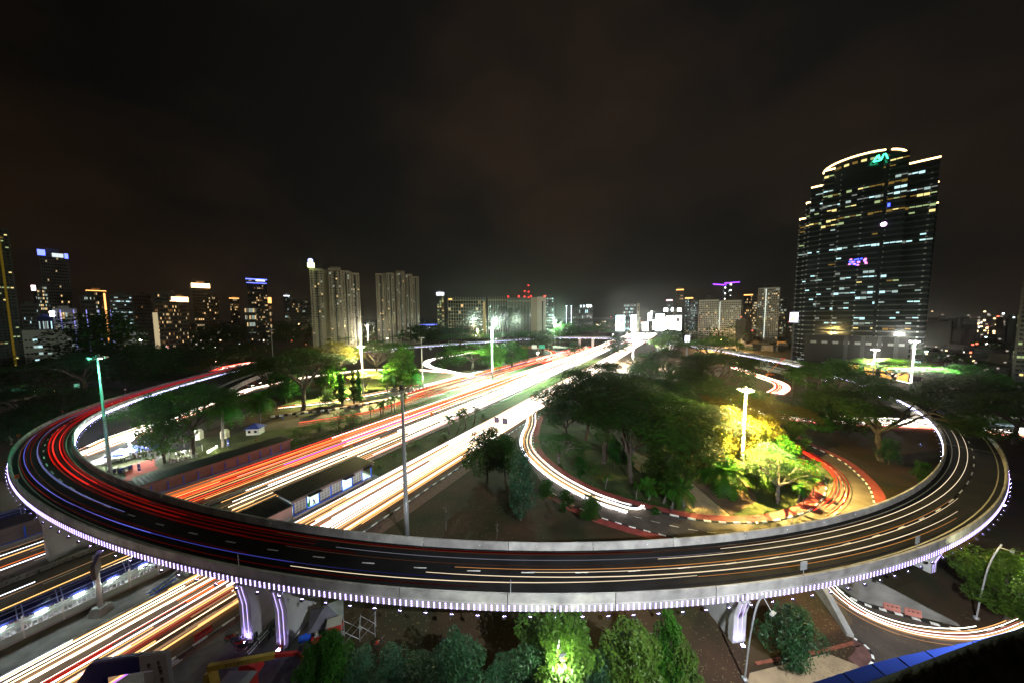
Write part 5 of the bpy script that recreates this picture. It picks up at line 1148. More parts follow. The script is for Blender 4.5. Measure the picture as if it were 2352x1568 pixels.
def tree(kind, x, yb, yt, wpx, label, group=None, xt=None, g=None, cat=None, nm=None):
    g = g or G(x, yb); k = kind[:-1]; h = max(1.0, atY(x, yt, g.y).z - g.z); v = proto(kind); rz = (hash((x, yb)) % 628) / 100.0
    rz = ((x * 37 + yb * 91) % 628) / 100.0
    palm = k in ('palm', 'date', 'royal', 'areca'); name = nm or ('palm_tree' if palm else 'shrub' if k == 'shrub' else 'tree')
    t = thing(name, label, cat or ('palm tree' if palm else 'shrub' if k == 'shrub' else 'tree'), tuple(g), rz, group)
    if palm:
        me, place, tip = v; base_h = {'palm': 9.3, 'date': 4.6, 'royal': 5.0, 'areca': 3.0}[k]; s = h / base_h; t.scale = (s, s, s)
        link('trunk', me, t)
        for fm, a, tilt in place:
            o = link('frond', fm, t, tip); o.rotation_euler = (0, tilt, a)
    else:
        tm, cm, H0, R0 = v; R1 = wpx * (.60 if 'rain' in k else .55) * g.y / FPX; t.scale = (R1 / R0, R1 / R0, h / H0); link('trunk', tm, t); link('crown', cm, t)
        if xt is not None:
            top = atY(xt, yt, g.y); dx = (top.x - g.x) * .8
            for o in t.children: pass
            t.location.x = g.x + dx * .5
    return t
GC = 'trees of the central grove'; GL = 'trees of the left grove'; GR = 'trees right of the ring'; GF = 'trees along the lower edge'; GB = 'trees beyond the far arc'
TR_ = [
 # central grove, front to back
 ('raindark1', 1385, 1062, 858, 235, 'big dark rain tree with one pale curving trunk, centre of the grove', GC), ('raindark2', 1494, 1104, 898, 285, 'huge forked rain tree with pale bluish trunk before the path', GC), ('raindark3', 1450, 1108, 935, 170, 'leaning rain tree with slanting pale twin trunk left of the forked one', GC),
 ('sparse1', 1315, 975, 825, 90, 'slender sparse umbrella tree standing black against the white trails', GC), ('raindark4', 1392, 980, 830, 165, 'flat-topped rain tree silhouetted against the avenue', GC), ('sparse2', 1262, 968, 900, 85, 'small umbrella tree overhanging the start of the loop road', GC),
 ('raindark1', 1620, 985, 868, 170, 'dark broad rain tree left of the yellow lamp mast, behind the plume trees', GC), ('raindark3', 1540, 1010, 905, 190, 'dark rain tree behind the forked rain tree', GC),
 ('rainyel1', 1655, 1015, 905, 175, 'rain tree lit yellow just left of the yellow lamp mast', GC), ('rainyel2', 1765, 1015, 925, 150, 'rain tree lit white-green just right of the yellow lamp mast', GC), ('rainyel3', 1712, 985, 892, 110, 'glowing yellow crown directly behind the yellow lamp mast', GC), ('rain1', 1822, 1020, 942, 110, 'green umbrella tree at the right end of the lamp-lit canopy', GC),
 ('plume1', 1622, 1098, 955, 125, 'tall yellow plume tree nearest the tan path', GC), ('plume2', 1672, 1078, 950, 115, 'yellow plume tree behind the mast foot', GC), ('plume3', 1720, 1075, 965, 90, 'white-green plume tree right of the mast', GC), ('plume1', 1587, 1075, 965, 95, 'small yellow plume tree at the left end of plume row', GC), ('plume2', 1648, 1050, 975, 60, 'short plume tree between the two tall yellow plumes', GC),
 ('plume3', 1750, 1062, 960, 100, 'white-green plume tree at the right end of the plume row', GC), ('bushy1', 1795, 1088, 1010, 80, 'leafy green tree above the bright lawn', GC), ('bushy2', 1738, 1130, 1062, 70, 'low green bush tree at the foot of the mast', GC),
 ('bushblue1', 1765, 1110, 1020, 105, 'bluish bushy tree right of the mast foot', GC), ('sparse3', 1785, 1155, 1045, 150, 'spreading tree with bare white branches on the bright lawn', GC), ('slim1', 1820, 1042, 970, 62, 'small dark-stemmed tree above the red trails', GC),
 ('bushdark1', 1505, 1119, 1036, 66, 'dark bushy tree beside the tan path, left of two', GC), ('bushdark2', 1552, 1150, 1049, 84, 'dark bushy tree over the tan path, right of two', GC), ('slim2', 1411, 1075, 1005, 40, 'slim dark tree under the centre of the big rain trees', GC), ('slim3', 1441, 1080, 1020, 36, 'slim dark tree left of the leaning twin trunk', GC),
 ('shrub1', 1366, 1096, 1066, 38, 'rounded clipped shrub on the dark slope by the loop road', GC), ('shrub2', 1350, 1080, 1055, 34, 'rounded shrub just behind the clipped one', GC), ('slim1', 1332, 1098, 1050, 34, 'small young tree with pale stem beside the loop road', GC), ('sparse2', 1284, 1064, 1004, 125, 'low umbrella tree arching over the bright trails of loop road', GC),
 ('rain2', 1538, 905, 800, 135, 'bright green rain tree at the far end of the grove', GC), ('rain3', 1515, 925, 828, 130, 'second bright green rain tree in front of the first, far grove', GC), ('rain1', 1532, 850, 770, 82, 'small rain tree topping the far grove by the ring', GC), ('bushdark3', 1605, 890, 812, 62, 'dark rounded tree right of the bright green rain trees', GC), ('raindark2', 1650, 915, 806, 145, 'flat dark rain tree before the LED edge of right arm', GC), ('rain2', 1629, 850, 773, 120, 'thin layered tree below the orange lamp mast', GC), ('slim2', 1714, 905, 829, 50, 'conical bush tree right of the flat dark rain tree', GC), ('rain3', 1440, 915, 858, 90, 'low green tree at the avenue edge of far grove', GC), ('bushy1', 1465, 880, 836, 70, 'leafy bush tree beside far avenue trails', GC), ('rain1', 1585, 935, 855, 120, 'mid-grove rain tree behind dark broad ones', GC), ('bushdark1', 1538, 800, 760, 60, 'dark bush tree beside the billboards beyond the ring', GB),
 ('raindark3', 1345, 1010, 900, 150, 'dark rain tree behind the black sparse tree at the grove edge', GC), ('raindark1', 1300, 1015, 930, 110, 'low dark tree at the corner where the loop road begins', GC), ('raindark2', 1430, 1020, 890, 190, 'dark rain tree filling the middle of the grove behind the pale curving trunk', GC), ('raindark4', 1480, 960, 868, 170, 'dark rain tree at the back of the grove middle', GC), ('rain1', 1590, 1060, 950, 120, 'green rain tree between forked tree and yellow plumes', GC),
 # left foot of the grove
 ('bushdark2', 1119, 1098, 985, 105, 'dark dense tree beside the right carriageway, left of two', None), ('bushdark3', 1160, 1094, 1000, 70, 'dark tree touching the loop road mouth, right of two', None), ('bushblue2', 1196, 1194, 1028, 85, 'bluish leafy tree with ivy-wrapped trunk left of the loop road', None),
 ('slim3', 1252, 1151, 1104, 42, 'small flowering tree beside red footpath, first of three from the left', None), ('slim1', 1300, 1176, 1126, 42, 'small flowering tree beside red footpath, second of three from the left', None), ('bushdark1', 1357, 1197, 1144, 56, 'small flowering tree beside red footpath, third and widest of three', None),
 # right side
 ('raindark4', 2025, 1058, 887, 235, 'broad black-green umbrella tree overhanging the right arm of ring', GR), ('bushblue3', 2041, 1066, 1005, 55, 'ivy-wrapped low tree under the broad umbrella tree', GR), ('slim2', 2116, 1120, 1057, 36, 'lone ivy-covered stump tree on the dark lawn', GR), ('rain3', 1915, 965, 832, 145, 'green rain tree beneath the tower with LED glints behind it', GR), ('rain2', 1985, 960, 868, 125, 'green rain tree between the tower mast and umbrella tree', GR), ('bushdark2', 1880, 990, 900, 110, 'dark rounded tree left of the broad umbrella tree', GR), ('bushdark3', 1950, 1000, 915, 110, 'dark rounded tree just behind the broad umbrella tree', GR),
 ('bushy2', 1915, 890, 826, 84, 'bushy tree left of the tower lobby', GR), ('rain1', 2045, 888, 822, 125, 'flat rain tree before the amber lobby', GR), ('rain2', 2178, 930, 838, 150, 'wide rain tree behind the right bend of the ring', GR), ('bushy3', 2192, 968, 868, 180, 'large bright green rounded tree behind right bend', GR), ('bushy1', 2285, 985, 875, 140, 'rounded green tree at far right behind rounded one', GR), ('rain3', 2330, 1020, 902, 160, 'layered dark green tree cut by the right edge', GR), ('bushdark1', 2120, 945, 885, 70, 'dark ivy tree climbing the white wall', GR),
 ('lime2', 2310, 1425, 1275, 165, 'feathery lime-green tree at lower right with forked dark trunk', GF), ('lime3', 2345, 1415, 1320, 140, 'lower spray of lime-green foliage behind the feathery tree', GF), ('bushblue1', 1815, 1540, 1395, 125, 'small leaning tree with silver-green leaves right of third pier', GF),
 # left grove
 ('bushy2', 379, 1062, 908, 110, 'green tree beside the white screen, left of two park trees', GL), ('rain2', 446, 1043, 886, 170, 'broad green tree over the white canopy, right of two park trees', GL), ('raindark1', 695, 942, 800, 180, 'great dark rain tree with thick trunk in the left grove', GL), ('rainyel3', 770, 900, 783, 100, 'rain tree lit yellow under the warm mast', GL), ('rain1', 868, 868, 782, 135, 'flat rain tree lit yellow right of warm mast', GL), ('bushy3', 928, 880, 800, 70, 'leafy bright tree right end of the lit left grove', GL), ('bushy1', 905, 890, 830, 70, 'second leafy bright tree beside the tall palm', GL),
 ('rainyel1', 838, 907, 850, 62, 'small yellow tree behind the weeping columns', GL), ('bushy2', 762, 905, 832, 62, 'small green-yellow tree behind the clipped round tree', GL), ('column1', 786, 926, 857, 34, 'weeping column tree, widest and leftmost of three', GL), ('column2', 813, 926, 850, 24, 'weeping column tree, middle of three', GL), ('column3', 825, 926, 848, 20, 'weeping column tree, right of three', GL), ('bushdark2', 754, 932, 893, 40, 'round clipped dark tree by the pink trails', GL), ('raindark2', 620, 900, 828, 130, 'dark rain tree at the left end of left grove', GL), ('bushdark3', 655, 925, 845, 90, 'dark dense tree left of the great rain tree', GL), ('raindark3', 735, 880, 812, 110, 'dark flat tree between great rain tree and lit one', GL),
 ('rain2', 852, 792, 768, 82, 'bluish-lit umbrella tree under the small white mast', GB), ('sparse1', 930, 792, 766, 56, 'sparse umbrella tree beside the unlit slim mast', GB), ('rain3', 1060, 800, 764, 112, 'flat rain tree beneath the amber mast', GB), ('rain1', 1191, 797, 763, 112, 'flat rain tree right of the green-white mast', GB), ('bushy1', 1037, 846, 794, 84, 'leafy tree filling the small far loop, left part', GB), ('rain2', 1085, 852, 790, 96, 'leafy tree filling the small far loop, middle part', GB), ('bushy3', 1128, 850, 792, 74, 'leafy tree filling the small far loop beside the mast', GB), ('bushy2', 1176, 842, 786, 78, 'leafy tree filling the small far loop, right part', GB), ('bushdark1', 1246, 812, 763, 82, 'dark tree clump left of the far arc', GB), ('bushdark2', 1320, 812, 785, 40, 'round bush beside far red trails', GB), ('raindark4', 790, 800, 768, 60, 'dark umbrella tree before the left beige tower', GB), ('bushdark3', 885, 770, 740, 46, 'black round tree at the foot of right beige tower', GB), ('bushdark1', 1000, 790, 752, 90, 'black tree mass left of the olive hotel', GB), ('rain3', 1130, 790, 766, 90, 'green-lit flat tree behind the green-white mast', GB), ('bushdark2', 1420, 812, 772, 70, 'dark bush tree right under the bright billboards', GB),
 ('bushdark3', 250, 880, 722, 185, 'huge black rounded tree right of the pale slab block', None), ('raindark1', 200, 905, 810, 150, 'black tree below the pale slab block', None), ('bushdark1', 340, 890, 800, 140, 'black tree between the huge rounded one and the ring', None), ('raindark2', 60, 960, 890, 120, 'dark tree behind teal-lit hut', None), ('bushdark2', 110, 985, 905, 90, 'dark olive tree below the orange lamp', None), ('bushdark3', 205, 955, 895, 90, 'dim olive tree behind upper left parapet', None), ('bushblue3', 25, 1020, 950, 90, 'blue-grey tree at the left edge outside the ring', None), ('rain1', 420, 880, 850, 40, 'small lamp-lit tree behind left arm of ring, leftmost of three', None), ('rainyel2', 458, 872, 838, 44, 'yellow-lit tree behind left arm of ring, middle of three', None), ('rainyel1', 486, 862, 820, 30, 'yellow-lit tree behind left arm of ring, right of three', None), ('bushy1', 190, 965, 935, 45, 'green-lit bush behind the upper left parapet', None), ('bushdark1', 450, 855, 800, 150, 'wide black tree beyond the lit trees of the left arm', None), ('bushdark2', 560, 830, 790, 120, 'black tree above the queueing traffic', None), ('bushdark3', 80, 1000, 930, 100, 'dark tree beside the chevron board at left', None),
 # lower edge
 ('bushy1', 771, 1612, 1456, 112, 'tall narrow dark tree beside the scaffolding', GF), ('bushy2', 720, 1612, 1486, 75, 'narrow dark tree left of the tall narrow one', GF), ('bushblue1', 825, 1612, 1496, 100, 'dark bluish shrub tree below the scaffolding', GF), ('bushblue2', 898, 1612, 1496, 118, 'bluish dense tree along the lower edge, left of middle', GF), ('bushblue3', 967, 1612, 1515, 143, 'bluish dense tree along the lower edge, lowest one', GF), ('bushblue1', 1042, 1612, 1470, 162, 'bluish dense tree along the lower edge, tallest of its clump', GF), ('bushblue2', 1150, 1612, 1515, 106, 'bluish dense tree in the gap left of lime-lit tree', GF), ('lime2', 1290, 1612, 1441, 237, 'near tree lit lime-white by the lamp inside it', GF), ('bushblue3', 1215, 1612, 1482, 125, 'bluish tree left of the lime-lit tree', GF), ('lime3', 1452, 1612, 1444, 168, 'green tree right of the lime-lit tree', GF), ('bushy3', 1532, 1600, 1412, 75, 'tall thin dark tree with pale tip', GF), ('lime1', 1560, 1612, 1475, 87, 'small bright green tree below the thin dark one', GF), ('slim1', 1589, 1612, 1532, 30, 'thin green sapling at the right end of lower trees', GF), ('bushblue2', 1380, 1612, 1500, 100, 'dark tree wedged between lime-lit and green trees', GF)]
for e in TR_:
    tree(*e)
PALMS = [('palm1', 512, 1026, 915, 'coconut palm behind the white canopy', 1), ('palm2', 596, 992, 905, 'coconut palm beside the white pavilion with blue roof', 1), ('palm3', 891, 905, 850, 'tall palm on the lit lawn of the left grove', 1), ('palm1', 1485, 905, 815, 'palm at the far edge of the central grove, among rain trees', 1), ('palm2', 1816, 910, 843, 'tall palm behind the right part of central grove', 1), ('palm3', 1851, 905, 832, 'palm in the clump below the tower, right of the tall palm', 1), ('palm1', 1880, 900, 838, 'palm in the clump below the tower, rightmost', 1), ('date1', 1667, 1130, 1063, 'squat date palm beside the orange-lit path', 1), ('date2', 945, 885, 850, 'low date palm against the slip-road railing', 1), ('palm2', 1233, 785, 750, 'palm before the white end wall of finned block', 1),
 ('royal1', 851, 960, 932, 'small palm on the strip beside the slip road, first from the left', 0), ('royal2', 873, 957, 924, 'small palm on the strip beside the slip road, second from the left', 0), ('royal3', 880, 951, 920, 'small palm on the strip beside the slip road, third from the left', 0), ('royal1', 901, 950, 912, 'small palm on the strip beside the slip road, fourth from the left', 0), ('royal2', 908, 946, 908, 'small palm on the strip beside the slip road, fifth from the left', 0), ('royal3', 929, 940, 905, 'small palm right of the unlit tall mast, last of its row', 0),
 ('royal1', 1031, 997, 955, 'median palm above the bus station, first from the left', 0), ('royal2', 1052, 988, 946, 'median palm above the bus station, second from the left', 0), ('royal3', 1070, 981, 938, 'median palm above the bus station, third from the left', 0), ('royal1', 1091, 967, 933, 'median palm nearest the purple signs, fourth from the left', 0), ('royal2', 906, 1062, 1042, 'low young palm in the median beside the bus station', 0),
 ('royal3', 1391, 1122, 1088, 'small palm on the slope by the loop road, under the rain trees', 0), ('royal1', 1462, 1147, 1108, 'small palm beside the loop kerb, left of the areca clump', 0), ('areca1', 1489, 1147, 1104, 'areca palm clump beside the loop hedge, left of three', 0), ('areca2', 1522, 1155, 1110, 'areca palm clump beside the loop hedge, middle of three', 0), ('royal2', 1543, 1168, 1110, 'small palm standing right at the loop hedge', 0), ('areca3', 1570, 1168, 1108, 'areca palm clump beside the orange-lit path, right of three', 0),
 ('royal3', 1833, 1157, 1112, 'small palm on the bright lawn corner, left of a pair', 0), ('royal1', 1846, 1158, 1120, 'small palm on the bright lawn corner, right of a pair', 0), ('royal2', 1866, 1138, 1098, 'small palm by the right curve of the loop', 0), ('royal3', 1862, 1100, 1060, 'small palm where the loop meets the red trails, left of two', 0), ('royal1', 1873, 1090, 1055, 'small palm where the loop meets the red trails, right of two', 0), ('royal2', 790, 860, 842, 'tiny palm behind the left grove road', 0)]
for k, x, yb, yt, lab, big in PALMS: tree(k, x, yb, yt, 0, lab, 'coconut palms' if big else 'small palms')
# shrubs, hedges
TL = [(545, 748, 60, 'bushdark1'), (600, 752, 70, 'raindark1'), (660, 748, 80, 'bushdark2'), (705, 756, 60, 'raindark2'), (748, 768, 60, 'bushdark3'), (800, 764, 60, 'raindark3'), (842, 752, 50, 'bushdark1'), (880, 757, 60, 'raindark4'), (925, 760, 60, 'bushdark2'), (968, 748, 60, 'bushdark3'), (1010, 757, 60, 'raindark1'), (1052, 752, 70, 'raindark2'), (1100, 762, 60, 'bushdark1'), (1160, 762, 70, 'raindark3'), (1215, 764, 60, 'bushdark2'), (1300, 745, 80, 'bushdark3'), (1365, 748, 70, 'raindark4'), (480, 752, 80, 'bushdark1'), (430, 760, 80, 'raindark2')]
TLN = ['below the blue-topped tower', 'left of the low white-lit block', 'left of the beige twin towers', 'at the left foot of the left beige tower', 'before the left beige tower, left one', 'before the left beige tower, right one', 'in the gap between the beige towers', 'before the right beige tower, left one', 'before the right beige tower, right one', 'below the violet-lit arena', 'left of the olive hotel front', 'before the olive hotel', 'right of the amber mast', 'before the pale slab block', 'before the finned block', 'right of the white end wall', 'below the far grandstand', 'below the white-crowned tower', 'below the long beige hotel']
for (x, yt, w, k), l in zip(TL, TLN): tree(k, x, 790, yt, w, 'tall dark tree in the line ' + l, 'tree line before the skyline')
SH = [(690, 1008, 985, 60, 'dark bush in the strip left of the bush row, first'), (735, 992, 966, 64, 'dark bush in the strip beside the slip road, second'), (778, 985, 945, 70, 'tallest dark bush in the strip beside the slip road'), (812, 975, 942, 60, 'dark bush next to the small palms'), (668, 1030, 1008, 56, 'low dark bush just above the blue-ribbed wall'), (955, 1022, 1012, 30, 'reddish bush in the palm median, left one'), (1110, 958, 945, 24, 'reddish bush at the end of the palm median'), (870, 1075, 1058, 40, 'bush behind the bus station end'), (1020, 1005, 995, 26, 'small bush under the first median palm'), (1305, 820, 800, 36, 'bush on the far traffic island'), (1505, 1178, 1166, 30, 'low shrub inside the loop hedge')]
for i, (x, yb, yt, w, lab) in enumerate(SH): tree('shrub%d' % (1 + i % 3), x, yb, yt, w, lab, 'shrubs along the roads')
def hedge(name, pts, w, h, label, seed, dens=26, m=LEAF, lsz=.3):
    r = random.Random(seed); q = MB()
    for a, b_ in zip(pts, pts[1:]):
        L_ = (b_ - a).length; d = (b_ - a).normalized(); n_ = Vector((d.y, -d.x, 0))
        for _ in range(int(L_ * dens)):
            u = r.random(); v = r.uniform(-1, 1); z = h * (r.random() ** .5) * (.8 + .3 * math.sin(u * L_ * 1.3 + seed))
            leaf(q, a.lerp(b_, u) + n_ * v * w / 2 + Vector((0, 0, z)), lsz, r, .3)
    return q.done(name, m, None, label=label, category='hedge')
hedge('hedge', offset(loop_red[22:52], -.6), .9, .7, 'clipped green hedge along the inside of the loop road', 1)
hedge('hedge', [AV(-70, -102.3), AV(28, -102.3)], 1.6, 1.0, 'dark hedge on the lower left median of the avenue', 2, 14, LEAF_D, .45)
hedge('hedge', [AV(34, -102.2), AV(140, -102.2)], 1.4, .9, 'dark hedge between red and white trails above the flyover', 3, 12, LEAF_D, .4)
hedge('hedge', [AV(62, -84.5), AV(180, -84.5)], 2.4, .7, 'ragged planting along the palm median', 4, 14, LEAF_D, .4)
hedge('hedge', [AV(58, -121.5), AV(128, -121.5)], 3.5, 1.6, 'dense dark planting between slip road and carriageway', 5, 30, LEAF_D, .5)
hedge('hedge', [AV(-70, -120.5), AV(4, -120.5)], 2.0, 1.2, 'dark hedge beside the upper left walkway', 6, 14, LEAF_D, .45)
hedge('hedge', [G(650, 995), G(690, 985), G(735, 970)], 5.0, .6, 'low clipped leaf-shaped hedge beside the white pavilion', 7, 60, LEAF, .3)
hedge('hedge', [AV(180, -121.5), AV(330, -122.5)], 3.0, .8, 'long low planting beside the far avenue', 8, 10, LEAF_D, .5)
hedge('hedge', [AV(170, -82), AV(420, -80)], 4.0, 1.0, 'long low planting on the far median', 9, 12, LEAF_D, .5)
def bare(x, yb, yt, label):
    g = G(x, yb); h = atY(x, yt, g.y).z; r = random.Random(int(x)); t = thing('sapling', label, 'sapling', tuple(g), 0, 'bare saplings'); q = MB(); limb(q, (0, 0, 0), (.2, 0, h), .07, .02, r, .03); q.done('trunk', BARK_P, t); q = MB()
    for k in range(16):
        z = h * r.uniform(.3, .95); a = r.random() * 6.28; l = h * r.uniform(.15, .3) * (1.1 - z / h * .6); limb(q, (.1, 0, z), (.1 + l * math.cos(a), l * math.sin(a), z + l * .9), .025, .008, r, .1, 3)
    q.done('branches', BARK_P, t, kind='stuff')
bare(1025, 1218, 1155, 'bare grey sapling on the dark lawn, left of two'); bare(1141, 1236, 1200, 'bare grey sapling near the parapet, right of two')
# far woods: one dark mass of crowns on the plain, and grass tufts / fallen leaves near the camera
r = random.Random(77); q = MB()
def crown_clump(c, R0, hh, n):
    for _ in range(n):
        v = Vector((r.gauss(0, 1), r.gauss(0, 1), abs(r.gauss(0, 1)))); v.normalize(); leaf(q, Vector(c) + Vector((v.x * R0, v.y * R0, hh * (.35 + .65 * v.z))), R0 * .42, r, .3)
for k in range(900):
    Y = r.uniform(250, 1500); X = r.uniform(-1.75, .75) * Y
    if (Vector((X, Y, 0)) - RC).length < 245: continue
    u = Vector((X, Y, 0)).dot(AN)
    if -165 < u < -35: continue
    if X > 0 and Y < 420: continue
    if -.85 * Y < X < -.35 * Y and 300 < Y < 640: continue
    crown_clump((X, Y, 0), r.uniform(7, 13) * (1 + Y / 1500), r.uniform(11, 18) if Y < 450 else r.uniform(20, 33), 44)
for k in range(150):
    Y = r.uniform(110, 300); X = -r.uniform(1.0, 1.9) * Y
    if (Vector((X, Y, 0)) - RC).length < 240: continue
    crown_clump((X, Y, 0), r.uniform(4, 8), r.uniform(5, 9), 60)
for k in range(90):
    Y = r.uniform(150, 420); X = r.uniform(1.05, 1.8) * Y
    if (Vector((X, Y, 0)) - RC).length < 262 or (Vector((X, Y, 0)) - Vector((258, 236, 0))).length < 85: continue
    crown_clump((X, Y, 0), r.uniform(5, 9), r.uniform(6, 11), 60)
q.done('far_woods', LEAF_D, None, kind='stuff', label='dark woodland between the interchange and the city skyline', category='woods')
q = MB()
for (x0, x1, y0, y1, n) in ((700, 1720, 1395, 1640, 2600), (950, 1250, 1120, 1240, 900), (1780, 2230, 1340, 1560, 2400), (1950, 2150, 1050, 1200, 700)):
    for _ in range(n):
        g = G(r.uniform(x0, x1), r.uniform(y0, y1)); leaf(q, g + Vector((0, 0, .06)), r.uniform(.12, .3), r, .75)
q.done('fallen_leaves', mat('dry_leaf', (.16, .10, .05), .9, .5, .8, col2=(.22, .2, .09)), None, kind='stuff', label='dry leaves and tufts scattered over the lawns under the flyover', category='fallen leaves')
# pinpoint lights of the distant city on both sides
def sprinkle(label, n, xr, dr_, seed, cols, sz):
    r = random.Random(seed); q = MB()
    for _ in range(n):
        x = r.uniform(*xr); D = r.uniform(*dr_); d = ray(x, 733); hd = Vector((d.x, d.y, 0)).normalized() * D; s = sz * D / 1000; h = r.uniform(3, 9) if r.random() < .8 else r.uniform(10, 60) * D / 2500
        q.box((hd.x, hd.y, h), (s, s, s * r.uniform(.6, 1.2)), math.atan2(hd.y, hd.x), r.choice(cols))
    return q.done('city_lights', [emit('dot_white', (1, .95, .85), 5, False), emit('dot_warm', (1, .7, .35), 4, False), emit('dot_red', (1, .15, .08), 4, False), emit('dot_cool', (.7, .9, 1), 5, False), emit('dot_dim', (.7, .6, .5), .8, False)], None, kind='stuff', label=label, category='city lights')
sprinkle('scattered lights of distant houses right of the dark tower', 230, (2125, 2352), (330, 2600), 1, [0, 0, 1, 1, 2, 3, 4, 4, 4, 4], 2.4)
sprinkle('scattered lights on the horizon behind the billboards', 130, (1260, 1820), (900, 3000), 2, [0, 1, 1, 2, 4, 4], 2.6)
sprinkle('scattered lights among the dark left woods', 60, (0, 720), (420, 900), 3, [0, 1, 2, 3, 4, 4, 4], 1.7)
sprinkle('scattered lights at the foot of the left skyline', 110, (40, 720), (700, 1400), 4, [0, 1, 1, 2, 4, 4], 2.4)
q = MB(); r = random.Random(15)
for k in range(420):
    D = r.uniform(380, 3000); x = r.uniform(2120, 2420) if k % 3 else r.uniform(1600, 1830); d = ray(x, 733); hd = Vector((d.x, d.y, 0)).normalized() * max(D, 520 if x < 1900 else 0); q.box((hd.x, hd.y, 4), (r.uniform(8, 20), r.uniform(8, 20), r.uniform(5, 9) if r.random() < .85 else r.uniform(16, 70)), r.random())
q.done('distant_rooftops', mat('dim_roofs', (.05, .05, .055), .9, .4, .02), None, kind='stuff', label='unlit low roofs of the far city on both sides of dark tower', category='rooftops')

# ================================================================== bus stations and walkways
def avT(t): return t
class AVF:
    """thing in avenue coordinates: local x along the avenue, y to the left of it"""
    def __init__(s, name, label, cat, s0, t0, z=0.0, group=None): s.t = thing(name, label, cat, tuple(AV(s0, t0, z)), AROT, group); s.s0, s.t0 = s0, t0
    def box(s, nm, x0, x1, y0, y1, z0, z1, m, par=None, **kw):
        q = MB(); q.box(((x0 + x1) / 2, (y0 + y1) / 2, (z0 + z1) / 2), (x1 - x0, y1 - y0, z1 - z0)); return q.done(nm, m, par or s.t, **kw)
# bus station on the median: front (towards the right carriageway) at y=0, back at y=7
S = AVF('bus_station', 'long bus station on the median with dark roof and glowing open bays', 'bus station', 35.5, -77.6); B_ = S.box
Ls = 20.5
B_('platform', 0, Ls, -.2, 6.2, 0, 1.0, mat('cream_platform', (.5, .45, .40), .8, .15, .6)); B_('back_wall', 0, Ls, 5.9, 6.1, 1.0, 4.0, PANELG)
rf = B_('roof', -.6, Ls + .6, -1.1, 7.0, 4.75, 4.95, ROOFD)
q = MB()
for k in range(36): q.box((-.5 + k * .6, 2.95, 5.0), (.12, 8.1, .12))
q.done('roof_rib', ROOFD, rf, kind='stuff')
for k in range(14): B_('fascia_panel', -.5 + k * 1.54, -.5 + k * 1.54 + 1.5, -.75, -.55, 4.05, 4.74, PANELG)
for k in range(8): B_('blue_column', k * 2.9 - .02 if k else .0, k * 2.9 + .22, -.35, -.13, 1.0, 4.05, BLUEM)
B_('base_beam', 0, Ls, -.55, -.22, .75, 1.0, BLUEM)
B_('ceiling_light', 1.0, Ls - .5, .6, 4.5, 3.98, 4.04, E_COOLROOM)
for x0, x1 in ((3.2, 5.7), (11.9, 14.3), (17.8, 20.1)): B_('awning', x0 - .2, x1 + .3, -1.7, -.76, 4.15, 4.35, ROOFD)
for k in (0, 2, 3, 5):
    x0 = k * 2.9 + .25; f = B_('window_frame', x0, x0 + 2.6, -.32, -.24, 1.0, 1.3, PANELG)
    q = MB()
    for j in range(4): q.box((x0 + .3 + j * .72, -.28, 2.5), (.06, .08, 2.6))
    for j in range(4): q.box((x0 + 1.3, -.28, 1.6 + j * .7), (2.6, .08, .06))
    q.done('window_bar', WHITEM, f, kind='stuff')
    B_('pane', x0 + .02, x0 + 2.58, -.235, -.225, 1.3, 4.0, mat('frosted_pane', (.35, .38, .40), .3, .1, .5, transl=.5), f)
B_('station_sign', 13.0, 15.2, .2, .35, 3.0, 3.6, emit('sign_navy', (.04, .06, .9), .8)); 
q = MB()
for k in range(9): q.box((13.15 + k * .23, .18, 3.3), (.12, .03, .22 if k % 3 else .3))
q.done('sign_lettering', WHITEM, S.t, kind='stuff')
B_('litter_bin', 3.4, 3.8, .1, .5, 1.0, 1.9, mat('green_plastic', (.02, .30, .08), .5, .1, 1))
S2 = AVF('bus_station', 'lower dark-roofed link section of the median bus station beside the flyover', 'bus station', 24.5, -77.8); B_ = S2.box
rf = B_('roof', 0, 10.9, -.9, 6.6, 3.5, 3.68, ROOFD); q = MB()
for k in range(18): q.box((.2 + k * .6, 2.85, 3.72), (.12, 7.5, .12))
q.done('roof_rib', ROOFD, rf, kind='stuff')
B_('platform', 0, 10.9, -.1, 6.0, 0, .9, CONC); B_('front_wall', 6.5, 10.9, -.3, -.1, .9, 3.0, mat('mauve_panel', (.36, .27, .28), .6, .1, .4))
for k in range(7): B_('fascia_panel', k * 1.55, k * 1.55 + 1.5, -.7, -.5, 2.95, 3.49, mat('mauve_panel', (.36, .27, .28)))
for k in range(2): 
    f = B_('window_frame', .4 + k * 3.1, 3.2 + k * 3.1, -.34, -.26, .9, 1.2, WHITEM); q = MB()
    for j in range(5): q.box((.5 + k * 3.1 + j * .62, -.3, 2.0), (.06, .07, 1.9))
    for j in range(3): q.box((1.8 + k * 3.1, -.3, 1.5 + j * .6), (2.7, .07, .06))
    q.done('window_bar', WHITEM, f, kind='stuff')
for k in range(2): B_('blue_column', 3.25 + k * 3.1, 3.45 + k * 3.1, -.5, -.3, .9, 3.0, BLUEM)
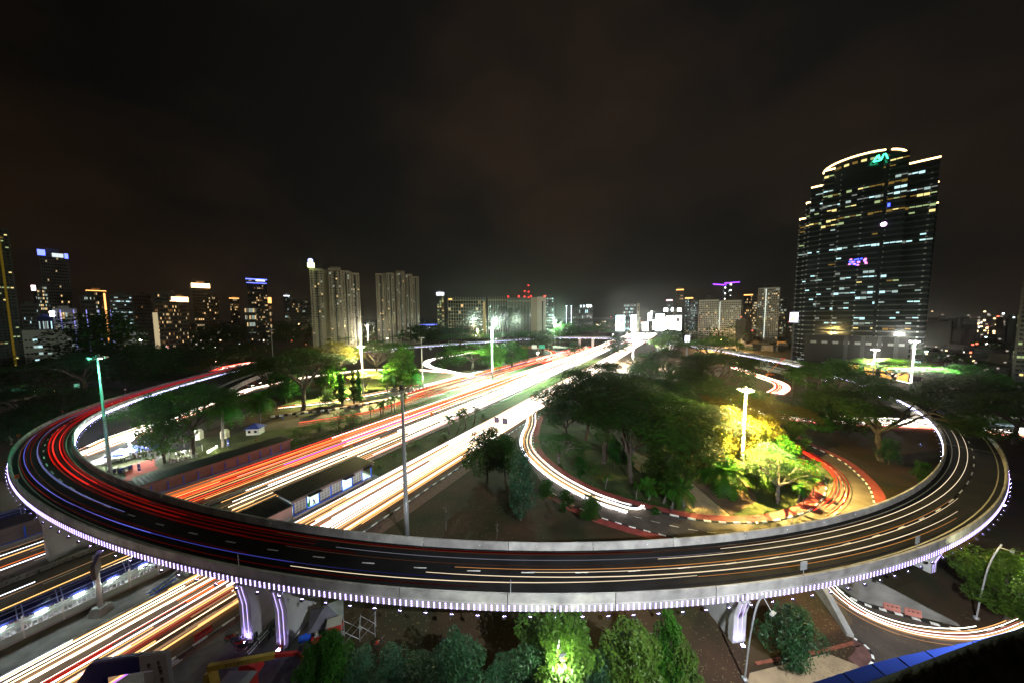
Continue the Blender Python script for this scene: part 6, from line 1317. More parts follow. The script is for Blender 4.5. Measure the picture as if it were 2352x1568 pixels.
# the panelled wall station on the left
S3 = AVF('bus_station', 'long mauve-panelled bus station with blue ribs left of the red trails', 'bus station', 2, -118.9); B_ = S3.box
L3_ = 53
B_('base', 0, L3_, 0, 4.0, 0, 1.1, CONC_W); rf = B_('roof', -.4, L3_ + .4, -.8, 5.6, 4.4, 4.58, ROOFD); q = MB()
for k in range(66): q.box((k * .8, 2.4, 4.62), (.12, 6.3, .1))
q.done('roof_rib', ROOFD, rf, kind='stuff')
B_('back_wall', 0, L3_, 3.8, 4.0, 1.1, 4.38, PANELG)
for k in range(18):
    for j in range(4): B_('wall_panel', k * 2.95, k * 2.95 + 2.88, -.02, .12, 1.15 + j * .8, 1.15 + j * .8 + .76, PANELG)
    if k: B_('blue_rib', k * 2.95 - .16, k * 2.95 + .08, -.16, -.03, 1.1, 4.3, emit('rib_blue', (.03, .16, 1.0), .55) if False else BLUEM)
B_('blue_rail', 0, L3_, -.2, -.05, .95, 1.1, BLUEM); B_('fascia', -.3, L3_ + .3, -.75, -.6, 3.75, 4.38, PANELG)
B_('roof_end', L3_ + .1, L3_ + .6, -.7, 5.4, 4.0, 4.36, mat('pale_blue_end', (.35, .42, .6), .6, .1, .5)); q = MB()
for h in (.55, .8): q.tube([(0, -1.4, h), (L3_, -1.4, h)], .05, 4)
for k in range(27): q.tube([(k * 2, -1.4, 0), (k * 2, -1.4, .8)], .04, 4)
q.done('guard_rail', STEEL, S3.t, kind='stuff')
q = MB(); q.box((35, 1.6, 4.36), (.2, .2, .02)); 
# covered ramp walkways at lower left
def walkway(label, s0, s1, t0, zA, zB, w=3.0, step=3.2, lit=True, wid=2.6):
    F = AVF('covered_walkway', label, 'walkway', s0, t0); L_ = s1 - s0; n = max(2, int(L_ / step)); T = F.t
    def z(x): return zA + (zB - zA) * x / L_
    def sl(nm, y0, y1, h0, h1, m, x0=0, x1=L_, par=None):
        q = MB(); q.hexa([(x0, y0, z(x0) + h0), (x1, y0, z(x1) + h0), (x1, y1, z(x1) + h0), (x0, y1, z(x0) + h0)], [(x0, y0, z(x0) + h1), (x1, y0, z(x1) + h1), (x1, y1, z(x1) + h1), (x0, y1, z(x0) + h1)]); return q.done(nm, m, par or T)
    dk = sl('deck', 0, w, -.35, 0, mat('walk_deck', (.42, .40, .42), .7, .15, .8))
    for y0 in (-.06, w + .0):
        sl('kick_panel', y0, y0 + .06, .02, .95, mat('mint_panel', (.62, .72, .70), .5, .1, .5, transl=.55))
        q = MB()
        k = 0; x = .15
        while x < L_: q.box((x, y0 + .03, z(x) + 1.55), (.09, .07, 1.15)); x += .42
        q.done('baluster', WHITEM, T, kind='stuff'); sl('handrail', y0 - .02, y0 + .08, 2.12, 2.22, WHITEM); sl('handrail', y0 - .06, y0 + .02, 1.0, 1.08, WHITEM)
        for k in range(n + 1):
            x = min(L_ - .1, k * L_ / n + .1); q = MB(); q.box((x, y0 + (.10 if y0 > 0 else -.04), z(x) + 1.5), (.16, .16, 3.3)); q.done('post', WHITEM, T)
    q = MB(); rings = []
    ns = 10
    for k in range(2):
        x = (0, L_)[k]; rings.append([(x, w / 2 + (w / 2 + .05) * math.cos(math.pi * j / ns), z(x) + 2.85 + 1.0 * math.sin(math.pi * j / ns)) for j in range(ns + 1)])
    q.loft(rings, 0, False, False); q.loft([[(a, b_, c - .05) for a, b_, c in rg] for rg in rings], 0, False, False); rf = q.done('roof', NAVY, T)
    for k in range(n + 1):
        for dx in (-.22, .22):
            x = min(L_, max(0, k * L_ / n + dx)); q = MB(); q.tube([(x, w / 2 + (w / 2 + .10) * math.cos(math.pi * j / ns), z(x) + 2.87 + 1.03 * math.sin(math.pi * j / ns)) for j in range(ns + 1)], .06, 5); q.done('hoop', mat('pale_blue_tube', (.30, .36, .75), .4, .1, 1), rf)
    for j in (2, 4, 6, 8):
        q = MB(); q.tube([(x, w / 2 + (w / 2 + .10) * math.cos(math.pi * j / ns), z(x) + 2.90 + 1.03 * math.sin(math.pi * j / ns)) for x in (0, L_)], .045, 5); q.done('rail_tube', mat('pale_blue_tube', (.30, .36, .75)), rf)
    for k in range(n):
        x = (k + .5) * L_ / n; q = MB(); q.box((x, -.22, z(x) + 2.70), (1.0, .07, .06)); q.done('tube_light', emit('walk_light', (.85, 1, .95), 190), T)
    for k in range(1, n, 3):
        x = k * L_ / n; zz = z(x) - .35
        if zz > .5: q = MB(); q.tube([(x, w / 2, 0), (x, w / 2, .25), (x, w / 2, .26), (x, w / 2, zz)], [.75, .75, .5, .5], 12); q.done('pier', CONC, T)
    return F
walkway('covered white-railed ramp walkway under the flyover at lower left', -14, 21.5, -80.4, 1.9, 1.0)
walkway('second covered walkway cut by the left edge, upper of two', -22, 12, -123.5, 1.6, 1.6)
F = AVF('lift_tower', 'narrow tan clad pillar between walkway and bus station', 'pillar', 22.2, -80.4); F.box('shaft', 0, 1.3, 0, 1.2, 0, 5.2, mat('tan_panel', (.28, .2, .15), .7, .2, .6)); F.box('cap', -.06, 1.36, -.06, 1.26, 5.2, 5.4, CONC_D)
F = AVF('station_stair', 'small blue steel stair beside the walkway', 'stair', 16.0, -77.0); q = MB()
for k in range(7): q.box((-k * .42, 0, .95 - k * .13), (.36, 1.2, .06))
q.done('tread', DARKST, F.t, kind='stuff'); q = MB(); q.tube([(.3, -.65, 1.0), (-2.9, -.65, .1)], .09, 4); q.tube([(.3, .65, 1.0), (-2.9, .65, .1)], .09, 4); q.done('stringer', BLUEM, F.t)
# VMS sign on its pole by the walkway
g = G(233, 1408); t = thing('traffic_sign', 'big dark electronic sign seen edge-on atop a steel column by the walkway', 'traffic sign', tuple(g), 0)
h = atY(212, 1275, g.y).z; q = MB(); q.tube([(0, 0, 0), (0, 0, h)], [.32, .26], 10); smooth(q.done('column', POLE, t)); q = MB(); q.hexa([(-.9, -.9, 0), (.9, -.9, 0), (.9, .9, 0), (-.9, .9, 0)], [(-.75, -.75, 1.3), (.75, -.75, 1.3), (.75, .75, 1.3), (-.75, .75, 1.3)]); q.done('plinth', CONC_D, t)
q = MB(); e = Vector((2.6, -2.6, 0)); 
c0 = Vector((.3, 0, h - 1.9)); n_ = Vector((.25, .25, 0)); q.hexa([c0, c0 + e, c0 + e + n_, c0 + n_], [p + Vector((0, 0, 2.1)) for p in (c0, c0 + e, c0 + e + n_, c0 + n_)]); bx = q.done('sign_box', BLACKP, t)
for j in range(2):
    for k in range(4):
        q = MB(); p = c0 - n_ * .12 + e * (.05 + .24 * k) + Vector((0, 0, .2 + .95 * j)); q.hexa([p - n_ * .2, p + e * .19 - n_ * .2, p + e * .19, p], [x + Vector((0, 0, .8)) for x in (p - n_ * .2, p + e * .19 - n_ * .2, p + e * .19, p)]); q.done('rear_panel', DARKST, bx)
q = MB(); q.tube([(0, 0, h - .4), (.5, 0, h - .4)], .15, 6); q.ball((.45, .2, h + .35), .35, 8, 0); q.done('antenna', mat('antenna_blue', (.25, .28, .5), .5, .1, 1), t)
# red water barriers and cones
def barrier(x, y, label, rz, g=None, m=RED):
    t = thing('water_barrier', label, 'barrier', tuple(g or G(x, y)), rz, 'plastic water barriers'); q = MB(); prof = [(-.28, 0), (.28, 0), (.22, .35), (.12, .5), (.12, 1.0), (-.12, 1.0), (-.12, .5), (-.22, .35)]
    q.loft([[(xx, a, b_) for a, b_ in prof] for xx in (-.95, .95)]); q.done('body', m, t); q = MB()
    for k in (-.5, 0, .5): q.box((k, 0, .62), (.22, .30, .14))
    q.done('slot', BLACKP, t)
barrier(467, 1460, 'red water barrier on the pavement beside the lower left road', AROT); barrier(2047, 1399, 'faded red water barrier against the retaining wall, left of two', -.35, m=mat('faded_red', (.5, .2, .16), .6, .2, 1)); barrier(2095, 1411, 'faded red water barrier against the retaining wall, right of two', -.35, m=mat('faded_red', (.5, .2, .16)))
def cone(x, y, label):
    t = thing('traffic_cone', label, 'traffic cone', tuple(G(x, y)), 0, 'traffic cones'); q = MB(); q.box((0, 0, .03), (.45, .45, .06)); q.tube([(0, 0, .06), (0, 0, .8)], [.17, .03], 8); q.done('body', ORANGE, t); q = MB(); q.tube([(0, 0, .35), (0, 0, .52)], [.122, .084], 8); q.done('stripe', PAINT, t)
for x, y, l in ((232, 1014, 'cone on the side road beside the green-lamp mast'), (193, 1047, 'cone by the inner parapet near the canopies'), (567, 1035, 'cone at the end of the event lawn'), (398, 1080, 'cone near the roof end of the mauve station'), (305, 1117, 'small cone just above the inner parapet')): cone(x, y, 'orange ' + l)
# purple-grey direction signs seen from behind, on the right carriageway
for x, y, yt, l in ((1141, 1000, 957, 'left'), (1160, 1003, 960, 'right')):
    g = G(x, y); h = atY(x, yt, g.y).z; t = thing('direction_sign', 'large road sign seen from behind before the white trails, %s of two' % l, 'road sign', tuple(g), AROT - 1.57, 'direction signs'); q = MB(); q.tube([(0, 0, 0), (0, 0, h)], .12, 6); q.done('post', STEEL, t)
    q = MB(); q.box((0, 0, h - 1.1), (2.2, .08, 2.2)); pl = q.done('sign_plate', mat('sign_purple_grey', (.20, .15, .28), .5, .1, .6), t); q = MB()
    for k in range(4): q.box((0, -.08, h - .3 - k * .55), (2.2, .08, .07)); q.box((-.9 + k * .6, -.08, h - 1.1), (.07, .08, 2.2))
    q.done('brace', mat('sign_purple_grey', (.20, .15, .28)), pl, kind='stuff')
g = G(1236, 823); t = thing('direction_sign', 'far green and white direction signs beside the cream lamp', 'road sign', tuple(g), 0, 'direction signs'); h = atY(1236, 792, g.y).z; q = MB(); q.tube([(0, 0, 0), (0, 0, h)], .25, 6); q.done('post', STEEL, t)
q = MB(); q.box((4.2, 0, h - 2), (6, .15, 4.2)); q.done('green_plate', mat('sign_green', (.03, .30, .2), .5, .1, .3), t); q = MB(); q.box((-4.2, 0, h - 2), (5.6, .15, 4)); q.done('white_plate', mat('sign_pale', (.5, .6, .55), .5, .1, .3), t)
def text_obj(name, txt, size, m, parent, loc, rot, ext=.004):
    c = bpy.data.curves.new(name, 'FONT'); c.body = txt; c.size = size; c.extrude = ext; c.align_x = 'CENTER'; c.align_y = 'CENTER'; c.resolution_u = 2; c.materials.append(m)
    o = bpy.data.objects.new(name, c); me = bpy.data.meshes.new_from_object(o.evaluated_get(bpy.context.evaluated_depsgraph_get())) if False else None
    COL.objects.link(o); bpy.context.view_layer.update(); me = bpy.data.meshes.new_from_object(o.evaluated_get(bpy.context.evaluated_depsgraph_get())); bpy.data.objects.remove(o)
    o = link(name, me, parent, loc); o.rotation_euler = rot; return o
g = AV(24.5, -102.3); t = thing('speed_sign', 'round speed limit sign reading 60 just above the inner parapet', 'road sign', tuple(g), .45); h = atY(486, 1161, g.y).z; q = MB(); q.tube([(0, 0, 0), (0, 0, h)], .05, 5); q.done('post', STEEL, t)
def disc(q, y, R0, h, m=0, n=18):
    f = [(R0 * math.cos(2 * math.pi * j / n), y, h + R0 * math.sin(2 * math.pi * j / n)) for j in range(n)]; q.loft([f, [(a, y + .03, c) for a, b_, c in f]], m)
q = MB(); disc(q, -.06, .62, h); q.done('rim', RED, t); q = MB(); disc(q, -.10, .47, h); q.done('face', PAINT, t); text_obj('numeral', '60', .62, BLACKP, t, (0, -.115, h - .02), (R_(90), 0, 0))
for x, y, yt, l in ((808, 1046, 1021, 'small yellow warning sign between red and white trails'),):
    g = G(x, y); h = atY(x, yt, g.y).z; t = thing('warning_sign', l, 'road sign', tuple(g), .4); q = MB(); q.tube([(0, 0, 0), (0, 0, h)], .05, 5); q.done('post', STEEL, t); q = MB(); q.box((0, -.06, h - .5), (1.0, .05, 1.1)); q.done('sign_plate', YELLOW, t)
g = G(992, 973); h = atY(992, 950, g.y).z; t = thing('warning_sign', 'orange diamond chevron sign at the nose between carriageways', 'road sign', tuple(g), .3); q = MB(); q.tube([(0, 0, 0), (0, 0, h)], .06, 5); q.done('post', STEEL, t); q = MB(); q.hexa([(-.8, -.08, h), (0, -.08, h - .9), (.8, -.08, h), (0, -.08, h + .9)], [(-.8, 0, h), (0, 0, h - .9), (.8, 0, h), (0, 0, h + .9)]); q.done('sign_plate', ORANGE, t)
# ================================================================== event under the trees
def canopy(label, cx, cy, s, hgt, m, group, ridge=False, rz=.3):
    g = G(cx, cy); t = thing('canopy', label, 'canopy', tuple(g), rz, group); q = MB(); a = s / 2; e = 2.3
    if not ridge:
        for k in range(4):
            p, n_ = [(-a, -a), (a, -a), (a, a), (-a, a)][k], [(a, -a), (a, a), (-a, a), (-a, -a)][k]; q.face([(*p, e), (*n_, e), (0, 0, hgt)]); q.face([(*p, e - .35), (*n_, e - .35), (*n_, e), (*p, e)])
    else:
        q.face([(-a, -a * .6, e), (a, -a * .6, e), (a, 0, hgt), (-a, 0, hgt)]); q.face([(a, a * .6, e), (-a, a * .6, e), (-a, 0, hgt), (a, 0, hgt)]); q.face([(-a, a * .6, e), (-a, -a * .6, e), (-a, 0, hgt)]); q.face([(a, -a * .6, e), (a, a * .6, e), (a, 0, hgt)])
    q.done('roof', m, t)
    for x in (-a, a):
        for y in ((-a, a) if not ridge else (-a * .6, a * .6)): q = MB(); q.tube([(x * .97, y * .97, 0), (x * .97, y * .97, e)], .05, 5); q.done('leg', WHITEM, t)
    return t
tb = [canopy('pointed blue canopy at the left end of the event, under blinding lamp', 277, 1055, 4.6, 3.7, CANVAS_B, 'blue event canopies'), canopy('pointed blue canopy in the middle of the three', 308, 1047, 4.6, 3.7, CANVAS_B, 'blue event canopies'), canopy('pointed blue canopy at the right end of three', 345, 1040, 4.6, 3.9, CANVAS_B, 'blue event canopies')]
for t in tb:
    q = MB(); 
    f = [(.55 * math.cos(2 * math.pi * j / 14), -1.6 + .28 * math.sin(2 * math.pi * j / 14) * .8, 2.93 + .28 * math.sin(2 * math.pi * j / 14) * .65) for j in range(14)]
    q.face(f); q.done('oval_emblem', PAINT, t)
canopy('white ridge tent with dark roof and draped white legs', 428, 1042, 7.0, 3.8, ROOFD, 'event tent', True, .12)
sheet_poly('red_carpet', [G(*p) for p in [(285, 1072), (360, 1050), (356, 1068), (365, 1076), (290, 1100)]], CARPET, .06)
sheet_poly('red_carpet', [G(*p) for p in [(256, 1107), (290, 1098), (305, 1098), (308, 1106), (262, 1118)]], CARPET, .055)
g0, g1 = G(356, 1064), G(377, 1053); t = thing('projection_screen', 'white projection screen seen from behind, right of the red carpet', 'screen', tuple(g0), math.atan2(g1.y - g0.y, g1.x - g0.x)); w = (g1 - g0).length; q = MB(); q.box((w / 2, 0, 2.3), (w, .08, 3.0)); q.done('screen', mat('screen_grey', (.45, .45, .48), .7, .1, .5), t); q = MB(); q.tube([(0, 0, 0), (0, 0, 4)], .06, 4); q.tube([(w, 0, 0), (w, 0, 4)], .06, 4); q.done('stand', STEEL, t)
for (x0, y0, x1, y1, l, m) in ((240, 1092, 267, 1085, 'dark blue banner at the carpet entrance, left of two', NAVY), (273, 1087, 304, 1076, 'blue banner with a wheel emblem at the carpet entrance, right of two', CANVAS_B)):
    a, b_ = G(x0, y0), G(x1, y1); t = thing('banner', l, 'banner', tuple(a), math.atan2(b_.y - a.y, b_.x - a.x), 'event banners'); w = (b_ - a).length; q = MB(); q.box((w / 2, 0, .75), (w, .06, 1.3)); q.done('cloth', m, t); q = MB()
    for x in (0, w): q.tube([(x, 0, 0), (x, 0, 1.45)], .04, 4)
    q.done('frame', DARKST, t)
    if m is CANVAS_B: q = MB(); q.tube([(w / 2 + .48 * math.cos(2 * math.pi * j / 14), -.045, .75 + .48 * math.sin(2 * math.pi * j / 14)) for j in range(15)], .03, 4, cap=False); q.tube([(w / 2 + .2 * math.cos(2 * math.pi * j / 10), -.045, .75 + .2 * math.sin(2 * math.pi * j / 10)) for j in range(11)], .03, 4, cap=False); q.done('wheel_emblem', PAINT, t)
for (x, y, yt, l) in ((317, 1084, 1064, 'small upright flag banner right of the carpet entrance'), (522, 1026, 1008, 'small upright flag banner beside the coconut palm')):
    g = G(x, y); h = atY(x, yt, g.y).z; t = thing('banner', l, 'banner', tuple(g), .2, 'event banners'); q = MB(); q.tube([(0, 0, 0), (0, 0, h)], .03, 4); q.done('pole', STEEL, t); q = MB(); q.box((.35, 0, h * .58), (.7, .04, h * .8)); q.done('cloth', CANVAS_B, t); q = MB(); q.box((.35, -.03, h * .5), (.45, .02, .35)); q.done('emblem', PAINT, t)
for (x, y, yt, l) in ((457, 1008, 985, 'cream round-topped cabinet tent behind the tree trunk, left of two'), (517, 1005, 985, 'cream round-topped cabinet tent by the palm, right of two')):
    g = G(x, y); h = atY(x, yt, g.y).z; t = thing('storage_tent', l, 'tent', tuple(g), .2, 'cream tents'); q = MB(); q.loft([[(-1, -1, 0), (1, -1, 0), (1, 1, 0), (-1, 1, 0)], [(-1, -1, h * .75), (1, -1, h * .75), (1, 1, h * .75), (-1, 1, h * .75)], [(-.5, -.6, h), (.5, -.6, h), (.5, .6, h), (-.5, .6, h)]]); q.done('body', mat('cream_cloth', (.5, .46, .36), .8, .1, 1), t); q = MB(); q.box((0, -1.02, h * .35), (.9, .04, h * .6)); q.done('door_flap', CANVAS_W, t)
g = G(587, 995); t = thing('pavilion', 'little white pavilion with blue hipped roof beside the palm', 'pavilion', tuple(g), .15); h = 2.6; q = MB(); q.box((0, 0, h / 2), (4.6, 3.6, h)); q.done('wall', WALLW, t); q = MB(); f = [(-2.9, -2.4), (2.9, -2.4), (2.9, 2.4), (-2.9, 2.4)]
for k in range(4): q.face([(*f[k], h), (*f[(k + 1) % 4], h), (0, 0, h + 1.9)])
q.face([(*p, h) for p in f][::-1]); q.done('roof', CANVAS_B, t)
for x in (-1.1, 1.1): q = MB(); q.box((x, -1.82, 1.4), (.9, .06, 1.0)); q.done('window', GLASS, t)
g = G(283, 1083); t = thing('event_table', 'small white draped table on the red carpet', 'table', tuple(g), .3); q = MB(); q.box((0, 0, .4), (1.8, .9, .78)); q.done('drape', CANVAS_W, t); q = MB()
for k in range(5): q.tube([(-.6 + k * .3, .1, .79), (-.6 + k * .3, .1, .98)], .06, 6)
q.done('cups', PAINT, t, kind='stuff')
# people: one skinned body per pose
SKIN = mat('skin', (.30, .17, .10), .6, .1, 3); HAIR = mat('hair_black', (.015, .012, .01), .6, .2, 4)
def body(pose):
    J = {'pel': (0, 0, .92), 'wai': (0, 0, 1.08), 'che': (0, .01, 1.32), 'nec': (0, 0, 1.47), 'hea': (0, -.02, 1.58), 'top': (0, -.01, 1.70), 'ls': (-.19, 0, 1.40), 'le': (-.25, .03, 1.12), 'lw': (-.25, -.06, .88), 'lh': (-.25, -.09, .79), 'rs': (.19, 0, 1.40), 're': (.25, .03, 1.12), 'rw': (.25, -.06, .88), 'rh': (.25, -.09, .79),
         'lk': (-.10, -.02, .50), 'la': (-.10, .02, .08), 'lf': (-.10, -.15, .04), 'rk': (.10, -.02, .50), 'ra': (.10, .02, .08), 'rf': (.10, -.15, .04)}
    if pose == 'walk': J.update(lk=(-.10, -.18, .50), la=(-.10, -.22, .09), lf=(-.10, -.38, .05), rk=(.10, .06, .50), ra=(.10, .30, .14), rf=(.10, .18, .05), lw=(-.25, .12, .9), rw=(.25, -.22, .95), rh=(.25, -.28, .88))
    if pose == 'sit':
        for k in J:
            if k not in ('lk', 'la', 'lf', 'rk', 'ra', 'rf'): x, y, z = J[k]; J[k] = (x, y + .1, z - .42)
        J.update(lk=(-.12, -.34, .50), la=(-.12, -.36, .08), lf=(-.12, -.52, .04), rk=(.12, -.34, .50), ra=(.12, -.36, .08), rf=(.12, -.52, .04), lw=(-.2, -.2, .62), lh=(-.16, -.28, .60), rw=(.2, -.2, .62), rh=(.16, -.28, .60))
    if pose == 'bend': J.update(wai=(0, -.12, 1.02), che=(0, -.32, 1.14), nec=(0, -.46, 1.18), hea=(0, -.56, 1.2), top=(0, -.66, 1.24), ls=(-.19, -.38, 1.14), rs=(.19, -.38, 1.14), le=(-.24, -.46, .86), re=(.24, -.46, .86), lw=(-.2, -.62, .66), lh=(-.18, -.68, .58), rw=(.2, -.62, .66), rh=(.18, -.68, .58))
    E = [('pel', 'wai'), ('wai', 'che'), ('che', 'nec'), ('nec', 'hea'), ('hea', 'top'), ('che', 'ls'), ('ls', 'le'), ('le', 'lw'), ('lw', 'lh'), ('che', 'rs'), ('rs', 're'), ('re', 'rw'), ('rw', 'rh'), ('pel', 'lk'), ('lk', 'la'), ('la', 'lf'), ('pel', 'rk'), ('rk', 'ra'), ('ra', 'rf')]
    RAD = dict(pel=.15, wai=.13, che=.15, nec=.055, hea=.095, top=.07, ls=.07, le=.05, lw=.035, lh=.035, rs=.07, re=.05, rw=.035, rh=.035, lk=.075, la=.05, lf=.04, rk=.075, ra=.05, rf=.04)
    ks = list(J); me = bpy.data.meshes.new('body_skeleton'); me.from_pydata([J[k] for k in ks], [(ks.index(a), ks.index(b_)) for a, b_ in E], [])
    o = bpy.data.objects.new('body_skeleton', me); COL.objects.link(o); md = o.modifiers.new('skin', 'SKIN')
    for k, v in zip(ks, me.skin_vertices[0].data): v.radius = (RAD[k], RAD[k]); v.use_root = (k == 'pel')
    o.modifiers.new('sub', 'SUBSURF').levels = 1; bpy.context.view_layer.update()
    m2 = bpy.data.meshes.new_from_object(o.evaluated_get(bpy.context.evaluated_depsgraph_get())); bpy.data.objects.remove(o); return m2, J
def dress(pose, shirt, trousers):
    me, J = body(pose); me = me.copy(); me.materials.clear()
    for m in (SKIN, shirt, trousers): me.materials.append(m)
    hip = J['pel'][2]
    for p in me.polygons:
        c = p.center; d_head = (c - Vector(J['hea'])).length; d_hand = min((c - Vector(J['lh'])).length, (c - Vector(J['rh'])).length)
        p.material_index = 0 if d_head < .17 or d_hand < .12 else (2 if c.z < hip - .02 or (pose == 'sit' and c.y < -.05 and c.z < hip + .1 and c.z < .58) else 1); p.use_smooth = True
    q = MB(); h = Vector(J['top']); q.ball((h.x, h.y + .02, h.z - .04), .105, 8, 0, .8)
    return me, q.mesh('hair', HAIR)
CL = {'white': mat('shirt_white', (.6, .6, .6), .8, .1, 2), 'dark': mat('shirt_dark', (.03, .03, .04), .8, .2, 2), 'red': mat('shirt_red', (.4, .03, .02), .8, .1, 2), 'green': mat('shirt_green', (.12, .18, .07), .8, .1, 2), 'blue': mat('shirt_blue', (.05, .08, .25), .8, .1, 2), 'jeans': mat('jeans', (.04, .05, .10), .85, .2, 2), 'black': mat('trousers_black', (.02, .02, .022), .8, .2, 2)}
DRS = {}
def person(label, g, rz, pose='stand', shirt='dark', tr='black', group=None):
    k = (pose, shirt, tr)
    if k not in DRS: DRS[k] = dress(pose, CL[shirt], CL[tr])
    t = thing('person', label, 'person', tuple(g), rz, group); link('body', DRS[k][0], t); link('hair', DRS[k][1], t); return t
r = random.Random(4)
for k in range(14): person('person in a %s top standing in the crowd under the blue canopies' % ('white', 'green', 'black', 'green')[k % 4], G(272 + k * 6.4, 1064 - k * 1.6 + r.uniform(-2, 3)), r.uniform(0, 6), 'stand', ('white', 'green', 'dark', 'green')[k % 4], ('black', 'jeans')[k % 2], 'people under the blue canopies')
CHM = {}
def chair(g, rz, grp='white covered chairs'):
    t = thing('chair', 'white covered chair set out beside the dark-roofed tent', 'chair', tuple(g), rz, grp); q = MB(); q.box((0, 0, .24), (.46, .46, .46)); q.box((0, 0, .47), (.48, .48, .05)); link('seat_cover', CHM.setdefault('s', q.mesh('seat_cover', CANVAS_W)), t); q = MB(); q.box((0, .22, .72), (.44, .06, .5)); link('back_cover', CHM.setdefault('b', q.mesh('back_cover', CANVAS_W)), t)
for k in range(16):
    g = G(392 + (k % 8) * 8.5, 1058 - (k % 8) * 2.0 + (k // 8) * 5); chair(g, 2.6 + r.uniform(-.2, .2))
    if k % 3 == 0: person('person in dark clothes seated on a white chair by the tent', g + Vector((0, -.05, 0)), 2.6, 'sit', 'dark', 'black', 'people seated by the tent')
for k in range(6): person('person in a dark top standing beneath the dark-roofed tent', G(404 + k * 8, 1050 - k * 2 + r.uniform(-2, 2)), r.uniform(0, 6), 'stand', 'dark' if k % 2 else 'white', 'black', 'people beneath the tent')
person('person in white walking on the lawn below the tent', G(420, 1081), 1.0, 'walk', 'white', 'black'); person('person in green shirt on the red carpet by the table', G(272, 1085), .5, 'stand', 'green', 'black')
for k in range(6): chair(G(478 + k * 4, 1040 - k * 2.3), 1.2)
point_light('tent_glow', None, tuple(G(425, 1046) + Vector((0, 0, 2.2))), 2200, (1, .97, .85), .4); point_light('tent_glow', None, tuple(G(496, 1036) + Vector((0, -.4, 1.6))), 1300, (1, 1, .6), .2)
t = thing('floodlight_stand', 'small lamp stand lighting the lawn between chairs and palm', 'lamp', tuple(G(498, 1036))); q = MB(); q.tube([(0, 0, 0), (0, 0, 1.9)], .04, 5); q.done('stand', DARKST, t); q = MB(); q.box((0, 0, 1.98), (.3, .2, .2)); q.done('lamp_head', emit('stand_head', (1, 1, .8), 30), t)
p_ = person('commuter with a blue backpack in the bus station doorway', AV(35.5 + 4.6, -77.2, 1.0), 2.2, 'walk', 'dark', 'jeans'); q = MB(); q.box((0, .19, 1.28), (.32, .18, .46)); q.done('backpack', BLUEM, p_)
person('commuter in a pale top further inside the station doorway', AV(35.5 + 4.2, -78.6, 1.0), 0, 'stand', 'white', 'black')
person('worker in black crouching on the lawn, right of two', G(876, 1476), .8, 'bend', 'dark', 'black'); person('worker in a red shirt bending on the lawn, left of two', G(862, 1492), 2.0, 'bend', 'red', 'black')
person('person in dark clothes beside the loop hedge', G(1540, 1176), 1.0, 'stand', 'dark', 'black')
# ================================================================== motorbikes, cars
MBK = {}
def bike_parts(col):
    P = {}
    q = MB()
    for y in (-.62, .62): q.tube([(.0 + .27 * math.cos(2 * math.pi * j / 14), 0, 0) for j in range(1)] or [], .1) if False else None
    def wheel():
        q = MB(); n = 16; q.tube([(0, .29 * math.cos(2 * math.pi * j / n), .29 * math.sin(2 * math.pi * j / n)) for j in range(n + 1)], .055, 5, cap=False); q.tube([(-.05, 0, 0), (.05, 0, 0)], .06, 6)
        for j in range(6): a = math.pi * j / 3; q.tube([(0, 0, 0), (0, .27 * math.cos(a), .27 * math.sin(a))], .012, 3, cap=False)
        return q.mesh('wheel', RUBBER)
    P['wheel'] = wheel(); q = MB(); q.loft([[(-.1, -.3, .5), (.1, -.3, .5), (.1, -.3, .75), (-.1, -.3, .75)], [(-.13, 0, .4), (.13, 0, .4), (.1, 0, .82), (-.1, 0, .82)], [(-.14, .35, .42), (.14, .35, .42), (.12, .35, .8), (-.12, .35, .8)], [(-.06, .85, .62), (.06, .85, .62), (.05, .85, .8), (-.05, .85, .8)]]); P['body'] = q.mesh('body', col)
    q = MB(); q.loft([[(-.1, -.02, .83), (.1, -.02, .83), (.1, -.02, .9), (-.1, -.02, .9)], [(-.14, .3, .8), (.14, .3, .8), (.13, .3, .9), (-.13, .3, .9)], [(-.1, .8, .82), (.1, .8, .82), (.09, .8, .92), (-.09, .8, .92)]]); P['saddle'] = q.mesh('saddle', RUBBER)
    q = MB(); q.tube([(-.36, -.32, 1.02), (0, -.42, .98), (.36, -.32, 1.02)], .022, 5); q.tube([(0, -.42, .98), (0, -.62, .3)], .035, 5); P['handlebar'] = q.mesh('handlebar', DARKST)
    q = MB(); q.box((0, -.5, .86), (.2, .12, .18)); P['headlight'] = q.mesh('headlight', STEEL); q = MB(); q.box((0, .86, .72), (.16, .06, .08)); P['tail_light'] = q.mesh('tail_light', mat('lens_red', (.5, .01, .01), .2, .1, 1)); return P
def bike(label, g, rz, col):
    if col.name not in MBK: MBK[col.name] = bike_parts(col)
    P = MBK[col.name]; t = thing('motorbike', label, 'motorbike', tuple(g), rz, 'parked motorbikes')
    for y in (-.64, .62): link('wheel', P['wheel'], t, (0, y, .34))
    for k in ('body', 'saddle', 'handlebar', 'headlight', 'tail_light'): link(k, P[k], t)
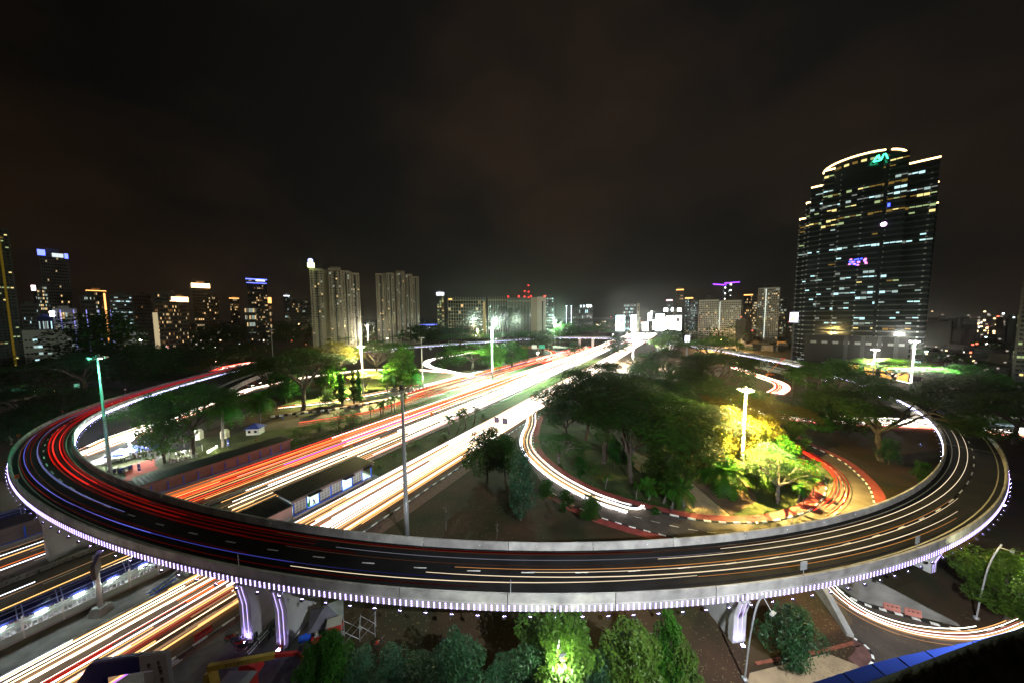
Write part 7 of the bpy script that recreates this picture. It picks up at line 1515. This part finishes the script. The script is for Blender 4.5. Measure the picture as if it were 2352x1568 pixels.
for x, y, rz, m, l in ((535, 1468, 1.9, RED, 'red motorbike leftmost under the pier floodlight'), (546, 1474, 1.7, BLACKP, 'black motorbike second from the left before first pier'), (556, 1482, 1.8, RED, 'red-trimmed motorbike in the middle of the row before first pier'), (563, 1490, 1.9, BLACKP, 'black motorbike lowest in the row before first pier'), (586, 1462, .6, BLACKP, 'dark motorbike right of the first pilaster'), (592, 1472, .8, BLACKP, 'dark motorbike with mirror between the two piers'), (622, 1456, .4, BLACKP, 'dark motorbike left of the second pilaster'), (630, 1449, .5, BLACKP, 'dark motorbike behind the second pilaster'),
    (650, 962, 1.2, BLUEM, 'bluish parked motorbike by the left grove kerb, first of four'), (683, 957, 1.2, BLACKP, 'parked motorbike by the left grove kerb, second of four'), (738, 953, 1.2, RED, 'red parked motorbike by the left grove kerb, third of four'), (756, 950, 1.2, BLACKP, 'parked motorbike by the left grove kerb, fourth of four'), (588, 1012, .5, RED, 'motorbike with a red tail lamp at the end of mauve station')): bike(l, G(x, y), rz, m)
CARP = {}
def car(label, g, rz, col, grp, lights=True):
    if col.name not in CARP:
        q = MB(); S_ = [(-2.1, .35, .35, .72), (-2.0, .8, .3, .9), (-.9, .85, .3, .95), (.9, .85, .3, .92), (2.0, .8, .3, .85), (2.15, .6, .4, .65)]
        q.loft([[(x, -w, a), (x, w, a), (x, w * .96, b_), (x, -w * .96, b_)] for x, w, a, b_ in S_]); bd = q.mesh('body', col); q = MB(); q.loft([[(x, -w, .9), (x, w, .9), (x, w * .85, b_), (x, -w * .85, b_)] for x, w, b_ in ((-1.75, .76, .95), (-1.2, .74, 1.42), (.2, .74, 1.45), (1.0, .76, .95))]); cb = q.mesh('cabin', GLASS)
        q = MB(); q.tube([(0, -.1, 0), (0, .1, 0)], .32, 12); wl = q.mesh('wheel', RUBBER); q = MB(); q.box((0, 0, 0), (.06, .3, .16)); tl = q.mesh('tail_light', emit('car_red', (1, .03, .02), 14)); hl = q.mesh('headlight', emit('car_white', (1, .95, .85), 22)); CARP[col.name] = (bd, cb, wl, tl, hl)
    bd, cb, wl, tl, hl = CARP[col.name]; t = thing('car', label, 'car', tuple(g), rz, grp); link('body', bd, t); link('cabin', cb, t)
    for x in (-1.35, 1.35):
        for y in (-.8, .8): link('wheel', wl, t, (x, y, .32))
    for y in (-.6, .6): link('tail_light', tl, t, (-2.13, y, .72)); link('headlight', hl, t, (2.14, y, .6))
PC = [mat('car_silver', (.4, .4, .42), .35, .05, 1, metal=.3), mat('car_dark', (.03, .03, .035), .3, .1, 1), mat('car_pale', (.55, .55, .55), .35, .05, 1), mat('car_maroon', (.2, .02, .02), .35, .05, 1)]
r = random.Random(8); qa, qb = G(505, 848), G(640, 826)
for k in range(22):
    p = qa.lerp(qb, (k // 3) / 7.5) + Vector((r.uniform(-2, 2), r.uniform(-3, 3) + (k % 3) * 9, 0)); car('%s car queueing with red tail lights at upper left beyond the flyover' % ('silver', 'black', 'white', 'maroon')[k % 4], p, 1.2 + r.uniform(-.1, .1), PC[k % 4], 'cars queueing at upper left')
for k in range(12): car('%s car glimpsed between the black trees at far left' % ('silver', 'black', 'white', 'maroon')[k % 4], G(300 + (k % 4) * 18 + r.uniform(-5, 5), 806 + (k // 4) * 11) , 1.9 + r.uniform(-.3, .3), PC[k % 4], 'cars between the black trees')
car('silver car on the lower road right of the dark narrow ramp', G(784, 1000) if False else G(792, 1005) if False else G(787, 1003) if False else G(575, 886), -.2, PC[2], 'cars on the left crossing road'); car('maroon car just ahead of the silver one', G(592, 880), -.2, PC[3], 'cars on the left crossing road')
t = thing('bus', 'dark bus passing on the crossing road beyond the right bend', 'bus', tuple(G(2285, 985)), -.3); q = MB(); q.box((0, 0, 1.75), (11.5, 2.5, 2.7)); q.done('body', mat('bus_teal', (.05, .12, .12), .4, .1, .5), t); q = MB()
for k in range(8): q.box((-4.9 + k * 1.4, -1.27, 2.2), (1.2, .05, .9))
q.done('window', [emit('bus_window', (.7, .9, 1), .35)], t, kind='stuff'); q = MB()
for x in (-3.6, 3.6):
    for y in (-1.1, 1.1): q.tube([(x, y - .12, .48), (x, y + .12, .48)], .48, 12)
q.done('wheels', RUBBER, t, kind='stuff')
# ================================================================== works yard at the lower left
g = G(752, 1447); t = thing('kiosk', 'small kiosk with grey hipped roof beside the second pier', 'kiosk', tuple(g), .5); q = MB(); q.box((0, 0, .55), (3.0, 2.6, 1.1)); q.done('wall', WALLW, t); q = MB()
for x in (-1.4, 1.4):
    for y in (-1.2, 1.2): q.box((x, y, 1.75), (.16, .16, 1.3))
q.done('post', CONC_D, t); q = MB(); f = [(-2.2, -2.0), (2.2, -2.0), (2.2, 2.0), (-2.2, 2.0)]; tp = [(-.35, -.3), (.35, -.3), (.35, .3), (-.35, .3)]
q.hexa([(*p, 2.4) for p in f], [(*p, 3.9) for p in tp]); q.hexa([(-.25, -.2, 3.9), (.25, -.2, 3.9), (.25, .2, 3.9), (-.25, .2, 3.9)], [(0, 0, 4.4)] * 4); q.done('roof', mat('slate', (.16, .16, .19), .7, .2, 1.0), t); q = MB(); q.box((.1, -1.32, 1.6), (2.2, .05, .9)); q.done('window', GLASS, t)
g = G(800, 1470); t = thing('scaffold', 'grey tube scaffold frame on the lawn beside the kiosk', 'scaffold', tuple(g), .35); q = MB(); X = [-2.6, -.6, 1.6, 3.6]
for x in X:
    for y in (-.8, .8): q.tube([(x, y, 0), (x, y, 3.8 if x < 1 else 2.7)], .04, 4)
    for z in (1.2, 2.5): q.tube([(x, -.8, z), (x, .8, z)], .035, 4)
for a, b_ in zip(X, X[1:]):
    for y in (-.8, .8): q.tube([(a, y, .3), (b_, y, 2.4)], .03, 4); q.tube([(a, y, 2.5), (b_, y, .4)], .03, 4)
q.done('tube_frame', STEEL, t); q = MB(); q.box((-1.6, 0, 3.5), (1.9, 1.5, .06)); q.done('platform', STEEL, t); q = MB(); q.box((-1.5, 0, 2.5), (1.9, 1.3, .06)); q.done('red_board', RED, t)
for k, (x, y) in enumerate(((610, 1440), (615, 1447), (618, 1452))):
    a, b_ = G(x, y), G(x - 48, y + 52); t = thing('steel_pipe', 'pale pipe lying on the yard between piers and lift', 'pipe', tuple(a), 0, 'pale pipes on the yard'); q = MB(); q.tube([(0, 0, .08), tuple(b_ - a + Vector((0, 0, .08)))], .06, 6); q.done('pipe', WHITEM, t)
t = thing('steel_pipe', 'long pale pole leaning by the second pier towards the kiosk', 'pipe', tuple(G(655, 1492))); a = G(655, 1492); b_ = atY(703, 1430, G(690, 1450).y) - a; q = MB(); q.tube([(0, 0, .1), tuple(b_)], .07, 6); q.done('pipe', WHITEM, t)
for x, y, l, m in ((645, 1490, 'orange bucket at the foot of the second pier', ORANGE), (657, 1492, 'white paint can at the foot of second pier', WHITEM)):
    t = thing('bucket', l, 'bucket', tuple(G(x, y))); q = MB(); q.tube([(0, 0, 0), (0, 0, .5)], [.22, .28], 10); q.done('body', m, t); q = MB(); q.tube([(-.28, 0, .5), (0, 0, .72), (.28, 0, .5)], .015, 4); q.done('handle', STEEL, t)
for x, y, l in ((700, 1474, 'wheelbarrow with blue tray beside the kiosk'), (730, 1476, 'red handcart frame right of the wheelbarrow')):
    t = thing('handcart', l, 'cart', tuple(G(x, y)), .6); q = MB(); q.hexa([(-.5, -.35, .4), (.5, -.35, .4), (.5, .35, .4), (-.5, .35, .4)], [(-.75, -.5, .85), (.75, -.5, .85), (.75, .5, .85), (-.75, .5, .85)]); q.done('tray', BLUEM if 'blue' in l else RED, t); q = MB(); q.tube([(-.08, 0, .2), (.08, 0, .2)], .2, 10); q.done('wheel', RUBBER, t); q = MB(); q.tube([(-.3, .4, .45), (-.3, 1.4, .8)], .03, 4); q.tube([(.3, .4, .45), (.3, 1.4, .8)], .03, 4); q.done('handle', RED, t)
# boom lift
gb = G(528, 1640); Yb = gb.y; t = thing('boom_lift', 'yellow and red boom lift lettered along its raised boom, at the lower edge', 'lift machine', tuple(gb), 0)
def rel(x, y, Y): return atY(x, y, Y) - gb
b0, b1, b2, b3 = rel(478, 1532, Yb), rel(632, 1503, Yb + 1.5), rel(684, 1498, Yb + 2.0), rel(697, 1512, Yb + 2.1)
def beam(q, a, b_, w, h, m=0):
    d = (b_ - a).normalized(); s = Vector((0, 0, 1)).cross(d).normalized(); u = d.cross(s); q.loft([[p - s * w - u * h, p + s * w - u * h, p + s * w + u * h, p - s * w + u * h] for p in (a, b_)], m); return d, s, u
q = MB(); d, s, u = beam(q, b0, b1, .22, .30); bm = q.done('boom', YELLOW, t); q = MB(); beam(q, b1 - d * .2, b2, .16, .20); q.done('boom_tip', RED, t); q = MB(); beam(q, b2, b3, .10, .12); q.done('jib', RED, t)
tx = text_obj('lettering', 'JLG LIFT', .52, BLACKP, bm, (0, 0, 0), (0, 0, 0)); M = Matrix((tuple(d), tuple(u), tuple(-s if False else (d.cross(u))))).transposed().to_4x4(); sg = -1 if s.y > 0 else 1; M.translation = b0.lerp(b1, .40) + s * (.235 * sg)
tx.matrix_local = M
q = MB(); c = rel(490, 1556, Yb); q.hexa([c + Vector((-.7, -.6, -2.2)), c + Vector((.3, -.6, -2.2)), c + Vector((.3, .6, -2.2)), c + Vector((-.7, .6, -2.2))], [c + Vector((-.6, -.5, .9)), c + Vector((0, -.5, 1.2)), c + Vector((0, .5, 1.2)), c + Vector((-.6, .5, .9))]); q.done('counterweight', YELLOW, t)
q = MB(); c = rel(545, 1562, Yb); q.box(tuple(c + Vector((0, 0, -.5))), (3.4, 1.7, 1.5)); q.done('engine_cover', RED, t); q = MB(); q.box(tuple(c + Vector((.1, 0, .30))), (3.3, 1.5, .12)); q.done('deck_plate', mat('grey_plate', (.3, .3, .32), .5, .1, 1), t)
q = MB(); q.loft([[(c.x - 1.0 + a, c.y + 1.5 + y, c.z + z) for a, z in ((0, -.3), (2.6, -.3), (2.2, .35), (1.4, .75), (.4, .6))] for y in (-.5, .5)]); q.done('hood', mat('red_paint', (.5, .03, .03), .35, .1, 1), t)
for x in (-1.4, 1.6):
    for y in (-1.1, 1.1):
        q = MB(); q.tube([(x, y - .2, .55), (x, y + .2, .55)], .55, 14); q.done('wheel', RUBBER, t)
q = MB(); q.box((0, 0, .9), (3.6, 1.9, .7)); q.done('chassis', DARKST, t)
q = MB(); c = b3 + Vector((.3, .1, -.2)); 
for z in (0, .55, 1.1): q.tube([c + Vector((x, y, z)) for x, y in ((-.5, -.4), (.9, -.4), (.9, .5), (-.5, .5), (-.5, -.4))], .035, 4, cap=False)
for x, y in ((-.5, -.4), (.9, -.4), (.9, .5), (-.5, .5)): q.tube([c + Vector((x, y, 0)), c + Vector((x, y, 1.1))], .035, 4)
q.done('basket', RED, t)
# entrance gate, blue on the left and bare printed white sheet on the right
Yg = G(300, 1680).y
def gp(x, y, dY=0): return atY(x, y, Yg + dY)
t = thing('entrance_gate', 'half-clad entrance gate, blue sheet on its left and printed white sheet on its right', 'gate', tuple(Vector((gp(300, 1568).x, Yg, 0)))); o_ = Vector(t.location)
def slab(nm, pts, th, m, par=t):
    q = MB(); A = [gp(*p) - o_ for p in pts]; Bk = [p + Vector((.15, th, 0)) for p in A]
    q.loft([A, Bk]); return q.done(nm, m, par)
GB_ = mat('gate_blue', (.008, .010, .20), .75, .1, 1, spec=.1); slab('blue_beam', [(215, 1524), (318, 1507), (322, 1542), (236, 1556)], 0.3, GB_); slab('blue_beam_top', [(212, 1519), (318, 1503), (318, 1507), (215, 1524)], .35, mat('deep_blue', (.012, .018, .28), .5, .1, 1)); slab('blue_leg', [(215, 1525), (236, 1556), (250, 1680), (205, 1680)], 0.3, GB_); slab('blue_wing', [(205, 1524), (214, 1525), (205, 1680), (100, 1680)], .3, GB_)
ws = slab('white_sheet', [(319, 1507), (381, 1501), (390, 1568), (410, 1690), (372, 1690), (352, 1538), (322, 1541)], .3, mat('white_sheet', (.55, .57, .60), .6, .08, 1)); slab('white_sheet_top', [(300, 1507), (381, 1499), (381, 1501), (319, 1507)], .4, WHITEM)
q = MB()
def glyph(x, y, s, sk=0):
    p = gp(x, y) - o_ + Vector((0, -.03, 0)); k = s * Yg / FPX
    def bar(a, c, w, h): q.box((p.x + a * k, p.y, p.z + c * k), (w * k, .02, h * k))
    bar(0, .45, 1, .14); bar(-.43, 0, .14, 1); bar(.43, .1, .14, .8); bar(-.05, .12, .5, .12); bar(-.22, -.1, .12, .5); bar(.16, -.02, .12, .3); bar(.05, -.2, .3, .12); bar(-.2, -.48, .5, .1)
    for j in range(3): bar(-.3 + j * .3, -.95, .14, .18)
    bar(0, -.72, 1.1, .04)
for x, y, s in ((342, 1526, 7.5), (364, 1520, 6), (367, 1531, 7.5), (370, 1540, 7.5), (373, 1558, 7.5)): glyph(x, y, s)
q.done('printed_marks', BLACKP, ws)
q = MB()
for k in range(9):
    a = gp(262 + k * 9, 1566) - o_ + Vector((0, 1.5, -.8)); q.box(tuple(a), (.16, 3.5, .1), -.5)
q.done('ceiling_batten', WHITEM, t, kind='stuff')
slab('inner_post', [(330, 1544), (352, 1540), (360, 1690), (340, 1690)], .5, WHITEM)
# yellow boom lift far right by the ramp
g = G(1768, 862); t = thing('boom_lift', 'distant orange boom lift beside the lower ramp at right', 'lift machine', tuple(g), 0); q = MB(); q.box((0, 0, .9), (5, 2.4, 1.2)); q.done('chassis', ORANGE, t); q = MB(); q.tube([(-2, 0, 1.5), tuple(atY(1797, 825, g.y) - g)], .25, 5); q.done('boom', ORANGE, t); q = MB(); c = atY(1799, 823, g.y) - g; q.box(tuple(c), (2, 1.2, 1.2)); q.done('basket', RED, t); q = MB()
for x in (-1.6, 1.6): q.tube([(x, -1.2, .5), (x, 1.2, .5)], .5, 10)
q.done('wheels', RUBBER, t, kind='stuff')
# ================================================================== the roof edge below the camera
t = thing('roof_floodlight', 'floodlight on the roof edge right of the viewpoint that lights the near flyover', 'floodlight', (26.0, 6.0, 40.0)); q = MB(); q.box((0, 0, 0), (.7, .35, .5), -.1); q.done('housing', DARKST, t); q = MB(); q.tube([(0, 0, -.25), (0, -.3, -1.5)], .06, 5); q.done('bracket', STEEL, t)
spot_light('roof_flood', t, (0, .6, 0), (2, 36, -34), 190000, (.90, .95, 1.0), 118, .4)
pts = [(1760, 1600), (1862, 1568), (1935, 1544), (2001, 1523), (2060, 1508), (2124, 1494), (2231, 1472), (2352, 1440), (2480, 1402)]
t = thing('building_edge', 'blue panelled edge of the building below the camera at lower right', 'building edge', tuple(atY(2100, 1515, 12.0)))
o_ = Vector(t.location); A = [atY(x, y, 12.0 - .0022 * (x - 1860)) - o_ for x, y in pts]; A = resample(A, .9)
BP = mat('blue_cladding', (.035, .075, .42), .35, .12, .6, spec=.5)
for a, b_ in zip(A, A[1:]):
    d = (b_ - a); e = d.normalized() * .03; i0, i1 = a + e, b_ - e; v = Vector((.05, -.45, .02)); v2 = Vector((.1, -.75, -.55)); dn = Vector((0, .05, -1.2))
    q = MB(); q.face([i0, i1, i1 + v, i0 + v][::-1]); q.face([i0 + dn, i1 + dn, i1, i0][::-1]); q.done('top_panel', BP, t); q = MB(); q.face([i0 + v * 1.03, i1 + v * 1.03, i1 + v + v2, i0 + v + v2][::-1]); q.done('slope_panel', mat('blue_grey_cladding', (.04, .06, .16), .4, .12, .6, spec=.5), t)
q = MB(); q.strip([p - Vector((0, 0, .02)) for p in A], [p + Vector((.2, -1.4, -.7)) for p in A]); q.f = [tuple(reversed(f)) for f in q.f]; q.done('backing', BLACKP, t)
ed = [(1830, 1640), (1990, 1569), (2050, 1545), (2116, 1520), (2190, 1492), (2258, 1467), (2352, 1440), (2470, 1400)]
t = thing('roof_ledge', 'dark blurred roof ledge close to the camera in the lower right corner', 'ledge', tuple(atY(2200, 1530, 1.6))); o_ = Vector(t.location); A = chaikin([atY(x, y, 1.75 - .0006 * (x - 1900)) - o_ for x, y in ed], 2); q = MB()
q.loft([[p, p + Vector((.02, -.05, .012)), p + Vector((.5, -.9, -.1)), p + Vector((.5, -.9, -1.2)), p + Vector((0, 0, -.5))] for p in A]); smooth(q.done('ledge', mat('dark_stone', (.006, .0055, .005), .7, .5, 3.0, .3, col2=(.02, .018, .006), spec=.15), t))  # near-black base colour with faint olive mottling
